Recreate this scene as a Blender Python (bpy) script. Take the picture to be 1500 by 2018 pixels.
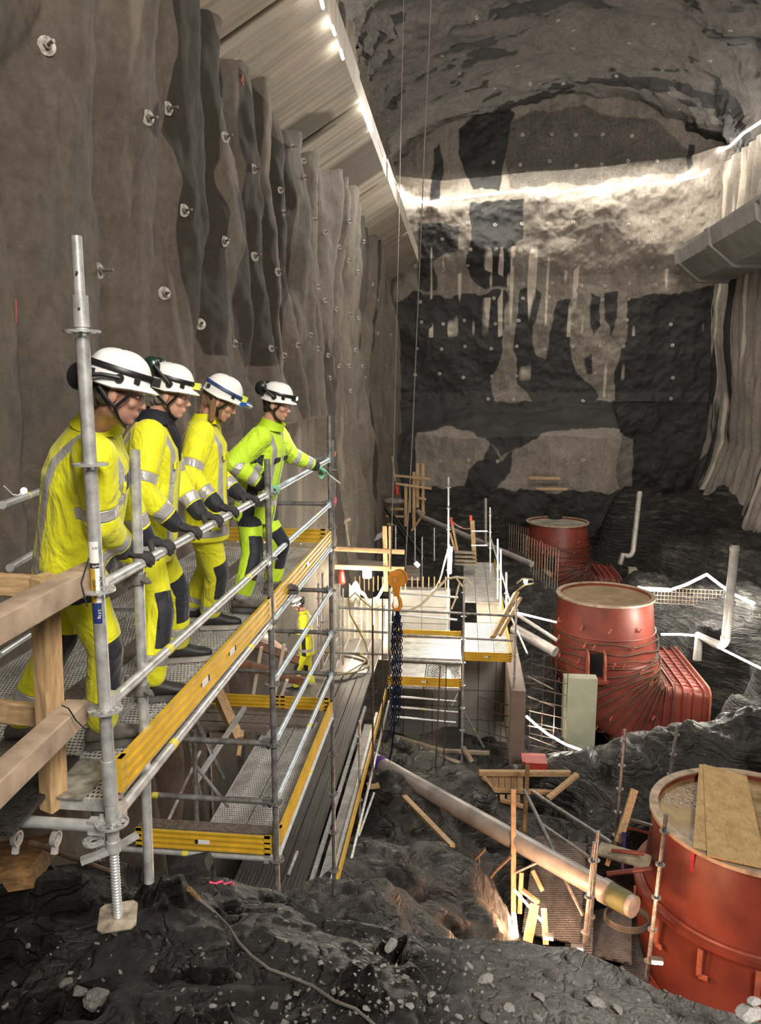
import bpy, bmesh, math, random
import numpy as np
from mathutils import Vector, Matrix, noise
random.seed(7)
for _o in list(bpy.data.objects): bpy.data.objects.remove(_o)
scn = bpy.context.scene
COL = scn.collection
# ---------------- camera, world, exposure ----------------
F = 1500.0; PITCH = math.atan(244/1500); YAW = math.atan(165/1500*0.987)
CZ = 1.72
cd = bpy.data.cameras.new('camera'); cam = bpy.data.objects.new('camera', cd); COL.objects.link(cam)
cam.location = (0, 0, CZ); cam.rotation_euler = (math.pi/2-PITCH, 0, YAW)
cd.sensor_fit = 'HORIZONTAL'; cd.sensor_width = 36; cd.lens = 36*F/1500; cd.clip_end = 300; cd.clip_start = 0.05
scn.camera = cam
CAMR = cam.rotation_euler.to_matrix()
w = bpy.data.worlds.new('cavern_dark'); scn.world = w; w.use_nodes = True
w.node_tree.nodes['Background'].inputs[0].default_value = (1.0, .93, .85, 1)
w.node_tree.nodes['Background'].inputs[1].default_value = 0.06
vs = scn.view_settings; vs.view_transform = 'Standard'; vs.look = 'None'; vs.gamma = 1; vs.use_curve_mapping = False
vs.exposure = 0.35
def light(kind, loc, power, color=(1, .93, .84), size=.3, rot=None, spot=None, sy=None, aim=None):
    l = bpy.data.lights.new('work_or_fill_light', kind); o = bpy.data.objects.new('work_or_fill_light', l); COL.objects.link(o)  # name shared by real lamps and added fill
    l.energy = power; l.color = color; o.location = loc
    if kind == 'AREA':
        l.size = size
        if sy: l.shape = 'RECTANGLE'; l.size_y = sy
    else: l.shadow_soft_size = size
    if spot: l.spot_size = spot; l.spot_blend = .6
    if rot: o.rotation_euler = rot
    if aim is not None: o.rotation_euler = (Vector(aim)-Vector(loc)).to_track_quat('-Z', 'Y').to_euler()
    return o
# floods with no visible source: key behind the photographer, the rest added fill
light('AREA', (5.0, -5.0, 8.0), 1750, (1, .92, .82), 4.0, aim=(-2.0, 7, 1))
light('AREA', (9.0, 4.0, 11.0), 600, (1, .93, .85), 3.0, aim=(-3.6, 13, 3))
light('AREA', (1.5, 27.0, 9.5), 900, (1, .93, .84), 2.0, aim=(-3.6, 11, 2.5))  # added grazing fill to bring out the left wall's folds
light('SPOT', (4.5, 0.5, 5.0), 260, (1, .94, .86), .3, aim=(1.6, 3.2, -.8), spot=.95)  # added spot to brighten the near rubble
light('AREA', (5.0, 20.0, 13.0), 1050, (1, .93, .84), 5.0, aim=(5, 42, 6))
# ---------------- pixel <-> world ----------------
def ray(px, py):
    d = CAMR @ Vector(((px-750)/F, -(py-1009)/F, -1)); return d
def P(px, py, Y):
    d = ray(px, py); t = Y/d.y; return Vector((d.x*t, Y, CZ+d.z*t))
def PZ(px, py, z):
    d = ray(px, py); t = (z-CZ)/d.z; return Vector((d.x*t, d.y*t, z))
def PX(px, py, X):
    d = ray(px, py); t = X/d.x; return Vector((X, d.y*t, CZ+d.z*t))
def proj_np(A):
    R = np.array(CAMR); q = (A-np.array([0, 0, CZ])) @ R
    return 750-F*q[:, 0]/np.minimum(q[:, 2], -.01), 1009+F*q[:, 1]/np.minimum(q[:, 2], -.01)
# ---------------- materials ----------------
class NT:
    def __init__(s, name):
        s.m = bpy.data.materials.new(name); s.m.use_nodes = True
        s.t = s.m.node_tree; s.b = s.t.nodes['Principled BSDF']
    def n(s, typ, **k):
        nd = s.t.nodes.new('ShaderNode'+typ)
        for a, v in k.items():
            if a.startswith('i_'):
                key = a[2:]; key = int(key) if key.isdigit() else key.replace('_', ' ')
                if isinstance(v, bpy.types.NodeSocket): s.t.links.new(v, nd.inputs[key])
                else: nd.inputs[key].default_value = v
            else: setattr(nd, a, v)
        return nd
    def link(s, a, b): s.t.links.new(a, b)
    def set(s, key, v):
        if isinstance(v, bpy.types.NodeSocket): s.t.links.new(v, s.b.inputs[key])
        else: s.b.inputs[key].default_value = v
    def coord(s, scale=(1, 1, 1), rot=(0, 0, 0), kind='Object'):
        tc = s.n('TexCoord'); mp = s.n('Mapping'); mp.inputs['Scale'].default_value = scale; mp.inputs['Rotation'].default_value = rot
        s.link(tc.outputs[kind], mp.inputs['Vector']); return mp.outputs[0]
    def noise(s, vec, scale, detail=4, rough=.55, dist=0):
        nd = s.n('TexNoise', i_Scale=scale, i_Detail=detail, i_Roughness=rough, i_Distortion=dist); s.link(vec, nd.inputs['Vector']); return nd.outputs['Fac']
    def ramp(s, fac, stops):
        nd = s.n('ValToRGB'); s.link(fac, nd.inputs[0]); cr = nd.color_ramp
        while len(cr.elements) < len(stops): cr.elements.new(.5)
        for e, (p, c) in zip(cr.elements, stops):
            e.position = p; e.color = (c, c, c, 1) if isinstance(c, (int, float)) else (*c, 1)
        return nd.outputs[0]
    def mix(s, fac, a, b, mode='MIX'):
        nd = s.n('Mix', data_type='RGBA', blend_type=mode)
        for k, v in ((0, fac), (6, a), (7, b)):
            if isinstance(v, bpy.types.NodeSocket): s.link(v, nd.inputs[k])
            else: nd.inputs[k].default_value = v if k == 0 else (*v, 1)
        return nd.outputs[2]
    def bump(s, h, strength=.5, dist=.02, normal=None):
        nd = s.n('Bump', i_Strength=strength, i_Distance=dist); s.link(h, nd.inputs['Height'])
        if normal is not None: s.link(normal, nd.inputs['Normal'])
        return nd.outputs[0]
    def attr(s, name): return s.n('Attribute', attribute_name=name).outputs['Fac']
    def math(s, op, a, b=0.0):
        nd = s.n('Math', operation=op)
        for k, v in ((0, a), (1, b)):
            if isinstance(v, bpy.types.NodeSocket): s.link(v, nd.inputs[k])
            else: nd.inputs[k].default_value = v
        return nd.outputs[0]
def simple(name, col, rough=.5, metal=0, var=.15, scale=8, bump=.1, stretch=(1, 1, 1), bd=.005, spec=None):
    m = NT(name); v = m.coord(stretch)
    n = m.noise(v, scale, 5, .6)
    dark = tuple(c*(1-var*2) for c in col); lite = tuple(min(1, c*(1+var)) for c in col)
    m.set('Base Color', m.ramp(n, [(.3, dark), (.7, lite)])); m.set('Roughness', rough); m.set('Metallic', metal)
    if bump: m.set('Normal', m.bump(m.noise(v, scale*4, 4, .6), bump, bd))
    if spec is not None: m.set('Specular IOR Level', spec)
    return m.m
def emit(name, col, strength):
    m = NT(name); m.set('Base Color', (*col, 1)); m.set('Emission Color', (*col, 1)); m.set('Emission Strength', strength); return m.m
M = {}
M['galv'] = simple('galvanised_steel', (.56, .56, .55), .38, .45, .22, 14, .08)
M['galv_dark'] = simple('weathered_steel', (.27, .26, .25), .42, .5, .28, 14, .1)
M['alu'] = simple('bright_aluminium', (.74, .76, .76), .32, .6, .12, 20, .05)
M['yellow'] = simple('yellow_coated_aluminium', (.66, .41, .035), .4, .1, .12, 6, .05)
M['tape'] = simple('yellow_marking_tape', (.75, .65, .08), .5)
M['rust'] = simple('rusty_rebar', (.12, .075, .05), .7, .3, .3, 20, .2)
M['iron'] = simple('dark_iron', (.05, .045, .045), .6, .4, .3, 10, .2)
M['wood'] = simple('raw_pine', (.52, .34, .17), .65, 0, .22, 5, .25, (9, 9, 1.0), .003)
M['wood_y'] = simple('raw_pine_long', (.50, .36, .22), .65, 0, .22, 5, .25, (9, 1.0, 9), .003)
M['wood_x'] = simple('raw_pine_cross', (.50, .33, .17), .65, 0, .22, 5, .25, (1.0, 9, 9), .003)
M['oldwood'] = simple('weathered_plank', (.15, .12, .095), .55, 0, .35, 4, .5, (12, 12, 12), .006)
M['timber_dirty'] = simple('dirty_timber', (.36, .27, .19), .75, 0, .22, 3, .3, (2, 2, 2), .004)
M['wood_dark'] = simple('dark_orange_timber', (.22, .12, .045), .7, 0, .3, 5, .3, (2, 8, 8))
M['red'] = simple('red_primer_paint', (.245, .052, .034), .45, 0, .2, 1.6, .06)
M['browncover'] = simple('brown_dusty_cover', (.30, .205, .11), .6, 0, .22, 2.5, .2)
M['redlight'] = simple('red_primer_lugs', (.50, .15, .095), .5, 0, .2, 5, .08)
M['pipe'] = simple('grey_plastic_pipe', (.34, .31, .285), .42, .1, .2, 3, .05)
M['black'] = simple('black_plastic', (.012, .012, .013), .4, 0, .1)
M['white'] = simple('white_plastic', (.82, .82, .80), .22, 0, .04, 4, 0)
M['blue'] = simple('blue_plastic', (.02, .12, .5), .3)
M['bluechain'] = simple('blue_black_chain', (.012, .025, .07), .4, .5)
M['orange'] = simple('orange_hook_paint', (.72, .30, .04), .35, .1, .12, 7)
M['purple'] = simple('purple_sling_webbing', (.12, .04, .3), .7)
M['navy'] = simple('navy_cloth', (.010, .012, .020), .75, 0, .2, 12, .25, bd=.01)
M['skin'] = simple('skin', (.50, .26, .18), .5, 0, .12, 9, .06)
M['skin_pale'] = simple('paler_skin', (.60, .33, .23), .5, 0, .1, 9, .06)
M['glove'] = simple('dark_work_glove', (.035, .032, .036), .75, 0, .3, 25, .3)
M['glove_green'] = simple('green_work_glove', (.22, .50, .30), .7, 0, .2, 25, .3)
M['bluecuff'] = simple('blue_cuff', (.03, .1, .3), .7)
M['shoe'] = simple('black_safety_shoe', (.022, .02, .02), .55, 0, .3, 20, .25)
M['shoe_mud'] = simple('muddy_boot', (.13, .115, .10), .7, 0, .4, 10, .4)
M['sole'] = simple('rubber_sole', (.09, .085, .08), .7, 0, .3)
M['solewhite'] = simple('pale_rubber_sole', (.33, .31, .28), .6, 0, .2)
M['hair_blond'] = simple('blond_hair', (.34, .20, .10), .5, 0, .4, 6, .8, (30, 30, 3), .01)
M['hair_brown'] = simple('brown_hair', (.07, .045, .03), .6, 0, .4, 6, .8, (30, 30, 3), .01)
M['hair_grey'] = simple('grey_hair', (.3, .27, .25), .6, 0, .3, 6, .8, (30, 30, 3), .01)
M['dgreen'] = simple('dark_green_shell', (.012, .03, .02), .25, 0, .1)
M['navyblue'] = simple('navy_blue_band', (.02, .05, .16), .5)
M['neon'] = simple('neon_yellow_plastic', (.75, .85, .1), .4)
M['paintrose'] = simple('rose_marking_spray', (.50, .035, .07), .7, 0, .3, 30, 0)
M['paintpink'] = simple('pink_marking_spray', (.75, .05, .13), .7, 0, .3, 30, 0)
M['paintred'] = simple('red_marking_spray', (.7, .09, .05), .7, 0, .3, 30, 0)
M['stone'] = simple('grey_stone', (.15, .14, .13), .85, 0, .35, 9, .6, bd=.02)
M['stonelight'] = simple('pale_stone', (.34, .325, .31), .85, 0, .3, 9, .6, bd=.02)
M['cableblk'] = simple('rubber_cable', (.05, .045, .04), .6)
M['hose'] = simple('ochre_air_hose', (.36, .30, .14), .5)
M['hosecream'] = simple('cream_hose', (.75, .66, .42), .5)
M['whitesheet'] = simple('white_sheeting', (.85, .80, .72), .6, 0, .06, 4, .3, bd=.02)
M['form'] = simple('pale_formwork_panel', (.70, .63, .53), .6, 0, .1, 3, .15)
M['bottle'] = simple('red_plastic', (.6, .03, .02), .4)
M['led'] = emit('white_led_tube', (1, .95, .86), 30)
M['ledwarm'] = emit('warm_led_tube', (1, .72, .45), 40)
M['lens'] = emit('headlamp_lens', (.9, 1, 1), 25)
M['eyewhite'] = simple('eye', (.7, .68, .65), .2, 0, .02, 4, 0)
def _glass():
    m = NT('clear_safety_lens'); m.set('Base Color', (.9, .95, .95, 1)); m.set('Roughness', .03); m.set('Transmission Weight', .9); m.set('IOR', 1.2); return m.m
M['glass'] = _glass()
def _ply():
    m = NT('osb_sheet'); v = m.coord((1, 1, 1)); vo = m.n('TexVoronoi', i_Scale=38.0, i_Randomness=1.0)
    mp = m.coord((1, .35, 1), (0, 0, .6)); m.link(mp, vo.inputs['Vector'])
    c = m.mix(.6, m.ramp(vo.outputs['Color'], [(.2, (.36, .21, .07)), (.8, (.62, .42, .17))]), m.ramp(m.noise(v, 3, 4), [(.35, (.40, .25, .10)), (.6, (.60, .42, .19))]))
    m.set('Base Color', c); m.set('Roughness', .55); m.set('Normal', m.bump(vo.outputs['Distance'], .3, .004)); return m.m
M['osb'] = _ply()
def _plywet():
    m = NT('wet_plywood_cover'); v = m.coord((1, 1, 1)); n = m.noise(v, 2.2, 6, .6, .5)
    m.set('Base Color', m.ramp(n, [(.3, (.16, .095, .04)), (.55, (.36, .24, .11)), (.7, (.46, .34, .17))]))
    m.set('Roughness', m.ramp(n, [(.45, .12), (.6, .55)])); m.set('Normal', m.bump(m.noise(v, 14, 4), .3, .02)); return m.m
M['plywet'] = _plywet()
# perforated steel deck: pattern of raised-edge holes in object space
def _perf(name, col, hole, sx=46., sy=32., rough=.35):
    m = NT(name); v = m.coord((sx, sy, 1))
    sep = m.n('SeparateXYZ'); m.link(v, sep.inputs[0])
    row = m.math('MODULO', m.math('FLOOR', sep.outputs[1]), 2.0)
    xs = m.math('ADD', sep.outputs[0], m.math('MULTIPLY', row, .5))
    fx = m.math('SUBTRACT', m.math('FRACT', xs), .5); fy = m.math('SUBTRACT', m.math('FRACT', sep.outputs[1]), .5)
    r = m.math('SQRT', m.math('ADD', m.math('MULTIPLY', m.math('MULTIPLY', fx, fx), 1.0), m.math('MULTIPLY', m.math('MULTIPLY', fy, fy), 1.4)))
    mask = m.ramp(r, [(.26, 1.0), (.32, 0.0)])
    vv = m.coord(); n = m.noise(vv, 5, 5)
    base = m.ramp(n, [(.3, tuple(c*.45 for c in col)), (.7, col)])
    m.set('Base Color', m.mix(mask, base, hole)); m.set('Metallic', m.ramp(mask, [(0, .35), (1, 0)])); m.set('Roughness', rough)
    m.set('Normal', m.bump(m.ramp(r, [(.25, 0), (.36, 1), (.5, .3)]), .8, .004)); return m.m
M['perf'] = _perf('perforated_steel_deck', (.80, .78, .74), (.02, .02, .02))
M['perf_dark'] = _perf('dark_perforated_deck', (.25, .22, .20), (.012, .012, .012), 40, 30, .25)
M['perf_white'] = _perf('bright_perforated_deck', (.8, .78, .73), (.1, .1, .09), 18, 9)
M['dark_grooved'] = _perf('wet_dark_grooved_deck', (.040, .030, .024), (.005, .005, .005), 20, .35, .5)
M['perf_wet'] = _perf('wet_glossy_deck', (.4, .38, .35), (.05, .05, .05), 18, 12, .12)
M['plyb'] = simple('pale_cover_sheet', (.55, .48, .36), .5, 0, .25, 3)
M['rustlight'] = simple('light_brown_rebar', (.34, .25, .18), .6, .3, .3, 20, .2)
M['ropegrey'] = simple('grey_wire_rope', (.30, .27, .24), .5, .4, .2, 30, .2)
M['jointdark'] = simple('dark_panel_joint', (.12, .10, .085), .8)
M['boltplate'] = simple('pale_bolt_plate', (.50, .47, .42), .7, .1, .3, 20)
M['boltrod'] = simple('steel_bolt_rod', (.34, .31, .27), .5, .5, .3, 20)
M['paintorange'] = simple('orange_spray', (.85, .2, .05), .7)
M['chips'] = simple('rock_chips', (.17, .16, .145), .85, 0, .4, 12)
M['whitestone'] = simple('white_stone', (.50, .48, .46), .85, 0, .2, 9, .5, bd=.02)
M['cabledirty'] = simple('dusty_cable', (.13, .115, .10), .8)
M['tarp'] = simple('grey_tarpaulin', (.22, .19, .155), .7, 0, .3, 6, .4, bd=.05)
M['redtip'] = simple('red_paint_tip', (.75, .08, .03), .5)
M['chainrw'] = simple('red_white_chain', (.7, .35, .3), .5, 0, .5, 30)
M['oldwoodl'] = simple('greyed_wood', (.30, .24, .17), .7, 0, .3, 4, .3)
M['redwood'] = simple('reddish_wet_wood', (.20, .085, .035), .5, 0, .3, 5, .3)
M['woodl'] = simple('light_dusty_board', (.34, .27, .19), .7, 0, .3, 5, .3)
M['woodw'] = simple('fresh_form_board', (.50, .31, .16), .65, 0, .2, 5, .25)
M['redcrate'] = simple('red_crate_plastic', (.45, .05, .03), .5)
M['bluedark'] = simple('dark_blue_prop', (.03, .03, .12), .5)
def _jug():
    m = NT('translucent_jug'); m.set('Base Color', (.5, .62, .8, 1)); m.set('Transmission Weight', .4); m.set('Roughness', .25); return m.m
M['jug'] = _jug()
M['ledsoft'] = emit('soft_bulb', (1, .95, .85), 4)
# ---- rock / concrete
def _shotcrete(name, base, dark, wetrough=.5, bs=1.0):
    m = NT(name); v = m.coord()
    n1 = m.noise(v, .8, 8, .62); n2 = m.noise(v, 9, 6, .65)
    vs_ = m.coord((2.2, 2.2, .28)); n3 = m.noise(vs_, 1.3, 7, .6, .6)
    c = m.ramp(n1, [(.3, tuple(x*.72 for x in base)), (.68, tuple(x*1.18 for x in base))])
    c = m.mix(.35, c, m.ramp(n3, [(.35, tuple(x*.5 for x in base)), (.65, tuple(x*1.3 for x in base))]))
    grain = m.ramp(n2, [(.3, .72), (.7, 1.15)])
    c = m.mix(1.0, c, grain, 'MULTIPLY')
    wet = m.attr('wet'); drip = m.attr('drip')
    we = m.ramp(m.math('ADD', wet, m.math('MULTIPLY', m.math('SUBTRACT', n2, .5), .25)), [(.42, 0), (.56, 1)])
    c = m.mix(we, c, m.mix(1.0, dark, grain, 'MULTIPLY'))
    c = m.mix(m.ramp(drip, [(.3, 0), (.8, .75)]), c, tuple(min(1, x*2.6) for x in base))
    m.set('Base Color', c); m.set('Roughness', m.ramp(we, [(0, .85), (1, wetrough)]))
    h = m.math('ADD', m.math('MULTIPLY', n2, .5), m.noise(v, 45, 5, .75))
    m.set('Normal', m.bump(h, .55*bs, .035)); return m.m
M['shot'] = _shotcrete('sprayed_concrete_wall', (.128, .106, .083), (.036, .028, .021), .85)
M['galvb'] = simple('pale_blue_grey_tube', (.50, .58, .62), .4, .2, .12, 14, .08)
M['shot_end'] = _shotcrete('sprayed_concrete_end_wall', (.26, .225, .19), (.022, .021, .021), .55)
M['shot_ceil'] = _shotcrete('sprayed_concrete_vault', (.16, .145, .13), (.022, .020, .019))
def _slate(name, a, b, c3, rough=.5, sc=1.0, tilt=.35, wet=True):
    m = NT(name); v = m.coord((1.0, .7, 6.0), (tilt, .25, 0)); n = m.noise(v, 1.1*sc, 9, .68, .8); v0 = m.coord(); n2 = m.noise(v0, 1.6*sc, 6, .6)
    n4 = m.noise(v0, 22*sc, 6, .7)
    c = m.ramp(n, [(.32, a), (.52, b), (.72, c3)]); c = m.mix(m.ramp(n2, [(.5, 0), (.66, .7)]), c, b)
    c = m.mix(1.0, c, m.ramp(n4, [(.3, .6), (.7, 1.25)]), 'MULTIPLY')
    m.set('Base Color', c); m.set('Roughness', m.ramp(n4, [(.35, rough*.7), (.65, min(1, rough*1.4))]))
    vo = m.n('TexVoronoi', feature='DISTANCE_TO_EDGE', i_Scale=1.3*sc); dv = m.n('VectorMath', operation='ADD'); m.link(v, dv.inputs[0]); nn = m.n('TexNoise', i_Scale=1.5*sc, i_Detail=4.0); m.link(v0, nn.inputs['Vector']); m.link(nn.outputs['Color'], dv.inputs[1]); m.link(dv.outputs[0], vo.inputs['Vector'])
    cr = m.ramp(vo.outputs['Distance'], [(0, 0), (.10, 1)])
    h = m.math('ADD', m.math('MULTIPLY', n, 1.6), m.math('ADD', m.math('MULTIPLY', n4, .22), m.math('MULTIPLY', cr, .35)))
    m.set('Normal', m.bump(h, 1.0, .24/sc)); return m.m
M['slate'] = _slate('blasted_slate_rock', (.006, .0055, .005), (.030, .0275, .025), (.21, .19, .165), .42)
M['slate_near'] = _slate('near_slate_rock', (.012, .011, .0105), (.040, .036, .033), (.11, .10, .092), .5, 2.5, .25)
M['slate_gravel'] = _slate('gravelly_rock', (.05, .047, .044), (.12, .113, .105), (.22, .21, .195), .8, 3.0, .1)
def _conc(name, base, boards=None, joint=None, rough=.75):
    m = NT(name); v = m.coord(); n1 = m.noise(v, 1.1, 7, .6); n2 = m.noise(v, 24, 5, .7)
    c = m.ramp(n1, [(.3, tuple(x*.7 for x in base)), (.7, tuple(x*1.15 for x in base))])
    h = n2
    if boards is not None:
        vb = m.coord(boards); nb = m.noise(vb, 1.0, 3, .5)
        c = m.mix(.55, c, m.ramp(nb, [(.35, tuple(x*.55 for x in base)), (.65, tuple(x*1.3 for x in base))])); h = m.math('ADD', n2, m.math('MULTIPLY', nb, 2.0))
    wet = m.attr('wet'); c = m.mix(m.ramp(wet, [(.4, 0), (.7, .8)]), c, tuple(x*.22 for x in base))
    m.set('Base Color', c); m.set('Roughness', rough); m.set('Normal', m.bump(h, .35, .012)); return m.m
M['conc_beam'] = _conc('board_marked_concrete', (.42, .365, .29), (.25, 5.0, .25))
M['conc'] = _conc('plain_concrete', (.30, .285, .26))
M['conc_brown'] = _conc('brown_concrete', (.27, .20, .16))
M['conc_green'] = _conc('greenish_concrete', (.42, .42, .30))
# ---------------- mesh builder ----------------
def tag(o, label=None, cat=None, group=None, kind=None):
    if label: o['label'] = label
    if cat: o['category'] = cat
    if group: o['group'] = group
    if kind: o['kind'] = kind
    return o
def wloc(o):
    v = Vector((0, 0, 0))
    while o is not None: v = v+o.location; o = o.parent
    return v
def empty(name, loc, label=None, cat=None, group=None, kind=None):
    o = bpy.data.objects.new(name, None); COL.objects.link(o); o.location = loc; o.empty_display_size = .1
    return tag(o, label, cat, group, kind)
def finish(me, angle=.7):
    bm = bmesh.new(); bm.from_mesh(me)
    for f in bm.faces: f.smooth = True
    for e in bm.edges:
        e.smooth = not (len(e.link_faces) == 2 and e.calc_face_angle(0) > angle)
    bm.to_mesh(me); bm.free()
def link_mesh(name, me, mat, parent=None, **k):
    o = bpy.data.objects.new(name, me); COL.objects.link(o)
    for mm in (mat if isinstance(mat, (list, tuple)) else [mat]): me.materials.append(mm)
    if parent is not None: o.parent = parent
    return tag(o, **k) if k else o
class MB:
    def __init__(s): s.v = []; s.f = []; s.mi = []
    def add(s, vs, fs, mi=0):
        b = len(s.v); s.v += [tuple(x) for x in vs]; s.f += [tuple(i+b for i in f) for f in fs]; s.mi += [mi]*len(fs); return s
    def box(s, c, size, R=None, mi=0, taper=None):
        hx, hy, hz = size[0]/2, size[1]/2, size[2]/2; R = R or Matrix.Identity(3); c = Vector(c)
        vs = []
        for k in (-1, 1):
            t = taper if (taper and k == 1) else 1
            for (a, b) in ((-1, -1), (1, -1), (1, 1), (-1, 1)): vs.append(c+R @ Vector((a*hx*t, b*hy*t, k*hz)))
        return s.add(vs, [(3, 2, 1, 0), (4, 5, 6, 7), (0, 1, 5, 4), (1, 2, 6, 5), (2, 3, 7, 6), (3, 0, 4, 7)], mi)
    def bar(s, p, q, w, h, up=(0, 0, 1), mi=0):
        p = Vector(p); q = Vector(q); d = q-p; L = d.length; d.normalize(); u = Vector(up)
        x = d.cross(u)
        if x.length < 1e-4: x = d.cross(Vector((1, 0, 0)))
        x.normalize(); z = x.cross(d)
        R = Matrix((x, d, z)).transposed()
        return s.box((p+q)/2, (w, L, h), R, mi)
    def rings(s, rings, mi=0, cap=True, closed=True):
        n = len(rings[0]); vs = [v for r in rings for v in r]; fs = []
        for i in range(len(rings)-1):
            for j in range(n if closed else n-1):
                k = (j+1) % n; fs.append((i*n+j, i*n+k, (i+1)*n+k, (i+1)*n+j))
        if cap: fs.append(tuple(range(n))[::-1]); fs.append(tuple((len(rings)-1)*n+j for j in range(n)))
        return s.add(vs, fs, mi)
    def path(s, pts, r, n=8, mi=0, cap=True, flat=None):
        pts = [Vector(p) for p in pts]; rr = r if isinstance(r, (list, tuple)) else [r]*len(pts); rings = []; ref = None
        for i, p in enumerate(pts):
            d = (pts[min(i+1, len(pts)-1)]-pts[max(i-1, 0)]).normalized()
            if ref is None:
                ref = Vector((0, 0, 1)) if abs(d.z) < .9 else Vector((1, 0, 0))
            x = d.cross(ref).normalized(); y = x.cross(d).normalized(); ref = y
            rings.append([p+x*math.cos(a)*rr[i]+y*math.sin(a)*rr[i]*(flat or 1) for a in [2*math.pi*k/n for k in range(n)]])
        return s.rings(rings, mi, cap)
    def tube(s, p, q, r, n=10, mi=0): return s.path([p, q], r, n, mi)
    def capsule(s, p, q, r1, r2, n=10, mi=0):
        p = Vector(p); q = Vector(q); d = (q-p).normalized()
        pts = [p-d*r1*k for k in (.99, .7, .35)]+[p, q]+[q+d*r2*k for k in (.35, .7, .99)]
        rr = [r1*math.sqrt(max(.005, 1-k*k)) for k in (.99, .7, .35)]+[r1, r2]+[r2*math.sqrt(max(.005, 1-k*k)) for k in (.35, .7, .99)]
        return s.path(pts, rr, n, mi)
    def ell(s, c, rad, R=None, n=14, m=9, mi=0, z0=-1, z1=1):
        R = R or Matrix.Identity(3); c = Vector(c); rings = []
        for i in range(m+1):
            t = z0+(z1-z0)*i/m; ph = t*math.pi/2*.995
            rings.append([c+R @ Vector((rad[0]*math.cos(ph)*math.cos(a), rad[1]*math.cos(ph)*math.sin(a), rad[2]*math.sin(ph))) for a in [2*math.pi*k/n for k in range(n)]])
        return s.rings(rings, mi)
    def disc(s, c, ax, r, h, n=14, mi=0, hole=None):
        ax = Vector(ax).normalized(); c = Vector(c)
        if hole is None: return s.tube(c-ax*h/2, c+ax*h/2, r, n, mi)
        x = ax.orthogonal().normalized(); y = ax.cross(x); vs = []; fs = []
        for (rr, k) in ((hole, -1), (r, -1), (r, 1), (hole, 1)):
            vs += [c+x*rr*math.cos(2*math.pi*i/n)+y*rr*math.sin(2*math.pi*i/n)+ax*h/2*k for i in range(n)]
        for q in range(4):
            for i in range(n): fs.append((q*n+i, q*n+(i+1) % n, ((q+1) % 4)*n+(i+1) % n, ((q+1) % 4)*n+i))
        return s.add(vs, fs, mi)
    def build(s, name, mat, parent=None, label=None, cat=None, group=None, kind=None, sharp=.7):
        v = np.array([tuple(p) for p in s.v], dtype=float)
        if parent is not None: o0 = np.array(wloc(parent)); loc = (0, 0, 0)
        else:
            mn = v.min(0); mx = v.max(0); o0 = np.array([(mn[0]+mx[0])/2, (mn[1]+mx[1])/2, mn[2]]); loc = tuple(o0)
        me = bpy.data.meshes.new(name); me.from_pydata([tuple(p) for p in (v-o0)], [], s.f)
        o = link_mesh(name, me, mat, parent)
        me.polygons.foreach_set('material_index', s.mi)
        finish(me, sharp)
        o.location = loc
        return tag(o, label, cat, group, kind)
def copy_tree(o, delta=(0, 0, 0), parent=None, label=None):
    c = o.copy(); COL.objects.link(c)
    if parent is not None: c.parent = parent
    else: c.location = o.location+Vector(delta)
    if label: c['label'] = label
    for ch in [x for x in bpy.data.objects if x.parent == o]: copy_tree(ch, parent=c)
    return c
ORD = ['first', 'second', 'third', 'fourth', 'fifth', 'sixth', 'seventh', 'eighth', 'ninth', 'tenth', 'eleventh', 'twelfth', 'thirteenth', 'fourteenth', 'fifteenth', 'sixteenth', 'seventeenth', 'eighteenth', 'nineteenth', 'twentieth']
ORD += ['twenty-'+w_ for w_ in ORD[:9]]+['thirtieth']+['thirty-'+w_ for w_ in ORD[:9]]+['fortieth']
# fast numpy value noise
_rs = np.random.RandomState(3); _T = _rs.rand(64, 64, 64)
def vnoise(x, y, z):
    x = np.asarray(x, float); y = np.asarray(y, float)+np.zeros_like(x); z = np.asarray(z, float)+np.zeros_like(x)
    xi = np.floor(x).astype(int); yi = np.floor(y).astype(int); zi = np.floor(z).astype(int)
    fx = x-xi; fy = y-yi; fz = z-zi; fx = fx*fx*(3-2*fx); fy = fy*fy*(3-2*fy); fz = fz*fz*(3-2*fz)
    def g(a, b, c): return _T[(xi+a) % 64, (yi+b) % 64, (zi+c) % 64]
    l = lambda a, b, t: a+(b-a)*t
    return l(l(l(g(0, 0, 0), g(1, 0, 0), fx), l(g(0, 1, 0), g(1, 1, 0), fx), fy), l(l(g(0, 0, 1), g(1, 0, 1), fx), l(g(0, 1, 1), g(1, 1, 1), fx), fy), fz)-.5
def fbm(x, y, z, o=4, g=.5):
    r = 0; a = 1
    for i in range(o): r = r+a*vnoise(x+17.3*i, y+5.1*i, z+9.7*i); x = x*2.03; y = y*2.03; z = z*2.03; a *= g
    return r
def inpoly(px, py, poly, soft=8.0):
    """soft inside mask (0..1, .5 at the border) of a polygon"""
    n = len(poly); inside = np.zeros(px.shape, bool); d = np.full(px.shape, 1e9)
    for i in range(n):
        x1, y1 = poly[i]; x2, y2 = poly[(i+1) % n]
        c = ((y1 > py) != (y2 > py)) & (px < (x2-x1)*(py-y1)/((y2-y1) if y2 != y1 else 1e-9)+x1); inside ^= c
        L2 = (x2-x1)**2+(y2-y1)**2+1e-9; t = np.clip(((px-x1)*(x2-x1)+(py-y1)*(y2-y1))/L2, 0, 1)
        d = np.minimum(d, np.hypot(px-x1-t*(x2-x1), py-y1-t*(y2-y1)))
    return np.clip(.5+np.where(inside, d, -d)/(2*soft), 0, 1)
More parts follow.
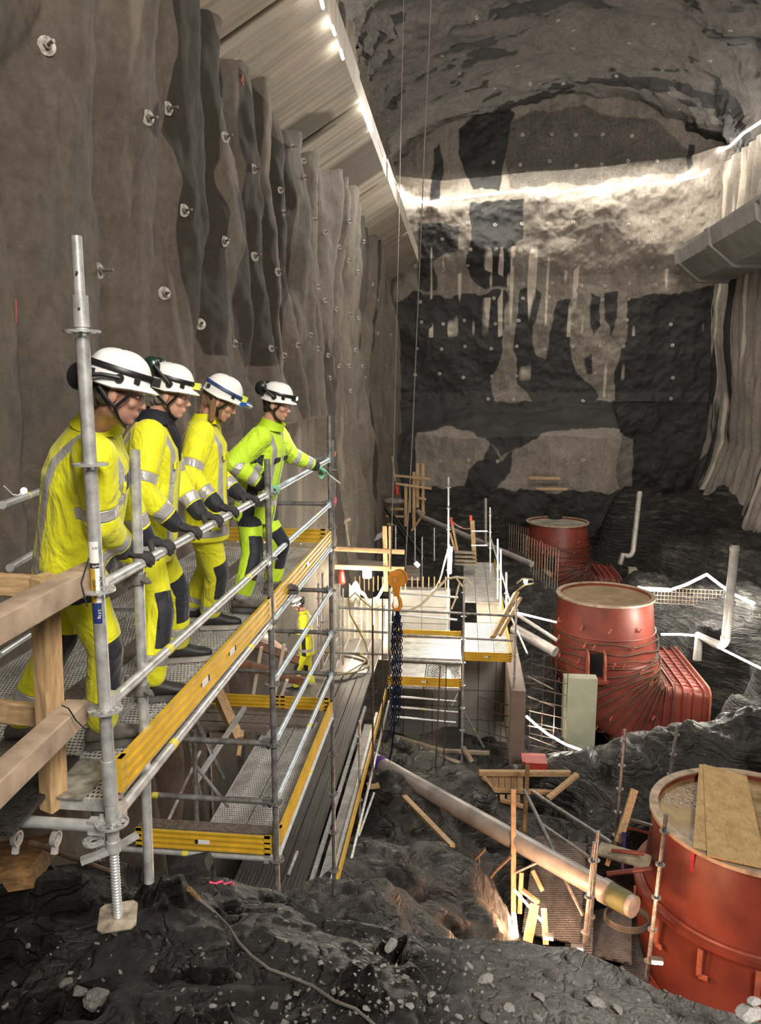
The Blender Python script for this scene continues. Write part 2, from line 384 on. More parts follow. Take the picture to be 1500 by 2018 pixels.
def grid_mesh(name, V, nu, nv, mat, attrs=None, **k):
    """V: (nu*nv,3), index u*nv+v"""
    me = bpy.data.meshes.new(name)
    i = np.arange(nu-1)[:, None]*nv+np.arange(nv-1)[None, :]; i = i.ravel()
    fa = np.stack([i, i+nv, i+nv+1, i+1], 1)
    me.from_pydata(V.tolist(), [], fa.tolist())
    for a, d in (attrs or {}).items():
        at = me.attributes.new(a, 'FLOAT', 'POINT'); at.data.foreach_set('value', np.asarray(d, dtype=np.float32))
    me.polygons.foreach_set('use_smooth', [True]*len(me.polygons))
    return link_mesh(name, me, mat, **k)
# ================= THE SETTING =================
C0 = CZ
def wall_left():
    nu, nv = 560, 330
    s = np.linspace(0, 1, nu); Y = 1.2*(45.5/1.2)**s; Z = np.linspace(-9, 12.6, nv)
    Yg, Zg = np.meshgrid(Y, Z, indexing='ij')
    u = Yg/1.45+1.1*fbm(Yg*.4, Zg*.15, 0, 3)+.45*fbm(Yg*.8, Zg*.45, 3, 3)
    lobe = np.abs(np.sin(math.pi*u))**.6
    amp = .46+.30*vnoise(Yg*.5, Zg*.25, 5)
    near = np.clip((Yg-4.0)/5.0, 0.25, 1)
    X = -4.12+amp*lobe*near+.42*fbm(Yg*.22, Zg*.13, 8, 3)+.22*fbm(Yg*1.1, Zg*.5, 2, 4)+.07*fbm(Yg*4, Zg*2.6, 1, 3)
    X += .38*np.clip((2.0-Zg)/6, 0, 1)*np.clip((Yg-9)/4, 0, 1)
    X = np.where((Zg < 3.2) & (Yg < 10), np.minimum(X, -3.22), X)
    X = np.where((Zg < 1.0) & (Yg > 10) & (Yg < 19), np.minimum(X, -3.7), X)
    V = np.stack([X, Yg, Zg], -1).reshape(-1, 3)
    px, py = proj_np(V)
    px = px+14*fbm(V[:, 1]*1.2, V[:, 2]*1.2, 0, 3)*2; py = py+20*fbm(V[:, 1]*.9, V[:, 2]*.9, 7, 3)
    A = [(345, -30), (400, 10), (425, 90), (432, 170), (436, 250), (430, 330), (452, 420), (440, 500), (455, 600), (450, 705), (405, 705), (380, 620), (345, 545), (340, 460), (352, 350), (330, 285), (305, 250), (330, 180), (352, 100)]
    B = [(475, 130), (525, 200), (532, 260), (560, 400), (575, 560), (552, 725), (490, 730), (468, 600), (480, 480), (466, 400), (490, 330), (472, 230)]
    C = [(535, 262), (580, 290), (582, 430), (572, 565), (556, 500), (540, 370)]
    w = np.maximum.reduce([inpoly(px, py, A), inpoly(px, py, B), inpoly(px, py, C)])
    far = fbm(V[:, 1]*.9, V[:, 2]*.14, 4, 4)
    w = np.maximum(w, np.clip(.5+(far-.26)*5, 0, 1)*(V[:, 1] > 17)*.9)
    w = np.maximum(w, inpoly(px, py, [(0, 640), (250, 560), (330, 760), (80, 1000), (0, 1000)], 60)*.40)
    dr = np.clip((vnoise(V[:, 1]*2.1, V[:, 2]*.16, 11)-.34)*9, 0, 1)*.6
    return grid_mesh('wall_left', V, nu, nv, M['shot'], {'wet': w, 'drip': dr}, kind='structure')
wall_left()
def bx_profile(name, prof, y0, y1, mat, joints=(), wetf=None, **k):
    """profile polygon in X,Z (world) swept along Y with subdivisions"""
    ys = np.arange(y0, y1+.01, .5); prof = [Vector((p[0], 0, p[1])) for p in prof]
    pts = []
    for i in range(len(prof)):
        a, b = prof[i], prof[(i+1) % len(prof)]
        n = max(1, int((b-a).length/.35)); pts += [a.lerp(b, t/n) for t in range(n)]
    V = []; W = []
    for y in ys:
        for p in pts: V.append((p.x, y, p.z)); W.append(wetf(p.x, y, p.z) if wetf else 0)
    n = len(pts); f = []
    for i in range(len(ys)-1):
        for j in range(n): f.append((i*n+j, (i+1)*n+j, (i+1)*n+(j+1) % n, i*n+(j+1) % n))
    f.append(tuple(range(n))); f.append(tuple((len(ys)-1)*n+j for j in range(n))[::-1])
    me = bpy.data.meshes.new(name); me.from_pydata(V, [], f)
    at = me.attributes.new('wet', 'FLOAT', 'POINT'); at.data.foreach_set('value', W)
    return link_mesh(name, me, mat, **k)
def wetbeam(x, y, z):
    v = float(vnoise(np.array([y*.55]), x*.25, 1)[0])
    return (1 if (19.5 < y < 23.5 and v > -.25) or v > .3 or y < 12 and v > -.1 else .0)*.75
# board-marked concrete crane ledges (built in pours that step slightly)
for i, (a, b, dx, dz) in enumerate([(4, 13.2, .10, .16), (13.25, 18.4, .0, .03), (18.45, 24.6, -.03, .0), (24.65, 33, 0, 0), (33.05, 41, 0, .02)]):
    bx_profile('trim_%d' % (i+1), [(-2.45+dx, C0+6.35+dz), (-2.45+dx, C0+6.95+dz), (-4.8, C0+6.95+dz), (-4.8, C0+4.95+dz)], a, b, M['conc_beam'], wetf=wetbeam, kind='structure')
RL = [P(1332, 497, 41), P(1335, 522, 41), P(1372, 553, 41)]
for i, (a, b, g) in enumerate([(24, 30.4, 0), (30.5, 35.6, 0), (35.6, 36.3, .12), (36.3, 40.5, 0), (40.5, 41, .10)]):
    bx_profile('trim_%d' % (i+6), [(RL[0].x-g, RL[0].z+g), (RL[1].x-g, RL[1].z), (RL[2].x, RL[2].z-g*1.3), (14.6, RL[2].z-.1-g), (14.6, RL[0].z+g)], a, b, M['conc'], kind='structure')
for i, (a, b) in enumerate([(24, 41)]):
    bx_profile('trim_11', [(RL[0].x+.02, RL[0].z), (RL[0].x+.14, RL[0].z), (RL[0].x+.14, RL[0].z+.16), (RL[0].x+.02, RL[0].z+.16)], a, b, M['conc'], kind='structure')
def wall_back():
    nu, nv = 420, 560
    X = np.linspace(-5, 15, nu); t = np.linspace(0, 1, nv)
    # profile: (t, Y, zrel)
    pr = [(0, 39.6, -9.5), (.17, 39.4, -5.2), (.27, 39.7, -2.45), (.33, 43.4, -1.1), (.36, 43.7, -.2), (.58, 43.5, 6.0), (.62, 43.1, 6.9), (.80, 42.9, 11.15), (.815, 44.2, 11.3), (1, 44.6, 17.5)]
    tt = [p[0] for p in pr]; Yp = np.interp(t, tt, [p[1] for p in pr]); Zp = np.interp(t, tt, [p[2] for p in pr])
    Xg, Tg = np.meshgrid(X, t, indexing='ij'); Y = np.broadcast_to(Yp, Xg.shape).copy(); Z = np.broadcast_to(Zp, Xg.shape).copy()
    s = np.clip((8.3+.5*vnoise(Z*.5, 0, 3)-Xg)/.35, 0, 1)       # the rock bench stops at x = 8.3
    low = Z < -.8
    Y = np.where(low, 43.6+(Y-43.6)*s, Y)
    zs = -.1*(Xg-4)/8
    n = fbm(Xg*.55, Z*.55, 1, 4); n2 = fbm(Xg*2.2, Z*2.2, 6, 4)
    mid = np.clip((Z-6)/1, 0, 1)*np.clip((11.2-Z)/.5, 0, 1)
    Y = Y-(.35+.55*mid)*n-(.10+.03*mid)*n2
    Zw = Z+C0+.35*fbm(Xg*.5, Y*.5, 4, 3)*(low)*1.2
    # the lip under the light strip follows the strip's line
    lipx = [-5, -3.6, -1.2, 2.0, 3.8, 6.5, 9, 11.3, 12.6, 15]; lipz = [11.7, 11.2, 10.95, 11.2, 11.25, 11.4, 11.6, 11.8, 12.2, 12.6]
    lip = np.interp(Xg, lipx, lipz); Zw += (lip-11.2)*np.clip((Z-6.5)/4.5, 0, 1)
    V = np.stack([Xg, Y, Zw], -1).reshape(-1, 3)
    px, py = proj_np(V); nx = 9*fbm(V[:, 0]*1.6, V[:, 2]*.9, 3, 4); ny = 15*fbm(V[:, 0]*1.1, V[:, 2]*.9, 13, 4)
    px = px+nx; py = py+ny
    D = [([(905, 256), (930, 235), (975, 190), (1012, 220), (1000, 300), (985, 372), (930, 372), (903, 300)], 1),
         ([(985, 262), (1010, 225), (1100, 205), (1300, 225), (1365, 300), (1375, 335), (1350, 350), (1250, 357), (1100, 372), (1000, 375)], .50),  # tympanum: its dimness above the light strip is painted into this mask
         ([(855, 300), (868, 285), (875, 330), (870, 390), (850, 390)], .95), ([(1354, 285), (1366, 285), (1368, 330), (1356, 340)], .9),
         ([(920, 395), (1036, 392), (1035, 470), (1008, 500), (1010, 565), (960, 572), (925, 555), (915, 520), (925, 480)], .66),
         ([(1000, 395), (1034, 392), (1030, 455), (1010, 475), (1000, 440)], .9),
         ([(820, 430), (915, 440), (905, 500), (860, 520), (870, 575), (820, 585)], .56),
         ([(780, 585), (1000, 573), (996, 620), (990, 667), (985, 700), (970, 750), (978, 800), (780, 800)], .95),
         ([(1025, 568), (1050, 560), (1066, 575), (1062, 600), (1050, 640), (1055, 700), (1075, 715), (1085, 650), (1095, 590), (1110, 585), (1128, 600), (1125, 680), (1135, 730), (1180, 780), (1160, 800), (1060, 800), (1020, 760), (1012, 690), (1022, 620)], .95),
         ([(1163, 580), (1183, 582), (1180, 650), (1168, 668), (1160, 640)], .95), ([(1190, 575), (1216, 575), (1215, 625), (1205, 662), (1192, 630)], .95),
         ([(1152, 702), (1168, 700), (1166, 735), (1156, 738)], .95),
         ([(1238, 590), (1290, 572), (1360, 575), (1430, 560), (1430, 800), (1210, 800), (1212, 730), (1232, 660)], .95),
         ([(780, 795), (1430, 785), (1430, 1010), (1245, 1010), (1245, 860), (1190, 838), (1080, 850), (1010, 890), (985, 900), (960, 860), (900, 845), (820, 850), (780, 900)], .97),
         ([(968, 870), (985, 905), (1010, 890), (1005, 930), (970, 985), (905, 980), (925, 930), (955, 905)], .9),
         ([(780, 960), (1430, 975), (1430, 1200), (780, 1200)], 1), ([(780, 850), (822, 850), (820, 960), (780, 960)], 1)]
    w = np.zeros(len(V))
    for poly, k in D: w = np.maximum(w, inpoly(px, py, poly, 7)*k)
    d = np.clip((vnoise(V[:, 0]*3.2, V[:, 2]*.25, 2)-.27)*9, 0, 1)*(V[:, 2] < 9.2)*(V[:, 2] > 4.5)*(fbm(V[:, 0]*.7, V[:, 2]*.7, 9, 2) > 0)
    d = np.maximum(d, .8*np.clip((vnoise(V[:, 0]*2.2, V[:, 2]*.4, 22)-.36)*9, 0, 1)*(V[:, 2] < 8)*(V[:, 2] > 1.2))
    return grid_mesh('wall_back', V, nu, nv, M['shot_end'], {'wet': w, 'drip': d}, kind='structure')
wall_back()
def wall_right():
    nu, nv = 260, 300
    Y = np.linspace(23, 45, nu); Z = np.linspace(-9, 13, nv); Yg, Zg = np.meshgrid(Y, Z, indexing='ij')
    u = Yg/.95+.8*fbm(Yg*.3, Zg*.2, 3, 3); lobe = np.abs(np.sin(math.pi*u))**.7
    X = 13.3-.28*lobe-.5*fbm(Yg*.3, Zg*.2, 1, 3)-.12*fbm(Yg*1.5, Zg*1.0, 4, 4)
    X -= np.clip((-1.0-Zg)/9, 0, 1)*2.2
    V = np.stack([X, Yg, Zg], -1).reshape(-1, 3)
    w = np.clip(.5+(fbm(V[:, 1]*.75, V[:, 2]*.16, 6, 4)-.05)*5, 0, 1)*.85
    w *= np.clip((10.5-V[:, 2])/2, 0.5, 1)
    dr = np.clip((vnoise(V[:, 1]*2.6, V[:, 2]*.2, 12)-.2)*7, 0, 1)*.7
    grid_mesh('wall_right', V, nu, nv, M['shot_end'], {'wet': w, 'drip': dr}, kind='structure')
wall_right()
def ceiling():
    nu, nv = 420, 420
    a = np.linspace(math.pi*1.02, -.04*math.pi, nu); Y = np.linspace(10, 45.3, nv); A, Yg = np.meshgrid(a, Y, indexing='ij')
    cx, ra, rb = 4.9, 8.95, 4.9
    arc = A*8
    st = fbm(arc*.55+Yg*.25, Yg*.30, 2, 5, .5); rid = np.abs(fbm(arc*.40+.3*Yg, Yg*.45, 9, 4))
    q = fbm(arc*.40+Yg*.25, Yg*1.25, 31, 5, .55)
    R = 1-.03*np.clip((q-.1)*5, 0, 1)-.085*st+.035*np.minimum(rid*4, 1)+.025*np.sin(Yg*1.9+2*vnoise(arc*.3, Yg*.2, 4))*.5
    V = np.stack([cx+ra*R*np.cos(A), Yg, C0+10.9+rb*R*np.sin(A)+(-.6*np.clip((Yg-38)/6, 0, 1))], -1).reshape(-1, 3)
    q = fbm(arc*.40+Yg*.25, Yg*1.25, 31, 5, .55)
    q2 = fbm(arc*.30, Yg*.35, 41, 3)
    w = np.clip(.5+(np.where(q2 > -.05, q, q-.15)-.21)*7, 0, 1)
    dr = np.clip((vnoise(arc*1.5, Yg*.8, 3)-.42)*9, 0, 1)*.4
    grid_mesh('ceiling', V, nu, nv, M['shot_ceil'], {'wet': w.ravel(), 'drip': dr.ravel()}, kind='structure')
ceiling()
# ---- pit floor: one height field through measured points
PTS = [(790, 990, 38.5), (950, 985, 38.5), (1100, 975, 38.5), (1250, 965, 39), (1400, 985, 39), (900, 1040, 34), (1010, 1085, 30), (1060, 1165, 28.5), (1330, 1060, 33),
       (1480, 1060, 31), (1280, 1130, 28.5), (1400, 1150, 27.5), (1480, 1160, 26), (1400, 1215, 24.5), (1500, 1290, 21), (1450, 1330, 20.5), (1480, 1400, 18.5), (1040, 1180, 26), (1060, 1300, 22),
       (1080, 1420, 20), (1050, 1500, 17.5), (950, 1500, 17.5), (860, 1470, 18),
       (760, 1462, 14.6), (850, 1500, 14.5), (930, 1560, 13.4), (1000, 1680, 12.4), (800, 1570, 12.4), (760, 1680, 10), (880, 1700, 10.2), (960, 1800, 9.0), (850, 1850, 7.6), (720, 1760, 8.3), (680, 1790, 7.5),
       (1130, 1525, 14.6), (1200, 1480, 14.6), (1270, 1462, 14.8), (1350, 1470, 14.8), (1420, 1440, 15.2), (1500, 1410, 15.5), (1100, 1620, 12.8), (1180, 1640, 12.0), (1230, 1575, 13.2), (1300, 1545, 13.6),]
def floor():
    wp = [P(*p) for p in PTS]
    raw = [(1.5, 9, -7.4), (2.2, 10, -7.5), (2.5, 9, -7.7), (3, 10.5, -7.7), (1.7, 11, -7.0), (2.6, 11.6, -6.8), (3.2, 8.6, -8.2), (1.9, 14.0, -7.0), (2.6, 13.2, -6.4), (4.4, 22, -9.6), (-3.8, 6, -4.9), (-3.8, 12, -6.4), (-3.5, 18, -7.5), (-2.5, 16.5, -7.8), (-3.2, 24, -6.5), (-3, 32, -5.5), (0, 21, -8), (0, 25, -7.2), (0, 30, -5.8), (4.3, 11.0, -11), (4.9, 10.4, -11), (5.8, 11.5, -10.8), (4.2, 9.6, -10.8), (6, 9, -9),
           (4.3, 23.5, -9.6), (5.5, 23.5, -9.6), (6.5, 23, -9.6), (7.5, 23.5, -9.5), (5, 21, -9.4), (6.5, 21, -9.4), (7.6, 21.2, -9.3), (3.2, 21, -9.3), (3.2, 19, -9.2), (5, 18.7, -9.0), (7, 18.8, -8.6), (5.5, 25.6, -9.3), (3, 25.4, -9.2), (4.3, 36.3, -8.6), (3, 35.2, -8.3), (6, 36, -8.5), (7.6, 36, -8.2), (4.5, 33.5, -8.3), (6.5, 33, -8.2), (3.4, 37.6, -7.6), (5.5, 37.8, -7.2), (1, 7, -6.5), (0, 6, -6), (-2, 6, -5), (3, 6, -8), (8, 14, -5.0), (9, 17, -5.6), (11, 22, -5), (12, 30, -4.3), (12.5, 38, -3.2), (10.5, 12, -5)]
    C = np.array([tuple(p) for p in wp]+raw)
    nu, nv = 300, 440
    X = np.linspace(-4.6, 14, nu); Y = 5.0*(44.5/5.0)**np.linspace(0, 1, nv); Xg, Yg = np.meshgrid(X, Y, indexing='ij')
    num = np.zeros(Xg.shape); den = np.zeros(Xg.shape)
    for c in C:
        d2 = (Xg-c[0])**2+(Yg-c[1])**2*(.55 if c[1] > 20 else 1)+.22
        wt = 1/d2**1.9; num += wt*c[2]; den += wt
    Z = num/den
    r = fbm(Xg*.7, Yg*.7, 3, 5, .55); r2 = fbm(Xg*2.5+Z*1.5, Yg*1.1, 8, 4)
    terr = Z+.45*r
    k = 3.1; fr = terr*k-np.floor(terr*k); Z = (np.floor(terr*k)+np.clip(fr*2.2-.6, 0, 1))/k*.55+terr*.45+.13*r2
    V = np.stack([Xg, Yg, Z], -1).reshape(-1, 3)
    grid_mesh('floor', V, nu, nv, M['slate'], kind='structure')
floor()
# ---- near rock ledge that the base jack stands on
RIDGE = [(-3.6, 3.15), (-2.2, 3.3), (-1.45, 3.55), (-.95, 3.75), (-.55, 3.55), (-.25, 3.35), (.1, 3.2), (.6, 3.05), (1.0, 2.85), (1.35, 2.6), (1.8, 2.4), (2.6, 2.2)]
def near_ground():
    # points on the crest as seen, with their distance
    crest = [(-60, 1700, 3.4), (60, 1700, 3.5), (200, 1702, 3.6), (330, 1722, 3.7), (450, 1722, 3.9), (545, 1750, 3.9), (600, 1783, 3.9), (660, 1815, 3.8), (760, 1838, 3.75), (870, 1855, 3.7), (1000, 1853, 3.8), (1130, 1868, 3.8), (1210, 1905, 3.6), (1300, 1955, 3.4), (1400, 1992, 3.2), (1500, 2022, 3.1)]
    inner = [(0, 1900, 2.75), (200, 1845, 2.72), (300, 1790, 3.1), (400, 1900, 2.8), (100, 2010, 2.4), (400, 2010, 2.4), (600, 1950, 2.75), (700, 2010, 2.5), (900, 1950, 3.0), (900, 2010, 2.75), (1100, 2010, 2.8), (1150, 1940, 3.1), (1300, 2015, 2.9), (500, 1830, 3.3), (60, 1780, 3.0), (800, 1900, 3.2)]
    C = [P(*c) for c in crest+inner]; cr = [P(*c) for c in crest]
    C += [Vector((x, 1.2, -.75)) for x in (-3, -1.5, 0, 1.5, 3)]+[Vector((3.5, 2.5, -1.2))]
    nu, nv = 460, 300
    X = np.linspace(-3.6, 3.6, nu); t = np.linspace(0, 1, nv)
    cx = [c.x for c in cr]; cy = [c.y for c in cr]; cz = [c.z for c in cr]
    yr = np.interp(X, cx, cy)+.10*fbm(X*2.2, 0, 0, 3)
    Xg = np.broadcast_to(X[:, None], (nu, nv)).copy(); top = np.clip(t/.8, 0, 1)[None, :]
    Yg = 1.3+(yr[:, None]-1.3)*top; over = np.clip((t-.8)/.2, 0, 1)[None, :]
    num = 0; den = 0
    for c in C:
        wt = 1/((Xg-c.x)**2+(Yg-c.y)**2+.004)**1.8; num = num+wt*c.z; den = den+wt
    Z = num/den
    left = np.clip((.50-Xg)/.7, 0, 1)
    r = fbm(Xg*1.9, Yg*1.9, 2, 5, .55)
    # blocky broken rock at left, rubble at right
    bl = Z+.30*r*left; kk = 5.0; q = bl*kk+.8*Yg; fr = q-np.floor(q); bl = bl+(np.clip(fr*4-1.5, 0, 1)-fr)/kk*.7
    Z = Z*(1-left)+bl*left+(.055*fbm(Xg*3, Yg*3, 5, 4)+.022*fbm(Xg*11, Yg*11, 8, 3))*(1-.4*left)+.03*left*fbm(Xg*7, Yg*7, 4, 3)
    fade = top**8
    Z = Z*(1-fade)+fade*(np.interp(Xg, cx, cz)+.015*fbm(Xg*6, 0, 5, 3))
    Yg = Yg+over*(1.1)+.12*fbm(Xg*1.5, over*3, 9, 4)*over; Z = Z-over**1.3*4.5-(over > 0)*.0
    V = np.stack([Xg, Yg, Z], -1).reshape(-1, 3)
    g = 1-left.ravel()
    m = M['near_mix']
    grid_mesh('floor_near_rock', V, nu, nv, m, {'gravel': g*(1-over*np.ones_like(left)).ravel()}, kind='structure')
def _nearmix():
    m = NT('near_rock_and_rubble'); v = m.coord((1.0, .7, 5.0), (.2, .15, .5)); v0 = m.coord()
    n = m.noise(v, 2.2, 9, .68, .8); n4 = m.noise(v0, 40, 7, .75); n5 = m.noise(v0, 9, 6, .7)
    vo = m.n('TexVoronoi', i_Scale=26.0); m.link(v0, vo.inputs['Vector'])
    A = m.ramp(n, [(.38, (.004, .004, .004)), (.58, (.014, .013, .012)), (.78, (.055, .050, .046))])
    B = m.ramp(n5, [(.3, (.15, .14, .13)), (.6, (.30, .285, .262)), (.8, (.48, .455, .42))])
    B = m.mix(.35, B, m.ramp(vo.outputs['Color'], [(.1, .05), (.9, .30)]))
    v2 = m.n('TexVoronoi', feature='DISTANCE_TO_EDGE', i_Scale=2.6); dv = m.n('VectorMath', operation='ADD'); nn = m.n('TexNoise', i_Scale=3.0, i_Detail=4.0); m.link(v0, nn.inputs['Vector']); m.link(v, dv.inputs[0]); m.link(nn.outputs['Color'], dv.inputs[1]); m.link(dv.outputs[0], v2.inputs['Vector'])
    crk = m.ramp(v2.outputs['Distance'], [(0, 0), (.07, 1)])
    A = m.mix(1.0, A, m.ramp(v2.outputs['Distance'], [(0, .35), (.05, 1.1)]), 'MULTIPLY')
    c = m.mix(m.attr('gravel'), A, B); c = m.mix(1.0, c, m.ramp(n4, [(.3, .55), (.7, 1.3)]), 'MULTIPLY')
    m.set('Base Color', c); m.set('Roughness', m.ramp(m.attr('gravel'), [(0, .33), (.6, .85)]))
    h = m.math('ADD', m.math('ADD', m.math('MULTIPLY', n, 1.3), m.math('MULTIPLY', crk, .3)), m.math('ADD', m.math('MULTIPLY', n4, .22), m.math('MULTIPLY', n5, .5)))
    m.set('Normal', m.bump(h, 1.0, .085)); return m.m
M['near_mix'] = _nearmix()
near_ground()
# ---- light strips
def strip(pts, r, name='led_light_strip', mat='led', **k):
    mb = MB(); mb.path(pts, r, 6); return mb.build(name, M[mat], **k)
EW = [(783, 368), (793, 388), (812, 396), (850, 398), (880, 393), (930, 387), (985, 380), (1030, 376), (1085, 381), (1098, 380), (1150, 371), (1200, 367), (1250, 363), (1310, 359), (1355, 352), (1388, 343), (1397, 334)]
strip([P(x, y, 42.5) for x, y in EW], .06, label='long glowing light strip running level across the end wall below the vault', cat='light strip')
strip([PX(1397, 334, 12.75), PX(1389, 322, 12.8), PX(1410, 303, 12.8), PX(1440, 287, 12.8), PX(1465, 263, 12.75), PX(1500, 240, 12.7), PX(1560, 190, 12.7)], .055, label='glowing light strip climbing along the right wall above the concrete ledge', cat='light strip')
LSP = [[(632, -4), (637, 16)], [(655, 52), (660, 68)], [(671, 98), (676, 116)], [(713, 205), (722, 222), (729, 240), (734, 258)]]
LSL = ['at the very top', 'second from the top', 'third from the top', 'lowest and longest']
for (seg, t) in zip(LSP, LSL):
    strip([PX(x, y, -2.4) for x, y in seg], .028, label='glowing piece of light strip on the left ledge edge, '+t, cat='light strip', group='light strip pieces on the left ledge')
strip([PX(x+4, y, -2.42) for x, y in [(745, 275), (752, 300), (762, 325), (772, 350), (781, 368)]], .014, mat='white', label='unlit cord of the light strip hanging along the far end of the left ledge', cat='light strip')
for i in range(6):
    x = -2.2+i*2.75
    light('AREA', (x, 41.6, C0+11.5), 95 if i else 40, (1, .93, .78), 2.7, rot=(.12, 0, 0), sy=.4)
for i in range(3): light('AREA', (12.0, 39-i*4, C0+11.3+i*.2), 60, (1, .93, .8), .2, rot=(0, -.3, 0), sy=3.5)
# ================= MAIN SCAFFOLD (left) =================
R_T = .0245
def rosette(mb, c, r=.062):
    """8-hole ring disc"""
    c = Vector(c); mb.disc(c, (0, 0, 1), r, .009, 20, hole=r*.86)
    mb.disc(c, (0, 0, 1), r*.50, .009, 14, hole=r*.36)
    for k in range(8):
        a = math.pi/8+k*math.pi/4; d = Vector((math.cos(a), math.sin(a), 0)); mb.bar(c+d*r*.45, c+d*r*.9, .014, .009)
def post(x, y, z0, z1, ros, label, mat='galv', r=R_T, group=None, rr=.062, lean=(0, 0), joint=None, n=12):
    rt = empty('scaffold_post', (x, y, z0), label, 'scaffold post', group)
    at = lambda z: Vector((x+lean[0]*(z-z0), y+lean[1]*(z-z0), z))
    mb = MB(); mb.tube(at(z0), at(z1), r, n)
    mb.build('post_tube', M[mat], rt)
    for z in ros:
        q = MB(); rosette(q, at(z), rr); q.build('ring_disc', M[mat], rt)
    for z in (joint or []):
        q = MB(); q.tube(at(z), at(z+.22), r*1.14, n); q.build('joint_sleeve', M[mat], rt)
    return rt
def rail(p, q, label, mat='galv', r=R_T, group=None, cat='guard rail', name='guard_rail', tape=None, ends=True):
    p = Vector(p); q = Vector(q); d = (q-p).normalized()
    rt = empty(name, p.lerp(q, .5), label, cat, group)
    mb = MB(); a = p+d*.06; b = q-d*.06; mb.tube(a, b, r, 10); mb.build('rail_tube', M[mat], rt)
    if ends:
        for e, s in ((p, 1), (q, -1)):
            q2 = MB(); q2.bar(e+d*s*.026, e+d*s*.10, .042, .062); q2.bar(e+d*s*.045+Vector((0, 0, .055)), e+d*s*.045-Vector((0, 0, .05)), .006, .016, up=d); q2.build('wedge_head', M[mat], rt)
    if tape is not None:
        for t in tape:
            c = p.lerp(q, t); q3 = MB(); q3.tube(c-d*.025, c+d*.025, r*1.05, 10); q3.build('yellow_band', M['tape'], rt)
    return rt
XE = -1.45; XI = -2.98
YP1, YP3, YP4 = 2.79, 5.53, 8.32
LV = [.94, .44, -.06]
# post 1 with base jack, stickers
rt = post(-1.43, YP1, -.10-.06, 2.02, [], 'thick galvanised near post with paper stickers, standing on a threaded base jack', r=.026, joint=None)
for z in (1.68, 1.17, .67 , .44-.0, -.06):
    pass
for z in (1.93-.5*k for k in (0, 1, 2, 3, 4)):
    q = MB(); rosette(q, (-1.43, YP1, z), .068); q.build('ring_disc', M['galv'], rt)
q = MB(); q.tube((-1.43, YP1, 2.02), (-1.43, YP1, 2.27), .0205, 14); q.disc((-1.43, YP1, 2.27), (0, 0, 1), .019, .006); q.build('spigot', M['galv'], rt)
q = MB(); q.tube((-1.43, YP1, 1.945), (-1.43, YP1, 2.06), .030, 14); q.build('joint_sleeve', M['galv'], rt)
q = MB(); q.tube((-1.43, YP1, .02), (-1.43, YP1, .21), .0305, 14); q.build('joint_sleeve', M['galv'], rt)
q = MB()
for dz in (2.14, 2.01): q = MB(); q.tube((-1.425, YP1-.02, dz), (-1.42, YP1-.0315, dz), .005, 8); q.build('bolt_hole', M['black'], rt)
def sticker(z0, z1, mat, name, ang0=-2.2, ang1=-.7):
    q = MB(); n = 8; rr = .0268; rings = []
    for z in (z0, z1): rings.append([Vector((-1.43+rr*math.cos(ang0+(ang1-ang0)*k/n), YP1+rr*math.sin(ang0+(ang1-ang0)*k/n), z)) for k in range(n+1)])
    q.rings(rings, cap=False, closed=False); return q.build(name, mat, rt)
sticker(1.13, 1.045, M['white'], 'paper_sticker'); sticker(1.043, 1.025, M['navy'], 'dark_sticker_band')
sticker(1.023, .885, M['white'], 'white_sticker', -1.35, -.7); sticker(1.023, .885, M['yellow'], 'yellow_sticker', -2.2, -1.36)
sticker(.883, .80, simple('navy_sticker', (.02, .04, .16), .4), 'navy_sticker')
# handwriting-like strokes on the stickers
def txt(s, loc, size, mat, parent, R, name='lettering', ext=.0004):
    c = bpy.data.curves.new(name, 'FONT'); c.body = s; c.size = size; c.extrude = ext; c.align_x = 'CENTER'; c.align_y = 'CENTER'
    o = bpy.data.objects.new(name, c); COL.objects.link(o)
    me = bpy.data.meshes.new_from_object(o.evaluated_get(bpy.context.evaluated_depsgraph_get())); bpy.data.objects.remove(o); bpy.data.curves.remove(c)
    me.transform(Matrix.Translation(Vector(loc)-(wloc(parent) if parent else Vector((0, 0, 0)))) @ R.to_4x4())
    return link_mesh(name, me, mat, parent)
def face_R(nrm, up=(0, 0, 1)):
    n = Vector(nrm).normalized(); u = Vector(up); x = u.cross(n).normalized(); y = n.cross(x); return Matrix((x, y, n)).transposed()
nz = Vector((.50, -.87, 0))
def pst(s, z, size, mat, off=0, vert=True):
    n = Matrix.Rotation(off, 3, 'Z') @ nz; c = Vector((-1.43, YP1, z))+n*.0278
    R = face_R(n) @ (Matrix.Rotation(-math.pi/2, 3, 'Z') if vert else Matrix.Identity(3)); return txt(s, c, size, M['black'] if mat is None else mat, rt, R)
pst('layher', 1.034, .014, M['white'], 0, False); pst('ALVD.A.0', .955, .017, None, .42); pst('clokrn', .955, .020, None, -.5)
pst('2.00', 1.105, .012, None, -.1, False); pst('3.4 kg', .84, .016, M['white'], 0)
jk = empty('base_jack', (-1.43, YP1, -.52), 'threaded base jack with square steel foot plate on the dark near rock', 'base jack')
q = MB(); zz = [-.50+.0045*k for k in range(76)]; q.path([(-1.43, YP1, z) for z in zz], [.0172 if k % 3 else .0205 for k in range(76)], 12); q.build('threaded_spindle', M['alu'], jk)
Rp = Matrix.Rotation(.35, 3, 'Z') @ Matrix.Rotation(.12, 3, 'X')
q = MB(); c = Vector((-1.43, YP1, -.505)); a = .078; ch = .02
pl = [(-a, -a+ch), (-a+ch, -a), (a-ch, -a), (a, -a+ch), (a, a-ch), (a-ch, a), (-a+ch, a), (-a, a-ch)]
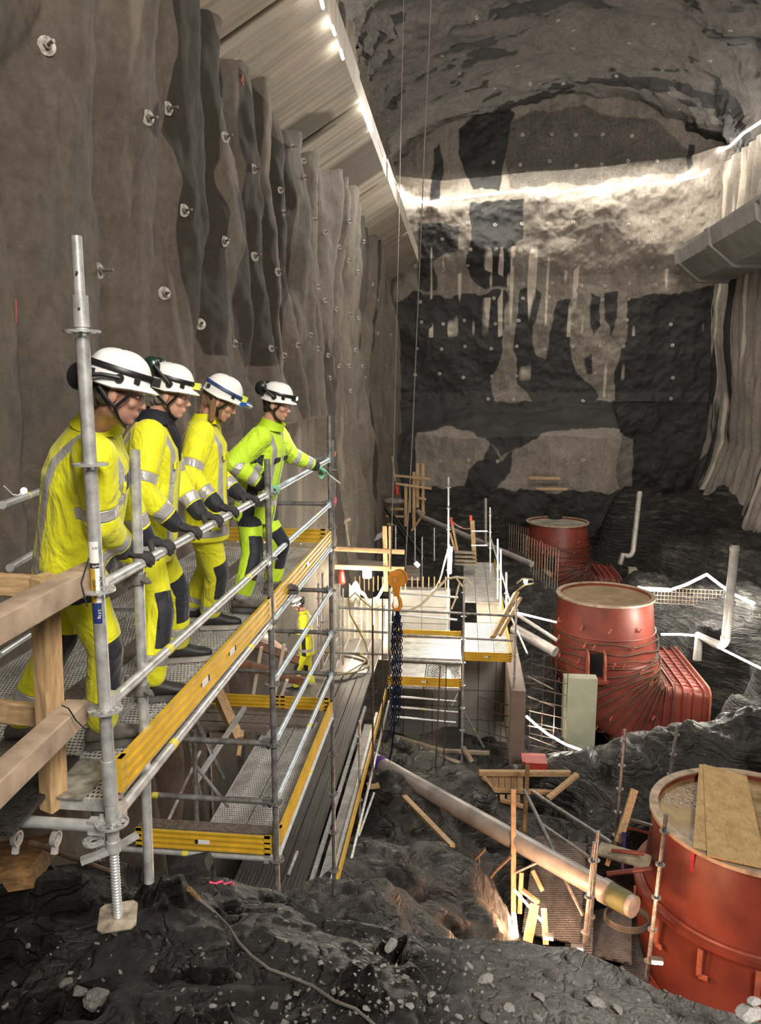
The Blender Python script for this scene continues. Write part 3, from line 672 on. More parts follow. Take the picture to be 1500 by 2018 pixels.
q.rings([[c+Rp @ Vector((x, y, z)) for x, y in pl] for z in (-.004, .004)]); q.build('foot_plate', simple('rust_stained_plate', (.42, .36, .27), .5, .3, .35, 18), jk)
q = MB(); q.disc((-1.43, YP1, -.175), (0, 0, 1), .03, .05, 12); q.bar((-1.43, YP1, -.19), (-1.545, YP1-.06, -.215), .035, .022); q.bar((-1.43, YP1, -.19), (-1.36, YP1+.08, -.17), .03, .02); q.build('wing_nut', M['galv'], jk)
# post 2: scaffold tube clamped on by couplers
p2 = P(294, 1738, 3.21); p2t = P(265, 887, 3.24)
rt = empty('scaffold_tube', p2, 'plain grey tube standing on the rock, clamped to the rails beside the near post', 'scaffold tube')
q = MB(); q.path([p2, p2t], .0242, 14); q.disc(p2t, (0, 0, 1), .0185, .004, 12); q.build('tube', M['galv'], rt)
def coupler(c, label, par=None):
    o = empty('tube_coupler', c, label, 'coupler', 'couplers on the near grey tube')
    q = MB(); q.disc(c, (0, 0, 1), .036, .045, 12); q.disc(c+Vector((-.045, 0, .0)), (0, 1, 0), .036, .045, 12); q.build('clamp_body', M['galv_dark'], o)
    q = MB(); q.tube(c+Vector((.03, -.03, 0)), c+Vector((.075, -.045, -.006)), .008, 8); q.disc(c+Vector((.055, -.04, 0)), (1, -.3, 0), .016, .016, 6); q.build('bolt_and_nut', M['galv_dark'], o)
    q = MB(); q.tube(c+Vector((-.05, 0, .03)), c+Vector((-.055, -.03, .075)), .008, 8); q.disc(c+Vector((-.055, -.02, .058)), (0, -.3, 1), .016, .014, 6); q.build('bolt_and_nut', M['galv_dark'], o)
coupler(P(273, 1140, 3.23), 'upper coupler clamping the grey tube to the hand rail')
coupler(P(279, 1358, 3.22), 'lower coupler clamping the grey tube to the middle rail')
post(XE, YP3, -3.4, 1.20, [z for z in (.94, .44, -.06, -.56, -1.06, -1.56, -2.06, -2.56)], 'grey scaffold post between third and fourth standing workers, reaching down to the rock', 'galv_dark', joint=[-1.95])
post(XE-.02, YP4, -5.2, 1.42, [.94, .44, -.06, -.56, -1.06, -1.56, -2.06, -2.56, -3.06, -3.56, -4.06], 'grey scaffold post at the far end of the upper platform, below the pointing glove', 'galv_dark')
post(XI, YP4, -4.6, 1.0, [.94, .44, -.06, -1.06, -2.06], 'scaffold post by the rock wall at the far end of the upper platform', 'galv_dark')
post(XI, YP3, -4.6, 1.0, [.94, .44, -.06, -1.06, -2.06], 'scaffold post by the rock wall behind the workers', 'galv_dark')
nm = ['hand rail', 'middle rail', 'ledger tube under the toe boards']
for k, z in enumerate(LV):
    rail((XE+.02, YP1, z), (XE, YP3, z), 'near bay %s, in front of the workers' % nm[k], tape=(.25, .78) if k else (.66,))
    rail((XE, YP3, z), (XE-.02, YP4, z), 'far bay %s of the upper platform, pale blue-grey' % nm[k], 'galvb', tape=(.72,))
for z, w_ in ((-.56, 'first'), (-1.06, 'second'), (-1.56, 'third'), (-2.06, 'fourth')):
    rail((XE, YP3, z), (XE-.02, YP4, z), 'sloping-away ledger tube below the upper platform, %s under its yellow boards' % w_, 'galvb', tape=(.5,))
nm2 = {.44: 'knee height', .94: 'hand height', -.06: 'deck level', -.56: 'first level below the deck', -1.06: 'second level below the deck', -1.56: 'third level below the deck'}
for z in (.94, .44, -.06, -.56, -1.06, -1.56):
    rail((XI, YP4, z), (XE-.02, YP4, z), 'cross tube at the far end of the upper platform, %s' % nm2[z], 'galv_dark')
for z, t in ((-1.06, 'upper'), (-1.56, 'lower')):
    rail((XI, YP3, z), (XE, YP3, z), '%s cross guard rail in front of the lower platform' % t, 'galv_dark', tape=(.35,))
rail((XI, YP3, -2.06), (XE, YP3, -2.06), 'silver cross tube under the yellow front toe board of the lower platform', 'alu', tape=(.5,))
rail((XI-.3, YP1, -.09), (XE+.02, YP1, -.09), 'silver transom tube under the near end of the upper platform', 'alu', r=.0255)
rail((XI-.3, YP1+.28, -.08), (XE+.02, YP1+.22, -.08), 'thinner silver transom just behind the near transom', 'galv', r=.017, ends=False)
rail(P(0, 997, 4.0), P(95, 963, 5.6), 'silver hand rail along the rock wall behind the first worker', 'alu', tape=(.5,), ends=False)
rail(P(15, 1122, 4.0), P(75, 1086, 4.9), 'silver knee rail along the rock wall at the left edge', 'alu', ends=False)
rail(P(-10, 1297, 3.55), P(64, 1248, 4.1), 'white edge tube along the wall side of the upper deck', 'alu', ends=False, r=.018)
# deck clips on the near transom
for i, px_ in enumerate((33, 110)):
    c = P(px_, 1652, YP1); q = MB(); q.disc(c, (1, 0, 0), .034, .022, 12, hole=.0258); q.bar(c+Vector((0, -.005, -.02)), c+Vector((0, -.02, -.06)), .024, .018, up=(0, 1, 0)); q.build('deck_claw', M['galv'], label='steel deck claw hooked over the near transom, %s of two' % ('left' if i == 0 else 'right'), cat='deck claw')
c = Vector((-1.50, YP1-.03, -.14)); q = MB(); rosette(q, c, .045); q.build('ring_clamp', M['galv'], label='small ring clamp hanging under the near transom beside the post', cat='clamp')
# decks
def deck(x0, x1, y0, y1, z, label, mat='perf', group=None, h=.06, ribs=2):
    em = 'iron' if mat == 'dark_grooved' else 'galv'
    rt = empty('steel_deck_plank', ((x0+x1)/2, (y0+y1)/2, z-h), label, 'deck plank', group)
    q = MB(); q.box(((x0+x1)/2, (y0+y1)/2, z-.004), (x1-x0-.03, y1-y0, .008)); q.build('walking_surface', M[mat], rt)
    q = MB()
    for x in (x0+.008, x1-.008): q.box((x, (y0+y1)/2, z-h/2+.004), (.014, y1-y0, h))
    for k in range(ribs):
        xx = x0+(x1-x0)*(k+1)/(ribs+1); q.box((xx-.008, (y0+y1)/2, z+.002), (.006, y1-y0-.04, .006)); q.box((xx+.008, (y0+y1)/2, z+.002), (.006, y1-y0-.04, .006))
    q.build('edge_rails', M[em], rt)
    for y in (y0+.02, y1-.02): q = MB(); q.box(((x0+x1)/2, y, z-.03), (x1-x0-.02, .04, .05)); q.build('end_cap', M[em], rt)
    return rt
wn = ['against the hand rail', 'second from the hand rail', 'third from the hand rail', 'beside the rock wall']
for b, (ya, yb, bn) in enumerate([(2.84, 5.48, 'near'), (5.58, 8.27, 'far')]):
    xs = [(-1.78, -1.47), (-2.10, -1.79), (-2.52, -2.21), (-2.84, -2.53)]
    for k, (a, c) in enumerate(xs): deck(a, c, ya, yb, 0, 'perforated steel deck plank of the %s bay, %s' % (bn, wn[k]), ribs=1)
q = MB(); q.box((-2.155, 3.55, .012), (.13, 3.0, .02)); q.build('wet_plank', M['oldwood'], label='wet brown plank lying in the deck gap beside the first worker', cat='plank')
q = MB(); q.box((-2.155, 6.6, .012), (.13, 3.0, .02)); q.build('wet_plank', M['oldwood'], label='wet brown plank lying in the deck gap beside the fourth worker', cat='plank')
q = MB(); c = PZ(25, 1555, .02); q.box((c.x, c.y-.02, .02), (.34, .62, .018), Matrix.Rotation(.08, 3, 'Z')); q.build('wet_mesh_board', simple('wet_textured_board', (.035, .033, .034), .15, .2, .5, 30, .9, bd=.02), label='dark wet textured board on the near left deck corner', cat='board')
q = MB(); q.box((-1.75, 2.99, .008), (.36, .34, .008)); q.build('cover_plate', simple('dirty_wet_plate', (.35, .33, .28), .3, .3, .4, 12, .4), label='dirty wet plate at the near corner of the deck', cat='plate')
# toe boards
def toe(p, q_, z0, label, h=.15, t=.028, mat='yellow', clip=True, sticker_=False, out=1):
    p = Vector((p[0], p[1], z0+h/2)); q = Vector((q_[0], q_[1], z0+h/2)); d = (q-p).normalized(); s = Vector((d.y, -d.x, 0))*out
    rt = empty('toe_board', (p+q)/2-Vector((0, 0, h/2)), label, 'toe board')
    mb = MB(); mb.bar(p, q, t*.55, h); 
    for k in (-.5, -.17, .17, .5):
        o = Vector((0, 0, k*h*.93)); mb.bar(p+o+s*t*.25, q+o+s*t*.25, t*.75, h*.10)
    mb.build('board_profile', M[mat], rt)
    for e, sg in ((p, 1), (q, -1)): mb = MB(); mb.bar(e-d*.004*sg, e+d*.05*sg, t*1.25, h*1.03); mb.build('end_fitting', M[mat], rt)
    if sticker_:
        for u in (.42, .62) if sticker_ == 2 else (.5,):
            c = p.lerp(q, u)+s*t*.66
            mb = MB(); mb.bar(c-d*.06, c+d*.035, .003, .035); mb.build('white_sticker', M['white'], rt)
            mb = MB(); mb.bar(c+d*.035, c+d*.06, .003, .036); mb.build('dark_sticker', M['navy'], rt)
    return rt
toe((XE+.0, YP1+.12), (XE, YP3-.05), .0, 'long yellow toe board of the near bay, in front of the workers', sticker_=2)
toe((XE, YP3+.05), (XE-.02, YP4-.03), .0, 'long yellow toe board of the far bay, below the pointing worker', sticker_=1)
toe((XI+.1, YP4), (XE-.08, YP4), .0, 'short yellow toe board closing the far end of the upper platform')
ZL = -2.0
toe((XE-.04, YP3-.02), (-2.62, YP3-.02), ZL+.0, 'yellow front toe board of the lower platform with white and navy sticker', sticker_=1, out=-1)
toe((XE, YP3+.1), (XE-.02, YP4-.08), ZL, 'narrow-looking yellow side toe board of the lower platform, running away')
toe((-2.92, YP4-.02), (-2.1, YP4-.02), ZL, 'yellow far toe board of the lower platform, left length')
toe((-2.08, YP4-.02), (XE-.06, YP4-.02), ZL, 'yellow far toe board of the lower platform, right length')
deck(-1.80, -1.48, YP3+.32, YP4-.35, ZL, 'dusty perforated lower platform plank beside its yellow side board', 'perf', ribs=1)
deck(-2.13, -1.81, YP3+.32, YP4-.35, ZL, 'dusty perforated lower platform plank next to the open gap', 'perf', ribs=1)
for k, (ya, t) in enumerate([(YP3+.05, 'near, behind the front toe board'), (YP3+.19, 'near, second row')]):
    q = MB(); q.box((-2.1, ya+.065, ZL+.02), (1.22, .125, .03)); q.build('weathered_plank', M['oldwood'], label='weathered cross plank of the lower platform, '+t, cat='plank')
for k, (ya, t) in enumerate([(YP4-.30, 'far end, against the yellow board'), (YP4-.52, 'far end, second row'), (YP4-.74, 'far end, third row by the open gap')]):
    q = MB(); q.box((-2.25+(.0 if k < 2 else -.22), ya+.1, ZL+.02), (1.3 if k < 2 else .8, .19, .035)); q.build('weathered_plank', M['oldwood'], label='weathered cross plank of the lower platform, '+t, cat='plank')
# lattice braces in the gap
def brace(p, q_, label, r=.02, mat='galv_dark', cat='brace tube', name='brace_tube', sq=False, group=None):
    mb = MB()
    if sq: mb.bar(p, q_, r*2, r*2)
    else: mb.tube(p, q_, r, 8)
    return mb.build(name, M[mat], label=label, cat=cat, group=group)
brace(P(425, 1355, 7.6), P(470, 1458, 7.2), 'square wooden strut sloping down below the yellow near boards', .05, 'wood', sq=True)
brace(P(375, 1395, 6.4), P(440, 1535, 6.6), 'lattice tube sloping down to the lower platform edge')
brace(P(383, 1545, 6.0), P(482, 1395, 7.6), 'flat light brace rising right through the open gap', .02, 'alu', sq=True)
brace(P(395, 1565, 6.2), P(358, 1400, 6.2), 'thin upright tube in the open gap behind the second tube', .018)
brace(P(388, 1640, 5.9), P(383, 1440, 5.9), 'upright lattice tube left of the perforated lower planks', .022)
brace(P(330, 1620, 6.0), P(395, 1480, 6.6), 'thin diagonal tube low in the dark gap', .015, 'galv')
brace(P(450, 1590, 5.9), P(378, 1500, 5.9), 'lattice diagonal beside the lower planks', .016)
brace(P(478, 1440, 7.4), P(470, 1490, 7.2), 'short upright joining the far planks', .018, 'wood', sq=True)
brace(P(60, 1660, 2.9), P(225, 1720, 3.4), 'thin brown brace under the near transom', .012, 'rust')
# timbers at left
def timber(p, q_, w, h, label, mat='wood', up=(0, 0, 1), cat='timber', name='timber_beam', seg=14):
    p = Vector(p); q = Vector(q_); d = (q-p).normalized(); x = d.cross(Vector(up)).normalized(); z = x.cross(d); rings = []
    rnd = random.Random(int(abs(p.x*1000)+abs(q.z*77)))
    for i in range(seg+1):
        c = p.lerp(q, i/seg); b = .006; k = [rnd.uniform(-.0015, .0015) for _ in range(8)]
        pl = [(-w/2+b, -h/2), (w/2-b, -h/2), (w/2, -h/2+b), (w/2, h/2-b), (w/2-b, h/2), (-w/2+b, h/2), (-w/2, h/2-b), (-w/2, -h/2+b)]
        rings.append([c+x*(a+k[j])+z*(bb+k[j]) for j, (a, bb) in enumerate(pl)])
    mb = MB(); mb.rings(rings); return mb.build(name, M[mat], label=label, cat=cat)
timber(P(-60, 1262, 2.06), P(186, 1130, 2.92), .095, .095, 'thick dirty timber rail at chest height tied to the near post', 'timber_dirty')
timber(P(-40, 1580, 2.10), P(152, 1400, 2.80), .095, .095, 'thick dirty timber rail at knee height tied to the near post', 'timber_dirty')
TP = P(87, 1136, 2.78); TB = P(107, 1588, 2.86)
timber(TB, TP, .075, .095, 'upright orange-brown timber post standing on the deck behind the thick rails', 'wood', up=(.3, 1, 0))
timber(P(-30, 1150, 2.94), P(112, 1158, 2.96), .045, .095, 'pale horizontal timber behind the upper thick rail at the left edge', 'wood_x')
timber(P(-30, 1398, 2.94), P(80, 1410, 2.96), .045, .10, 'bark-edged horizontal timber behind the lower thick rail at the left edge', 'wood_x')
q = MB()
q.path([P(175, 1100, 2.72), P(160, 1150, 2.70), P(172, 1195, 2.72)], .003, 6); q.build('tie_wire', M['iron'], label='wire tying the upper thick timber to the near post', cat='wire')
q = MB(); q.path([P(122, 1390, 2.60), P(135, 1396, 2.62), P(150, 1420, 2.64), P(176, 1444, 2.72)], .003, 6); q.build('tie_wire', M['iron'], label='wire tying the lower thick timber to the near post', cat='wire')
timber(P(-60, 1718, 3.1), P(88, 1694, 3.15), .30, .10, 'orange-brown timber baulk under the near left deck corner', 'wood_dark')
timber(P(-40, 1790, 3.0), P(17, 1762, 3.05), .1, .12, 'brown timber end at the bottom left edge on the rock', 'wood_dark')
# ================= PEOPLE =================
def _hivis(name, col):
    m = NT(name); v = m.coord(); n = m.noise(v, 5, 4)
    yel = m.ramp(n, [(.3, tuple(c*.82 for c in col)), (.7, col)])
    st = m.attr('stripe'); nv = m.attr('navy')
    w1 = m.math('MULTIPLY', m.math('SUBTRACT', m.noise(v, 28, 2), .5), .008)
    sn = m.ramp(m.math('ADD', m.math('MULTIPLY', m.math('ADD', nv, w1), 60.0), .5), [(.4, 0), (.6, 1)])
    ss = m.ramp(m.math('ADD', m.math('MULTIPLY', st, 60.0), .5), [(.4, 0), (.6, 1)])
    c = m.mix(sn, yel, (.010, .012, .020)); c = m.mix(ss, c, (.44, .43, .42))
    m.set('Base Color', c); m.set('Roughness', m.ramp(ss, [(0, .7), (1, .38)])); m.set('Metallic', m.ramp(ss, [(0, 0), (1, .25)]))
    cl = m.coord((1, 1, .55)); f1 = m.noise(cl, 7, 3, .5, 1.2); f2 = m.noise(v, 26, 4, .6, .6)
    h = m.math('ADD', f1, m.math('MULTIPLY', f2, .09)); seam = m.ramp(m.math('ABSOLUTE', st), [(0, 0), (.004, 1)])
    h = m.math('ADD', h, m.math('MULTIPLY', seam, .12))
    m.set('Normal', m.bump(h, .6, .06)); m.set('Sheen Weight', .15); return m.m
M['hv'] = _hivis('lemon_high_visibility_cloth', (.80, .80, .012))
M['hvg'] = _hivis('lime_high_visibility_cloth', (.58, .86, .025))
def solid(mb, vox, smooth=5, fold=0, fs=9):
    me = bpy.data.meshes.new('tmp'); me.from_pydata([tuple(v) for v in mb.v], [], mb.f)
    o = bpy.data.objects.new('tmp', me); COL.objects.link(o)
    r = o.modifiers.new('r', 'REMESH'); r.mode = 'VOXEL'; r.voxel_size = vox
    s = o.modifiers.new('s', 'SMOOTH'); s.factor = .5; s.iterations = smooth
    m2 = bpy.data.meshes.new_from_object(o.evaluated_get(bpy.context.evaluated_depsgraph_get()))
    bpy.data.objects.remove(o); bpy.data.meshes.remove(me)
    n = len(m2.vertices); V = np.zeros(n*3); m2.vertices.foreach_get('co', V); V = V.reshape(-1, 3)
    N = np.zeros(n*3); m2.vertices.foreach_get('normal', N); N = N.reshape(-1, 3)
    if fold:
        a = fbm(V[:, 0]*fs, V[:, 1]*fs, V[:, 2]*fs*.6, 3); rg = .5-np.abs(vnoise(V[:, 0]*fs*.7+a, V[:, 1]*fs*.7, V[:, 2]*fs*.5))*2
        V = V+N*((a*.9+rg*.5)*fold)[:, None]
    return m2, V, N
def put(me, V, name, mat, parent=None, **k):
    o0 = np.array(wloc(parent)) if parent is not None else np.array([0, 0, 0])
    me.vertices.foreach_set('co', (V-o0).ravel()); me.materials.clear(); me.polygons.foreach_set('use_smooth', [True]*len(me.polygons)); me.update()
    return link_mesh(name, me, mat, parent, **k)
def segd(V, a, b):
    a = np.array(a); b = np.array(b); d = b-a; t = np.clip(((V-a) @ d)/(d @ d), 0, 1); return np.linalg.norm(V-a-t[:, None]*d, axis=1), t
def ik(a, b, l1, l2, pole):
    a = Vector(a); b = Vector(b); d = b-a; L = min(d.length, (l1+l2)*.995); u = d.normalized()
    x = (l1*l1-l2*l2+L*L)/(2*L); h = math.sqrt(max(0, l1*l1-x*x)); pl = Vector(pole); pl = (pl-u*pl.dot(u)).normalized()
    return a+u*x*(d.length/L)+pl*h
def grip_hand(c, ax, out, sgn, drop=.03):
    """points of a hand closed over the rail: returns wrist, chains[(pts, radii)]"""
    c = Vector(c); ax = Vector(ax).normalized(); o = Vector(out); o = (o-ax*o.dot(ax)).normalized(); up = ax.cross(o); up = up if up.z > 0 else -up
    R = .0375; pt = lambda off, th: c+ax*off+(o*math.sin(th)+up*math.cos(th))*R
    wr = c-o*.088+up*.055; ch = []
    for j in range(4):
        off = (j-1.5)*.0215*(-sgn); ln = (1, 1.08, 1.02, .82)[j]; b = math.radians(-38)
        kn = pt(off, b)+up*.006
        ch.append(([wr+ax*off*.6+o*.012, kn, pt(off, b+math.radians(66*ln)), pt(off, b+math.radians(112*ln)), pt(off, b+math.radians(150*ln))], [.0165, .0125, .0112, .0102, .009]))
    t0 = wr+o*.02+ax*sgn*.026-up*.004
    ch.append(([t0, c+ax*sgn*.052-o*.042+up*.012, c+ax*sgn*.060-o*.034-up*.016, c+ax*sgn*.056-o*.014-up*.034], [.016, .0135, .012, .0095]))
    return wr, ch
def point_hand(wr, d, up, sgn, extend=(0,), curl=1.9):
    """hand with the index finger stretched out along d, others curled"""
    wr = Vector(wr); d = Vector(d).normalized(); s = d.cross(Vector(up)).normalized()*sgn; up = s.cross(d)*sgn; ch = []
    for j in range(4):
        off = s*((j-1.5)*-.0205); kn = wr+d*.088+off; L = (.078, .085, .08, .062)[j]; pts = [wr+off*.5+d*.015, kn]; ang = 0
        segs = (.45, .3, .25)
        for q, g in enumerate(segs):
            ang += (.08 if j in extend else curl*(.42, .42, .25)[q]); pts.append(pts[-1]+(d*math.cos(ang)-up*math.sin(ang))*L*g)
        ch.append((pts, [.017, .0135, .0115, .0105, .009]))
    t0 = wr+d*.02+s*.026; ch.append(([t0, t0+d*.035+s*.018-up*.012, t0+d*.062+s*.008-up*.022, t0+d*.08-s*.006-up*.026], [.016, .013, .0115, .0095]))
    return ch
def loft(mb, secs, n=20):
    """secs: (centre, xdir, ydir, rx, ry)"""
    mb.rings([[Vector(c)+Vector(x)*rx*math.cos(a)+Vector(y)*ry*math.sin(a) for a in [2*math.pi*k/n for k in range(n)]] for c, x, y, rx, ry in secs]); return mb
def person(label, pelvis, neck, head, hd, face, hands, feet, hv='hv', vox=.008, glove='glove', skin='skin', hair='hair_brown', helmet={}, shoe='shoe', sole='sole', pants={}, jack={}, group=None, hairlong=False, gl=True, sc=1.0, collar='hv'):
    h = math.radians(hd); f = Vector((math.cos(h), math.sin(h), 0)); l = Vector((-math.sin(h), math.cos(h), 0)); up = Vector((0, 0, 1))
    pv = Vector(pelvis); nk = Vector(neck); hc = Vector(head); ax = (nk-pv).normalized()
    fwd = (f-ax*f.dot(ax)).normalized(); lat = ax.cross(fwd)
    yaw, pit = [math.radians(a) for a in face]
    hf = Vector((math.cos(h+yaw)*math.cos(pit), math.sin(h+yaw)*math.cos(pit), -math.sin(pit))); hl = Vector((-math.sin(h+yaw), math.cos(h+yaw), 0)); hu = hf.cross(hl)
    RH = Matrix((hf, hl, hu)).transposed(); H = lambda x, y, z: hc+RH @ Vector((x, y, z))
    sh = {s: nk-ax*.055+lat*s*.185+fwd*.015 for s in (-1, 1)}       # -1 right, 1 left
    hip = {s: pv+lat*s*.095-ax*.03 for s in (-1, 1)}
    arm = {}; chains = {}
    for s in (-1, 1):
        hdn = hands[s]
        if hdn[0] == 'grip': wr, ch = grip_hand(hdn[1], hdn[2], hdn[3], -s if True else s)
        else: wr = Vector(hdn[1]); ch = point_hand(wr, hdn[2], hdn[3], s, *hdn[4:])
        el = ik(sh[s], wr, .30, .265, Vector(hdn[-1]) if False else (-fwd*.5+lat*s*.55-up*.8)); arm[s] = (sh[s], el, wr); chains[s] = ch
    leg = {}
    for s in (-1, 1):
        ft, fd = feet[s][0], math.radians(feet[s][1]); ft = Vector(ft); an = ft+up*.09; kp = feet[s][2] if len(feet[s]) > 2 else f*1.0+l*s*.12
        LL = max(.36, min(.47, (an-hip[s]).length*.512)); leg[s] = (hip[s], ik(hip[s], an, LL, LL*.98, kp), an, Vector((math.cos(fd), math.sin(fd), 0)))
    # ---- body: one continuous surface
    b = MB()
    b.ell(H(-.005, 0, .035), (.100, .078, .098), RH, 22, 14); b.ell(H(.030, 0, -.050), (.062, .056, .078), RH, 20, 12); b.ell(H(.060, 0, -.100), (.026, .030, .022), RH, 14, 8)
    b.ell(H(.02, 0, -.085), (.055, .05, .03), RH, 14, 8); b.ell(H(.055, 0, -.02), (.042, .060, .045), RH, 16, 8)
    b.capsule(H(.092, 0, .005), H(.113, 0, -.036), .008, .0125, 10); b.ell(H(.104, 0, -.040), (.013, .018, .009), RH, 12, 6)
    for s in (-1, 1):
        b.ell(H(.078, s*.030, .022), (.018, .028, .010), RH, 12, 6); b.ell(H(.066, s*.042, -.030), (.022, .022, .02), RH, 12, 6)
        b.ell(H(-.004, s*.079, -.012), (.020, .010, .034), RH, 12, 8); b.ell(H(.004, s*.082, -.018), (.008, .008, .012), RH, 8, 6)
    b.ell(H(.089, 0, -.066), (.013, .024, .0065), RH, 12, 6); b.ell(H(.087, 0, -.078), (.012, .021, .007), RH, 12, 6)
    b.capsule(H(-.02, 0, -.05), nk-ax*.02, .056, .062, 16)
    loft(b, [(pv-ax*.10, fwd, lat, .09, .13), (pv, fwd, lat, .10, .15), (pv+ax*.2, fwd, lat, .095, .14), (nk-ax*.17, fwd, lat, .105, .165), (nk-ax*.06, fwd, lat, .085, .15), (nk, fwd, lat, .055, .06)])
    for s in (-1, 1):
        a, e, w_ = arm[s]; b.capsule(a, e, .052, .042, 12); b.capsule(e, w_, .042, .028, 12)
        for pts, rr in chains[s]:
            for i in range(len(pts)-1): b.capsule(pts[i], pts[i+1], rr[i]*.72, rr[i+1]*.72, 7)
        hp, kn, an, fd = leg[s]; b.capsule(hp, kn, .078, .055, 12); b.capsule(kn, an, .052, .036, 12); b.capsule(an-up*.02, an+fd*.14-up*.06, .036, .026, 10)
    me, V, N = solid(b, vox*.8, 3)
    org = Vector((pv.x, pv.y, min(feet[-1][0].z, feet[1][0].z)))
    body = put(me, V-np.array(org), 'person', M[skin]); body.location = org; tag(body, label, 'person', group)
    # eyes
    if vox < .012:
        for s in (-1, 1):
            q = MB(); q.ell(H(.0845, s*.031, .001), (.010, .013, .006), RH, 10, 6); e_ = q.build('eye', M['eyewhite'], body); q = MB(); q.ell(H(.0915, s*.031, .000), (.0045, .005, .005), RH, 8, 6); q.build('iris', M['black'], e_)
    # hair
    q = MB(); q.ell(H(-.026, 0, .015), (.088, .080, .085), RH, 18, 10)
    for s in (-1, 1): q.ell(H(-.035, s*.065, -.02), (.035, .017, .04), RH, 10, 6)
    q.ell(H(-.065, 0, -.04), (.035, .06, .045), RH, 12, 8)
    if hairlong:
        for s in (-1, 1):
            q.capsule(H(.02, s*.074, .0), H(.045, s*.066, -.10), .017, .012, 8); q.capsule(H(-.03, s*.07, .0), H(.005, s*.085, -.13), .026, .02, 8)
        q.capsule(H(-.08, 0, 0), H(-.06, .02, -.16), .05, .04, 10); q.capsule(H(-.07, .05, -.02), H(-.10, .05, -.20), .04, .022, 8)
    me, V, N = solid(q, vox*.8, 2, .004, 30); put(me, V, 'hair', M[hair], body)
    # ---- jacket
    J = MB(); g = jack; hem = g.get('hem', .13); bulk = g.get('bulk', 1.0)
    loft(J, [(pv-ax*hem, fwd, lat, .175*bulk, .215*bulk), (pv-ax*.02, fwd, lat, .178*bulk, .215*bulk), (pv+ax*.16, fwd, lat, .170*bulk, .212*bulk), (nk-ax*.24, fwd, lat, .172*bulk, .222), (nk-ax*.13, fwd, lat, .158, .212), (nk-ax*.055, fwd, lat, .118, .175), (nk+ax*.0, fwd, lat, .085, .105), (nk+ax*.015, fwd, lat, .07, .08)], 28)
    for s in (-1, 1):
        a, e, w_ = arm[s]; J.ell(a, (.093, .093, .093), None, 14, 8); J.capsule(a, e, .092, .078, 14); J.capsule(e, e.lerp(w_, .97), .078, .050, 14)
        J.capsule(a, nk-ax*.16, .08, .10, 12)
    me, V, N = solid(J, vox, 7, .011*g.get('fold', 1), 8)
    dR, tR = [], []; best = None
    tt = (V-np.array(pv)) @ np.array(ax); la = (V-np.array(pv)) @ np.array(lat); fw = (V-np.array(pv)) @ np.array(fwd)
    dtor = np.abs(la)/1.0*0+np.sqrt((la/.20)**2+(fw/.155)**2)
    st = np.full(len(V), -1.0); nv_ = np.full(len(V), -1.0)
    T = (nk-pv).length
    isarm = np.zeros(len(V), bool)
    for s in (-1, 1):
        a, e, w_ = arm[s]; d1, t1 = segd(V, a, e); d2, t2 = segd(V, e, w_); L1 = (e-a).length; L2 = (w_-e).length
        u = np.where(d1 < d2, t1*L1, L1+t2*L2); d = np.minimum(d1, d2); am = (d < .130) & ((u > .10) | (np.abs(la) > .185)) & ((d/.088 < dtor*1.0) | (u > L1*.9)) & (u > .03)
        isarm |= am
        for (c0, hw) in g.get('arm', ((L1*.80, .027), (L1+L2*.62, .030))): st = np.where(am, np.maximum(st, hw-np.abs(u-c0)), st)
        nv_ = np.where(am, np.maximum(nv_, np.minimum(u-(L1+L2*g.get('cuff', .76)), 1)), nv_)
        if g.get('inner'): nv_ = np.where(am & (u < L1*1.1), np.maximum(nv_, np.minimum(.03-np.abs((V-np.array(a)) @ np.array(fwd)*1.0-.02), (u-.12)))-.0, nv_)
    tor = ~isarm
    for c0, hw in g.get('waist', ((.02, .028),)): st = np.where(tor, np.maximum(st, hw-np.abs(tt-c0)), st)
    for c0 in (.115,): st = np.where(tor & (tt > g.get('waist', ((.02, .028),))[0][0]), np.maximum(st, .024-np.abs(np.abs(la)-c0)), st)
    nv_ = np.where(tor, np.maximum(nv_, g.get('navyhem', -.2)-tt), nv_)
    if g.get('yoke'): z0, z1 = g['yoke']; nv_ = np.where(tor & (fw > .02) & (la < .12), np.maximum(nv_, np.minimum(tt-z0*T, z1*T-tt)), nv_)
    if g.get('placket', True): nv_ = np.where(tor & (fw > 0), np.maximum(nv_, .006-np.abs(la)), nv_)
    if g.get('side'): nv_ = np.where(tor, np.maximum(nv_, np.minimum(.045-np.abs(fw-.03), (np.abs(la)-.13))), nv_); nv_ = np.where(tor & (tt > T*.72), -1, nv_)
    jo = put(me, V, 'jacket', M[hv], body)
    for nm_, arr in (('stripe', st), ('navy', nv_)):
        at = me.attributes.new(nm_, 'FLOAT', 'POINT'); at.data.foreach_set('value', arr.astype(np.float32))
    # collar
    q = MB(); n = 22; cc = nk+ax*.005; rings = []
    hgt = g.get('collar', .075)*.8; nd = (hc-nk).normalized()
    for (k, r_, z_) in ((0, 1.12, -.02), (1, 1.0, .5), (2, .98, 1.0), (3, .90, 1.0), (4, .90, .3)):
        rings.append([cc+fwd*(.098*r_*math.cos(a)+.016+.02*z_)+lat*.094*r_*math.sin(a)+(ax*.7+nd*.3)*hgt*z_*(1-.32*max(0, math.cos(a))) for a in [2*math.pi*i/n for i in range(n)]])
    q.rings(rings, cap=False); q.build('collar', M['navy'] if collar == 'navy' else M['hvplain' if hv == 'hv' else 'hvgplain'], jo)
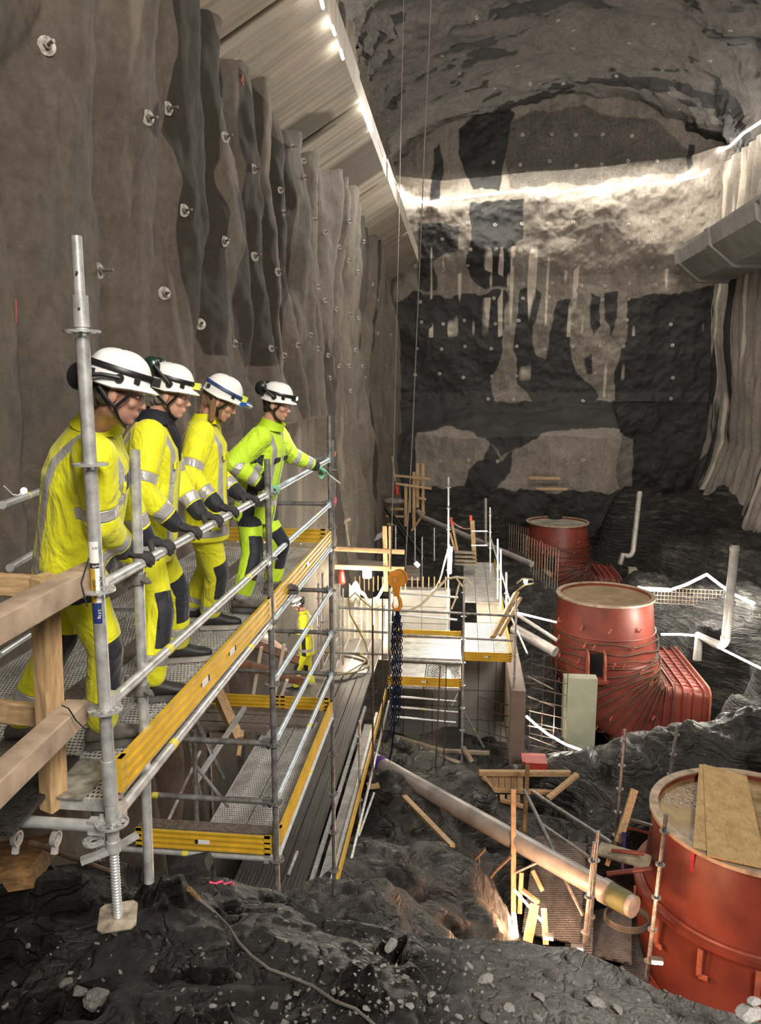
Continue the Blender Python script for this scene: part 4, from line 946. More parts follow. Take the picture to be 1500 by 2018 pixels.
    if g.get('lapel'):
        for s in (-1, 1):
            q = MB(); a0 = nk+fwd*.085+lat*s*.045+ax*.035; a1 = nk+fwd*.165+lat*s*.01-ax*.20; q.path([a0, a0.lerp(a1, .5)+fwd*.02, a1], [.03, .038, .01], 10, flat=.35); q.build('lapel', M['navy'], jo)
    # chest pocket flaps
    if vox < .012:
        for s in (-1, 1):
            q = MB(); c = nk-ax*.21+fwd*.154+lat*s*.085; q.box(c, (.012, .10, .035), Matrix((fwd, lat, ax)).transposed()); q.build('pocket_flap', M['hvplain' if hv == 'hv' else 'hvgplain'] if not g.get('navyflap') else M['navy'], jo)
    # ---- trousers
    q = MB(); p_ = pants; loft(q, [(pv+ax*.08, fwd, lat, .115, .155), (pv, f, l, .13, .175), (pv-up*.09, f, l, .125, .175)], 24)
    for s in (-1, 1):
        hp, kn, an, fd = leg[s]; q.capsule(hp-up*.03, kn, .104, .083, 16); q.capsule(kn, an+up*.055, .082, .078, 14)
    me, V, N = solid(q, vox*1.05, 6, .010, 8)
    st = np.full(len(V), -1.0); nv_ = np.full(len(V), -1.0)
    ds = [np.minimum(segd(V, leg[s][0], leg[s][1])[0], segd(V, leg[s][1], leg[s][2])[0]) for s in (-1, 1)]
    for i, s in enumerate((-1, 1)):
        mine = ds[i] <= ds[1-i]; hp, kn, an, fd = leg[s]; d1, t1 = segd(V, hp, kn); d2, t2 = segd(V, kn, an); L1 = (kn-hp).length; L2 = (an-kn).length
        u = np.where(d1 < d2, t1*L1, L1+t2*L2)
        mid = np.where((d1 < d2)[:, None], np.array(hp)+t1[:, None]*np.array(kn-hp), np.array(kn)+t2[:, None]*np.array(an-kn))
        front = (V-mid) @ np.array(fd)
        for c0, hw in p_.get('bands', ((L1+L2*.66, .028),)): st = np.where(mine, np.maximum(st, hw-np.abs(u-c0)), st)
        k0, k1 = p_.get('knee', (-.13, .20)); nv_ = np.where(mine, np.maximum(nv_, np.minimum(np.minimum(u-(L1+k0), L1+k1-u), front-p_.get('kf', .0))), nv_)
        if p_.get('back'): nv_ = np.where(mine, np.maximum(nv_, np.minimum(np.minimum(u-.0, L1+.2-u), -front-.03)), nv_)
    nv_ = np.maximum(nv_, (V[:, 2]-(pv.z-p_.get('top', .0))))
    o = put(me, V, 'trousers', M[hv], body)
    for nm_, arr in (('stripe', st), ('navy', nv_)):
        at = me.attributes.new(nm_, 'FLOAT', 'POINT'); at.data.foreach_set('value', arr.astype(np.float32))
    # ---- gloves
    for s in (-1, 1):
        q = MB(); a, e, w_ = arm[s]; d = (w_-e).normalized(); q.capsule(w_-d*.05, w_+d*.012, .036, .031, 12)
        for pts, rr in chains[s]:
            for i in range(len(pts)-1): q.capsule(pts[i], pts[i+1], rr[i], rr[i+1], 9)
        ctr = sum((c[0][1] for c in chains[s][:4]), Vector())/4; q.capsule(w_.lerp(ctr, .25), ctr.lerp(w_, .15), .027, .026, 10)
        me, V, N = solid(q, max(.0042, vox*.55), 2); gv = put(me, V, 'glove', M[glove], body)
        if glove == 'glove_green': q = MB(); q.capsule(w_-d*.085, w_-d*.03, .043, .040, 12); q.build('glove_cuff', M['bluecuff'], gv)
    # ---- shoes
    for s in (-1, 1):
        hp, kn, an, fd = leg[s]; sd = Vector((-fd.y, fd.x, 0)); g0 = an-up*.09
        R_ = lambda x, w2, z, c=0: (g0+fd*x+up*z+sd*c)
        q = MB(); prof = [(-.085, .030, .055), (-.06, .040, .085), (.0, .044, .105), (.06, .046, .088), (.12, .050, .066), (.165, .047, .056), (.20, .034, .043), (.212, .016, .03)]
        q.rings([[g0+fd*x+sd*w_*math.cos(a)+up*(.022+max(0, .5+.5*math.sin(a))*zt) for a in [2*math.pi*k/16 for k in range(16)]] for x, w_, zt in prof])
        q.capsule(g0+up*.10, g0+up*.155-fd*.01, .052, .050, 14)
        me, V, N = solid(q, vox*.9, 3); bt = put(me, V, 'safety_shoe', M[shoe if not isinstance(shoe, dict) else shoe[s]], body)
        q = MB(); q.rings([[g0+fd*x+sd*(w_+.006)*c_+up*z for (x, w_, c_) in [(x, w_, 1) for x, w_, _ in prof]+[(x, w_, -1) for x, w_, _ in prof[::-1]]] for z in (0.0, .012, .028)]); q.build('sole', M[sole if not isinstance(sole, dict) else sole[s]], bt)
        if vox < .012:
            for k in range(4):
                x = .035+.022*k; q = MB(); q.path([g0+fd*x+sd*.028+up*(.112-.5*x*.9), g0+fd*(x+.004)+up*(.128-.5*x*.9), g0+fd*x-sd*.028+up*(.112-.5*x*.9)], .003, 6); q.build('lace', M['sole'], bt)
    # ---- helmet
    hm = helmet; n = 40; rings = []; C = Vector((-.006, 0, .052))
    def hp_(a, ph, k=1.0):
        cx, sx = math.cos(a), math.sin(a); rx = .134 if cx > 0 else .128; ry = .112
        cp = math.cos(ph)**.72; zz = .122*math.sin(ph); ridge = 1+.020*math.exp(-((abs(sx)-.32)/.10)**2)*math.sin(ph*1.6)
        return Vector((rx*cx*cp, ry*sx*cp, zz*ridge))*k+C
    rim = []; rim2 = []
    for a in [2*math.pi*i/n for i in range(n)]:
        cx, sx = math.cos(a), math.sin(a); pk = max(0, cx)**2*.030; dp = -.030+.020*abs(cx)-.006*max(0, -cx)
        rim.append(H(*(C+Vector(((.140 if cx > 0 else .134)*cx+pk*cx, .119*sx, dp-.5*pk)))))
        rim2.append(H(*(C+Vector(((.132 if cx > 0 else .126)*cx+pk*.8*cx, .110*sx, dp-.006-.5*pk)))))
    rings = [[H(*hp_(a, -0.0, .88)) for a in [2*math.pi*i/n for i in range(n)]], rim2, rim]
    for k in range(0, 13):
        ph = k/12*math.pi/2*.985; rings.append([H(*hp_(a, ph)) for a in [2*math.pi*i/n for i in range(n)]])
    q = MB(); q.rings(rings); he = q.build('helmet', M[hm.get('mat', 'white')], body, sharp=1.2)
    def ring(zf, zb, k=1.035, r=.0085, mat='black', name='headlamp_strap', flat=1.9, a0=0, a1=2*math.pi, par=None):
        pts = []
        for i in range(33):
            a = a0+(a1-a0)*i/32; z = zf*(1+math.cos(a))/2+zb*(1-math.cos(a))/2; ph = math.asin(max(0, min(1, z/.122))); v = hp_(a, ph); v = C+Vector(((v-C).x*k, (v-C).y*k, z)); pts.append(H(*v))
        q = MB(); q.path(pts, r*.5, 6, flat=flat); return q.build(name, M[mat], par or he)
    stp = ring(.030, .055, r=.014 if vox < .012 else .012) if hm.get('strap', True) else None
    if hm.get('strap2'): ring(.020, .05, r=.012, mat=hm['strap2'], name='blue_band', flat=2.0)
    if hm.get('lamp', True):
        c = C+Vector((.148, 0, .022)); lp = MB(); lp.box(H(*c), (.036, .055, .036), RH); lo = lp.build('headlamp', M[hm.get('lampmat', 'black')], he)
        lp = MB(); lp.disc(H(*(c+Vector((.019, .0, 0)))), hf, .013, .004, 12); lp.build('lamp_lens', M['lens' if hm.get('lit') else 'glass'], lo)
    if 'muff' in hm:
        mx, mz, mm = hm['muff']
        for s in (-1, 1):
            q = MB(); cu = H(mx, s*.085, mz); q.ell(cu, (.048, .032, .056), RH, 18, 10); mo = q.build('ear_muff', M[mm], he)
            q = MB(); pvv = H(.015, s*.117, .062); q.path([pvv, H(mx*.4, s*.128, (mz+.062)/2+.012), H(mx*.8, s*.118, mz+.01)], [.011, .009, .010], 8); q.disc(pvv, hl, .017, .018, 12); q.build('muff_arm', M['black' if mm != 'bottle' else 'bottle'], mo)
            q = MB(); q.disc(H(mx, s*.054, mz), hl, .044, .018, 16); q.build('ear_cushion', M['black'], mo)
    if hm.get('bluevisor'):
        q = MB(); q.path([H(.155, .085, .045), H(.185, .0, .04), H(.155, -.085, .045)], .028, 8, flat=.5); q.build('blue_visor_edge', M['blue'], he)
    # clips and chin strap
    for s in (-1, 1):
        q = MB()
        j = H(.012, s*.080, -.055)
        q.path([H(.070, s*.100, .020), H(.045, s*.092, -.015), j], .0042, 6, flat=1.8); q.path([H(-.060, s*.090, .015), H(-.03, s*.088, -.02), j], .0042, 6, flat=1.8)
        q.path([j, H(.030, s*.062, -.095), H(.055, s*.03, -.124), H(.058, 0, -.130)], .0045, 6, flat=1.8); q.build('chin_strap', M['black'], he)
    for a in (.9, -.9, 2.3, -2.3):
        v = hp_(a, .12); q = MB(); q.box(H(*(C+(v-C)*1.03)), (.022, .02, .024), RH); q.build('lamp_clip', M['black'], he)
    # safety glasses
    if gl and vox < .012:
        gs = empty('safety_glasses', wloc(body)*0+H(.09, 0, 0)-wloc(body)); gs.parent = body
        for s in (-1, 1):
            q = MB(); q.rings([[H(.112-.00*abs(y)-1.9*y*y-.05*max(0, abs(y)-.045), y*s, z) for y in (.006, .02, .035, .05, .062)] for z in (.018, -.002, -.022)], cap=False, closed=False); q.build('lens', M['glass'], gs)
            q = MB(); q.path([H(.105, s*.063, .012), H(.06, s*.079, .012), H(-.01, s*.084, .006)], .0026, 6); q.path([H(.111, .0, .019), H(.110, s*.035, .019), H(.103, s*.064, .016)], .0018, 6); q.build('temple', M['black'], gs)
    return body, he, H
M['hvplain'] = simple('lemon_cloth_trim', (.78, .78, .012), .7, 0, .1, 6, .3, bd=.01)
M['hvgplain'] = simple('lime_cloth_trim', (.58, .86, .025), .7, 0, .1, 6, .3, bd=.01)
AX = Vector((0, 1, 0)); OUT = Vector((1, 0, 0))
def rp(px):      # point of the hand rail seen at pixel column px
    d = ray(px, 1000); xx = XE+.01; Y = xx/d.x*d.y; Y2 = Y
    return Vector((xx, Y2, .94))
f1 = {-1: (PZ(205, 1468, .008), 25), 1: (PZ(48, 1462, .008), 20, Vector((.9, .5, 0)))}
person('person nearest the camera in yellow jacket and white helmet, behind the near post',
       P(152, 1080, 3.22), P(184, 842, 3.10), P(230, 774, 2.98), 24, (-6, 13), {-1: ('grip', rp(276), AX, OUT), 1: ('grip', rp(321), AX, OUT)}, f1,
       helmet=dict(muff=(-.135, .035, 'black')), shoe={-1: 'shoe_mud', 1: 'shoe_mud'}, hair='hair_brown', jack=dict(hem=.17, waist=((-.07, .028),), navyhem=-.13, yoke=(.60, .72), bulk=1.05, collar=.09), pants=dict(top=.22, knee=(-.06, .24)))
f2 = {-1: (PZ(302, 1378, .008), 18), 1: (PZ(352, 1302, .008), 20)}
person('person second from the camera, white-haired, in yellow jacket with navy collar and white helmet',
       P(287, 1045, 4.12), P(300, 832, 4.10), P(334, 778, 4.10), 14, (-4, 11), {-1: ('grip', rp(377), AX, OUT), 1: ('grip', rp(423), AX, OUT)}, f2,
       helmet=dict(muff=(-.10, .135, 'dgreen'), lampmat='neon'), hair='hair_grey', skin='skin_pale', sole={-1: 'sole', 1: 'solewhite'}, collar='navy', jack=dict(hem=.15, waist=((-.06, .026),), lapel=True, bulk=1.0, collar=.10), pants=dict(knee=(-.10, .20)))
f3 = {-1: (PZ(418, 1238, .008), 14), 1: (PZ(382, 1222, .008), 20)}
person('blond-haired person third in the row, yellow jacket, white helmet with blue band, looking straight down',
       P(404, 1018, 4.95), P(398, 836, 4.95), P(434, 790, 4.93), 12, (-2, 24), {-1: ('grip', rp(455), AX, OUT), 1: ('grip', rp(498), AX, OUT)}, f3,
       helmet=dict(lampmat='neon', strap2='navyblue', strap=False, bluevisor=True), hair='hair_blond', hairlong=True, skin='skin_pale', jack=dict(hem=.15, waist=((-.09, .024),), bulk=.92, fold=.8, collar=.09), pants=dict(bands=((.70, .026), (.79, .022)), knee=(-.10, .19)), sole='solewhite')
pw = P(622, 918, 6.5)
f4 = {-1: (PZ(478, 1203, .008), 0), 1: (PZ(540, 1168, .008), 0, Vector((1, 0, .3)))}
b4, he4, H4 = person('person furthest along the platform in lime jacket, pointing out with a green gloved hand',
       P(502, 995, 5.95), P(528, 845, 5.93), P(545, 797, 5.93), -6, (0, 10), {-1: ('grip', rp(540), AX, OUT), 1: ('point', pw, P(668, 950, 6.75)-P(622, 918, 6.5), (0, 0, 1), (0,), 1.7)}, f4, hv='hvg', glove='glove_green', skin='skin_pale',
       helmet=dict(muff=(-.115, .11, 'black'), lit=True), jack=dict(hem=.12, waist=((.06, .026),), side=True, bulk=.95, cuff=.86, arm=((.34, .028), (.48, .030)), navyflap=True, collar=.10), pants=dict(top=.14, bands=((.72, .03),), knee=(-.13, .2)), shoe='shoe_mud')
# the pointer held in the pointing glove
q = MB(); a = P(648, 936, 6.63); c = P(668, 951, 6.78); q.path([a.lerp(c, -.1), c, c.lerp(a, -.18)], [.009, .009, .002], 8); q.build('marker_pen', M['white'], label='pale pen held by the pointing green glove', cat='pen')
light('SPOT', H4(.19, 0, .05), 14, (.85, 1, .98), .02, aim=P(640, 935, 6.6), spot=1.5)
fz = P(603, 1372, 15.2); gz = fz.z
w5 = P(578, 1245, 15.0)
person('distant worker in yellow suit and white helmet on the walkway far below',
       P(603, 1277, 15.2), P(600, 1208, 15.2), P(589, 1192, 15.1), 188, (0, 20), {-1: ('point', P(612, 1258, 15.35), Vector((-.4, 0, -1)), Vector((-1, 0, .3)), (), 1.2), 1: ('point', w5, Vector((-1, 0, -.5)), Vector((0, 0, 1)), (), 1.5)},
       {1: (P(583, 1362, 15.0), 185), -1: (P(618, 1368, 15.3), 200)}, vox=.022, gl=False, helmet=dict(muff=(-.11, .06, 'black'), lamp=False), jack=dict(waist=((.0, .03),), side=True), pants=dict(knee=(-.13, .2)))
# ================= PIT: draft tubes, pipes, platforms =================
def smooth01(t): t = max(0, min(1, t)); return t*t*(3-2*t)
TOPZ = CZ-6.37
def tube_sections(cx, cy, R=1.415):
    """round mouth -> elbow -> flat rectangular outlet, as (centre, u, v, ru, rv, squareness)"""
    S = []; N = 46
    for i in range(N+1):
        t = i/N
        if t < .30:
            k = t/.30; c = Vector((cx, cy, TOPZ-1.75*k)); ang = 0; r = R*(1+.13*k); S.append((c, 0.0, r, r, 0))
        elif t < .82:
            k = (t-.30)/.52; a = k*math.radians(90)
            Rb = 1.55; c = Vector((cx+Rb*(1-math.cos(a)), cy, TOPZ-1.75-Rb*math.sin(a)))
            r0 = R*1.13; S.append((c, a, r0+(1.02-r0)*smooth01(k), r0+(1.80-r0)*smooth01(k), smooth01(k*1.05)))
        else:
            k = (t-.82)/.18; c = Vector((cx+1.55+1.15*k, cy, TOPZ-3.30-.05*k)); S.append((c, math.pi/2, 1.02, 1.80+.12*k, 1.0))
    return S
def ringpts(sec, n=72, grow=0.0):
    c, a, ru, rv, sq = sec; u = Vector((math.cos(a), 0, math.sin(a))); v = Vector((0, 1, 0)); e = 2/(2+10*sq); out = []
    for i in range(n):
        th = 2*math.pi*i/n; co, si = math.cos(th), math.sin(th)
        out.append(c+u*(ru+grow)*math.copysign(abs(co)**e, co)+v*(rv+grow)*math.copysign(abs(si)**e, si))
    return out
def draft_tube(cx, cy, label, cover, detail=True, mark=None, boards=False, elbow=True):
    rt = empty('draft_tube', (cx, cy, TOPZ-4.3), label, 'draft tube', 'red draft tubes')
    S = tube_sections(cx, cy)
    if not elbow: S = S[:24]
    q = MB(); q.rings([ringpts(s) for s in S], cap=False)
    inner = [[p+(Vector((cx, cy, p.z))-p).normalized()*.05 for p in ringpts(s)] for s in S[:8]]
    q.rings(inner[::-1], cap=False); q.rings([inner[0], ringpts(S[0])], cap=False)
    q.build('steel_shell', M['red'], rt, sharp=1.0)
    q = MB(); q.rings([[Vector((cx+r*math.cos(a), cy+r*math.sin(a), z)) for a in [2*math.pi*k/72 for k in range(72)]] for r, z in ((1.37, TOPZ-.03), (1.50, TOPZ-.03), (1.50, TOPZ+.025), (1.37, TOPZ+.025), (1.37, TOPZ-.03))], cap=False)
    q.build('top_flange', M['flange'], rt)
    q = MB(); q.disc((cx, cy, TOPZ-.09), (0, 0, 1), 1.372, .03, 64); q.build('mouth_cover', M[cover], rt)
    # stiffener hoops with tie bars
    hoops = [.9, 1.8] if not elbow else [.62, 1.25]
    idx = [8, 14] if elbow else [9, 17]
    for k, i in enumerate(idx):
        q = MB(); w_ = .10 if not elbow else .035
        rr = ringpts(S[i], 72, .03); q.path(rr+[rr[0]], .02 if elbow else .03, 6, cap=False, flat=1.0)
        if not elbow: q.rings([[p for p in ringpts(S[i], 72, g)] for g in (.0, .14)]+[[p-Vector((0, 0, .08)) for p in ringpts(S[i], 72, g)] for g in (.14, .0)], cap=False)
        q.build('hoop', M['red'], rt)
    if elbow:
        for i in range(17, 47, 2):
            q = MB(); rr = ringpts(S[i], 72, .0); ro = ringpts(S[i], 72, .055 if i < 36 else .10); d = Vector((math.sin(S[i][1]), 0, -math.cos(S[i][1])))*.018
            q.rings([[p-d for p in rr], [p-d for p in ro], [p+d for p in ro], [p+d for p in rr]], cap=False); q.build('rib', M['red'], rt, sharp=.5)
        # longitudinal flats on top of the outlet
        for v in range(-5, 6):
            q = MB()
            q.path([S[i][0]+Vector((-math.cos(S[i][1]), 0, math.sin(S[i][1])))*0+Vector((0, v/6*1.8, 1.03)) for i in range(40, 47)], .022, 6)
            q.build('stiffener', M['redbright'], rt)
        # outlet frame
        q = MB(); fr = ringpts(S[-1], 72, .12); fi = ringpts(S[-1], 72, 0); dx = Vector((.05, 0, 0)); q.rings([fi, fr, [p+dx for p in fr], [p+dx for p in fi]], cap=False); q.build('outlet_flange', M['redlight'], rt)
        # spirally tied rebar hoops round the elbow
        for n_, i in enumerate(range(8, 40, 2)):
            s = S[i]; s2 = S[min(46, i+2)]; a = ringpts(s, 60, .09+.02*math.sin(i)); b = ringpts(s2, 60, .10); lo, hi = 27, 66
            pts = [a[j % 60].lerp(b[j % 60], (j-lo)/(hi-lo))+Vector((0, 0, .05*math.sin(j*.7+i))) for j in range(lo, hi, 2)]
            q = MB(); q.path(pts, .021, 5); q.build('tied_bar', M['rust'], rt)
        # hook lugs
        rnd = random.Random(5)
        for i in range(6, 44, 4):
            for th in (1.12, 1.30, 1.46, 1.62):
                j = int((th/2 % 1)*72+rnd.uniform(-2, 2)) % 72
                p = ringpts(S[i], 72, 0)[j]; c = S[i][0]; nrm = (p-c).normalized()
                if nrm.y > .5: continue
                q = MB(); e1 = p+nrm*.10; q.path([p, e1, e1+Vector((.06, 0, .13))+nrm*.02], .028, 5); q.build('anchor_lug', M['redlight'], rt)
    else:
        rnd = random.Random(5)
        for i, z in ((10, 0), (18, 0)):
            for j in range(36, 72, 5):
                p = ringpts(S[i], 72, .13)[j]; nrm = (p-S[i][0]).normalized(); q = MB()
                q.bar(p-Vector((0, 0, .0)), p-Vector((.0, 0, .40)), .07, .03, up=nrm); q.bar(p-Vector((0, 0, .40)), p-Vector((0, 0, .38))-nrm.cross(Vector((0, 0, 1)))*.12, .06, .03, up=nrm); q.build('anchor_lug', M['redlight'], rt)
    # manhole box at the side
    if elbow:
        q = MB(); c = Vector((cx-.50, cy-1.80, TOPZ-1.72))
        for s in (-1, 1):
            q2 = MB(); q2.rings([[c+Vector((s*.24+tx, yy, zz)) for yy, zz in ((.25, .42), (-.05, .42), (-.20, .20), (-.22, -.35), (.25, -.35))] for tx in (-.02, .02)]); q2.build('bracket_plate', M['redlight'], rt)
        q.box(c+Vector((0, .12, -.02)), (.44, .05, .74)); q.build('bracket_back', M['black'], rt)
        q = MB(); q.box(c+Vector((0, 0, -.40)), (.66, .5, .10)); q.build('bracket_base', M['red'], rt)
    if mark:
        for (s, px_, py_, sz) in mark:
            d = ray(px_, py_); # intersect with cylinder
            ox, oy = -cx, -cy; A = d.x**2+d.y**2; B = 2*(ox*d.x+oy*d.y); rr = 1.46
            for _ in range(6): Cc = ox*ox+oy*oy-rr*rr; t = (-B-math.sqrt(max(0, B*B-4*A*Cc)))/(2*A); p = Vector((d.x*t, d.y*t, CZ+d.z*t)); rr = 1.415*(1+.13*max(0, (TOPZ-p.z)/1.75))
            nr = Vector((p.x-cx, p.y-cy, 0)).normalized(); txt(s, p+nr*.012, sz, M['paintrose' if s == '1' else 'paintdull'], rt, face_R(nr), 'painted_number', .002)
    return rt
M['flange'] = simple('rusty_cream_flange', (.50, .38, .27), .5, .2, .25, 5)
M['paintdull'] = simple('red_chalk_number', (.42, .035, .03), .7, 0, .2, 30, 0)
M['redbright'] = simple('bright_red_primer', (.42, .06, .03), .45, 0, .15)
M['greycover'] = simple('grey_mouth_cover', (.34, .31, .25), .6, 0, .3, 2)
tubes = [(4.33, 11.4), (4.33, 23.5), (4.33, 36.3)]
def centre(px_, py_): return PZ(px_, py_, TOPZ)
c1 = centre(1488, 1612); c2 = centre(1193, 1171); c3 = centre(1099, 1028)
draft_tube(c1.x, c1.y, 'largest, nearest red steel draft tube with wooden boards on its mouth, painted 1', 'plywet', mark=[('1', 1365, 1700, .62)], elbow=False)
draft_tube(c2.x, c2.y, 'middle red steel draft tube with ribbed elbow, sawdust-brown cover on its mouth', 'browncover')
draft_tube(c3.x, c3.y, 'farthest and smallest red draft tube, painted 3, by the rock slope', 'greycover', mark=[('3', 1072, 1050, .62), ('3', 1128, 1050, .42)])
def board(c, sx, sy, rot, label, mat='osb', h=.02, tilt=0):
    q = MB(); q.box(c, (sx, sy, h), Matrix.Rotation(rot, 3, 'Z') @ Matrix.Rotation(tilt, 3, 'X')); return q.build('osb_board', M[mat], label=label, cat='board')
def quad(pts, z, th, name, mat, label, cat='board'):
    a = [PZ(x, y, z) for x, y in pts]; q = MB(); q.rings([[p-Vector((0, 0, th)) for p in a], a]); return q.build(name, M[mat], label=label, cat=cat)
quad([(1378, 1506), (1385, 1506), (1438, 1690), (1366, 1668)], TOPZ+.045, .02, 'osb_board', 'osb', 'lower particle board on the nearest tube, mostly under the other board')
quad([(1386, 1505), (1472, 1529), (1512, 1712), (1394, 1685)], TOPZ+.068, .02, 'osb_board', 'osb', 'upper particle board leaning across the nearest draft tube mouth')
def cbox(name, p0, size, mat, label, cat, wet=None, kind=None, rot=0):
    """concrete block: p0 = min corner"""
    q = MB(); R = Matrix.Rotation(rot, 3, 'Z'); q.box(Vector(p0)+R @ Vector(size)/2, size, R); return q.build(name, M[mat], label=label, cat=cat, kind=kind)
# pillars
a = P(1113, 1336, 20.6); b = P(1170, 1512, 20.6)
pil = cbox('concrete_pillar', (a.x, a.y, b.z-.5), (b.x-a.x, .35, a.z-b.z+.5), 'conc_green', 'greenish concrete pillar under the middle draft tube, marked 2 in pink', 'pillar')
txt('2', P(1139, 1487, 20.58), .42, M['paintpink'], pil, face_R((0, -1, 0)), 'painted_number', .002)
a = P(1047, 1129, 34.6); b = P(1086, 1158, 34.6)
cbox('concrete_pillar', (a.x, a.y, b.z-1.2), (b.x-a.x, 1.2, a.z-b.z+1.2), 'conc_green', 'small concrete block under the farthest draft tube', 'pillar')
a = P(1240, 1120, 33.0); b = P(1254, 1160, 33.0)
cbox('concrete_post', (a.x, a.y, b.z-.8), (b.x-a.x, .3, a.z-b.z+.8), 'conc_green', 'slim pale concrete upright at the outlet of the farthest draft tube', 'post')
# pipes
def pipe(pts, r, label, mat='pipe', cat='pipe', n=14, name='pipe', collars=(), par=None, open_end=False):
    rt = empty(name, pts[0], label, cat); q = MB(); q.path(pts, r, n); q.build('pipe_run', M[mat], rt)
    for (p, d) in collars: q = MB(); q.disc(p, d, r*1.13, r*.8, n); q.build('pipe_collar', M[mat], rt)
    if open_end: q = MB(); d = (Vector(pts[0])-Vector(pts[1])).normalized(); q.disc(Vector(pts[0])+d*.002, d, r*.86, .01, n); q.build('pipe_mouth', M['black'], rt)
    return rt
def arc(a, b, c, n=5):
    a, b, c = Vector(a), Vector(b), Vector(c); return [(a.lerp(b, t)).lerp(b.lerp(c, t), t) for t in [i/n for i in range(n+1)]]
pa = P(700, 1478, 14.3); pb = P(1250, 1788, 9.75)
pipe([pa, pb], .152, 'long thick grey pipe slung across the pit, running down to the right', n=24, open_end=True, collars=[(pa.lerp(pb, .93), pb-pa)])
q = MB(); pp = pa.lerp(pb, .965); q.disc(pp, pb-pa, .162, .30, 20); q.build('pipe_end_cap', simple('olive_tape', (.12, .13, .05), .6), label='olive taped cap on the lower end of the long grey pipe', cat='cap')
pipe([P(824, 1008, 34), P(834, 1020, 33.5), P(1048, 1112, 28.5)], .12, 'thin grey pipe running down from the wooden stairs at the back')
pipe([P(1012, 1238, 20.5), P(1095, 1285, 19.5)], .14, 'short grey pipe below the tube light, reaching the middle draft tube')
pipe([P(1015, 1208, 20.0), P(1098, 1262, 19.5)], .05, 'thin brace pipe above the short grey pipe beside the middle draft tube')
pipe([P(1261, 968, 32), P(1248, 1085, 31.8)]+arc(P(1248, 1085, 31.8), P(1243, 1102, 31.8), P(1228, 1092, 31.8))+[P(1222, 1112, 31.8)], .105, 'tall bent vent pipe behind, between the farthest draft tube and the rock', collars=[(P(1260, 976, 32), (0, 0, 1)), (P(1252, 1045, 31.9), (0, 0, 1))])
vp = [P(1449, 1075, 21.5), P(1430, 1262, 21.2)]+arc(P(1430, 1262, 21.2), P(1425, 1277, 21.2), P(1408, 1268, 21.3))+[P(1378, 1252, 21.8), P(1374, 1300, 21.8)]
pipe(vp, .12, 'tall bent vent pipe in front of the curved light strip at right', collars=[(P(1448, 1082, 21.5), (0, 0, 1)), (P(1440, 1188, 21.4), (0, 0, 1)), (P(1430, 1258, 21.2), (0, 0, 1))])
# hook block and chains
HY = 13.5; hk = P(780, 1200, HY)
rt = empty('hook_block', hk, 'orange crane hook block hanging on two wire ropes', 'crane hook')
c = P(782, 1140, HY); q = MB(); q.disc(c+Vector((0, -.05, 0)), (.25, -1, 0), .165, .022, 28); q.build('side_plate', M['orange'], rt)
q = MB(); q.disc(c+Vector((.02, .0, 0)), (.25, -1, 0), .15, .07, 28); q.build('sheave', M['iron'], rt)
q = MB(); q.disc(c+Vector((.04, .05, 0)), (.25, -1, 0), .165, .022, 28); q.build('side_plate', M['orange'], rt)
q = MB(); q.disc(c+Vector((-.012, -.07, 0)), (.25, -1, 0), .04, .03, 14); q.build('axle_nut', M['alu'], rt)
q = MB(); q.rings([[c+Vector((x, -.075+y, z)) for x, y in ((-w2, -.012), (w2, -.012), (w2, .012), (-w2, .012))] for w2, z in ((.065, .08), (.075, -.12), (.07, -.22), (.045, -.26))]); q.build('hook_strap', M['orange'], rt)
q = MB(); q.box(c+Vector((0, -.02, -.27)), (.11, .10, .10)); q.build('swivel', M['orange'], rt)
q = MB(); hc_ = c+Vector((0, -.02, -.46)); q.path([c+Vector((.03, -.02, -.32)), hc_+Vector((.07, 0, .03)), hc_+Vector((.075, 0, -.05)), hc_+Vector((.03, 0, -.12)), hc_+Vector((-.04, 0, -.11)), hc_+Vector((-.075, 0, -.05)), hc_+Vector((-.065, 0, .02))], [.03, .038, .04, .04, .034, .024, .010], 10); q.build('hook', M['orange'], rt)
def rope(pts, r, label, mat='iron', cat='rope', name='wire_rope', **k): q = MB(); q.path(pts, r, 6); return q.build(name, M[mat], label=label, cat=cat, **k)
rope([P(770, 1122, HY), P(776, 900, 15), P(796, -20, 24)], .011, 'left of the two thin wire ropes holding the hook block', 'ropegrey')
rope([P(799, 1118, HY), P(812, 880, 15), P(850, -20, 22)], .012, 'right of the two thin wire ropes holding the hook block', 'ropegrey')
ch0 = P(783, 1210, HY); rnd = random.Random(2)
for k in range(6):
    dx = (k-2.5)*.020; a = ch0+Vector((dx*.5, .035*(k % 3), 0)); L = (2.45, 2.15, 2.35, 1.9, 2.3, 2.0)[k]; nl = int(L/.075); q = MB()
    for i in range(nl):
        z = -i*.075; d = Vector((dx*min(1, i/4)+rnd.uniform(-.004, .004)-.001*i, 0, z)); cc = a+d
        o_ = Vector((.024, 0, 0)) if i % 2 else Vector((0, .024, 0))
        q.path([cc+Vector((0, 0, .045)), cc+o_+Vector((0, 0, .02)), cc+o_-Vector((0, 0, .02)), cc-Vector((0, 0, .045)), cc-o_-Vector((0, 0, .02)), cc-o_+Vector((0, 0, .02)), cc+Vector((0, 0, .045))], .011, 5, cap=False)
    q.build('lifting_chain', M['bluechain'], label='dark blue lifting chain bunched under the orange hook, %s from the left' % ORD[k], cat='chain', group='chains hanging from the hook')
pm = P(764, 1512, 13.8); rope([P(778, 1420, HY), P(772, 1480, 13.7), pm+Vector((.03, 0, .15))], .02, 'thin chain from the hook down to the purple sling', 'bluechain', 'chain', 'chain')
dd = (pb-pa).normalized(); t0 = (pm-pa).dot(dd); q = MB()
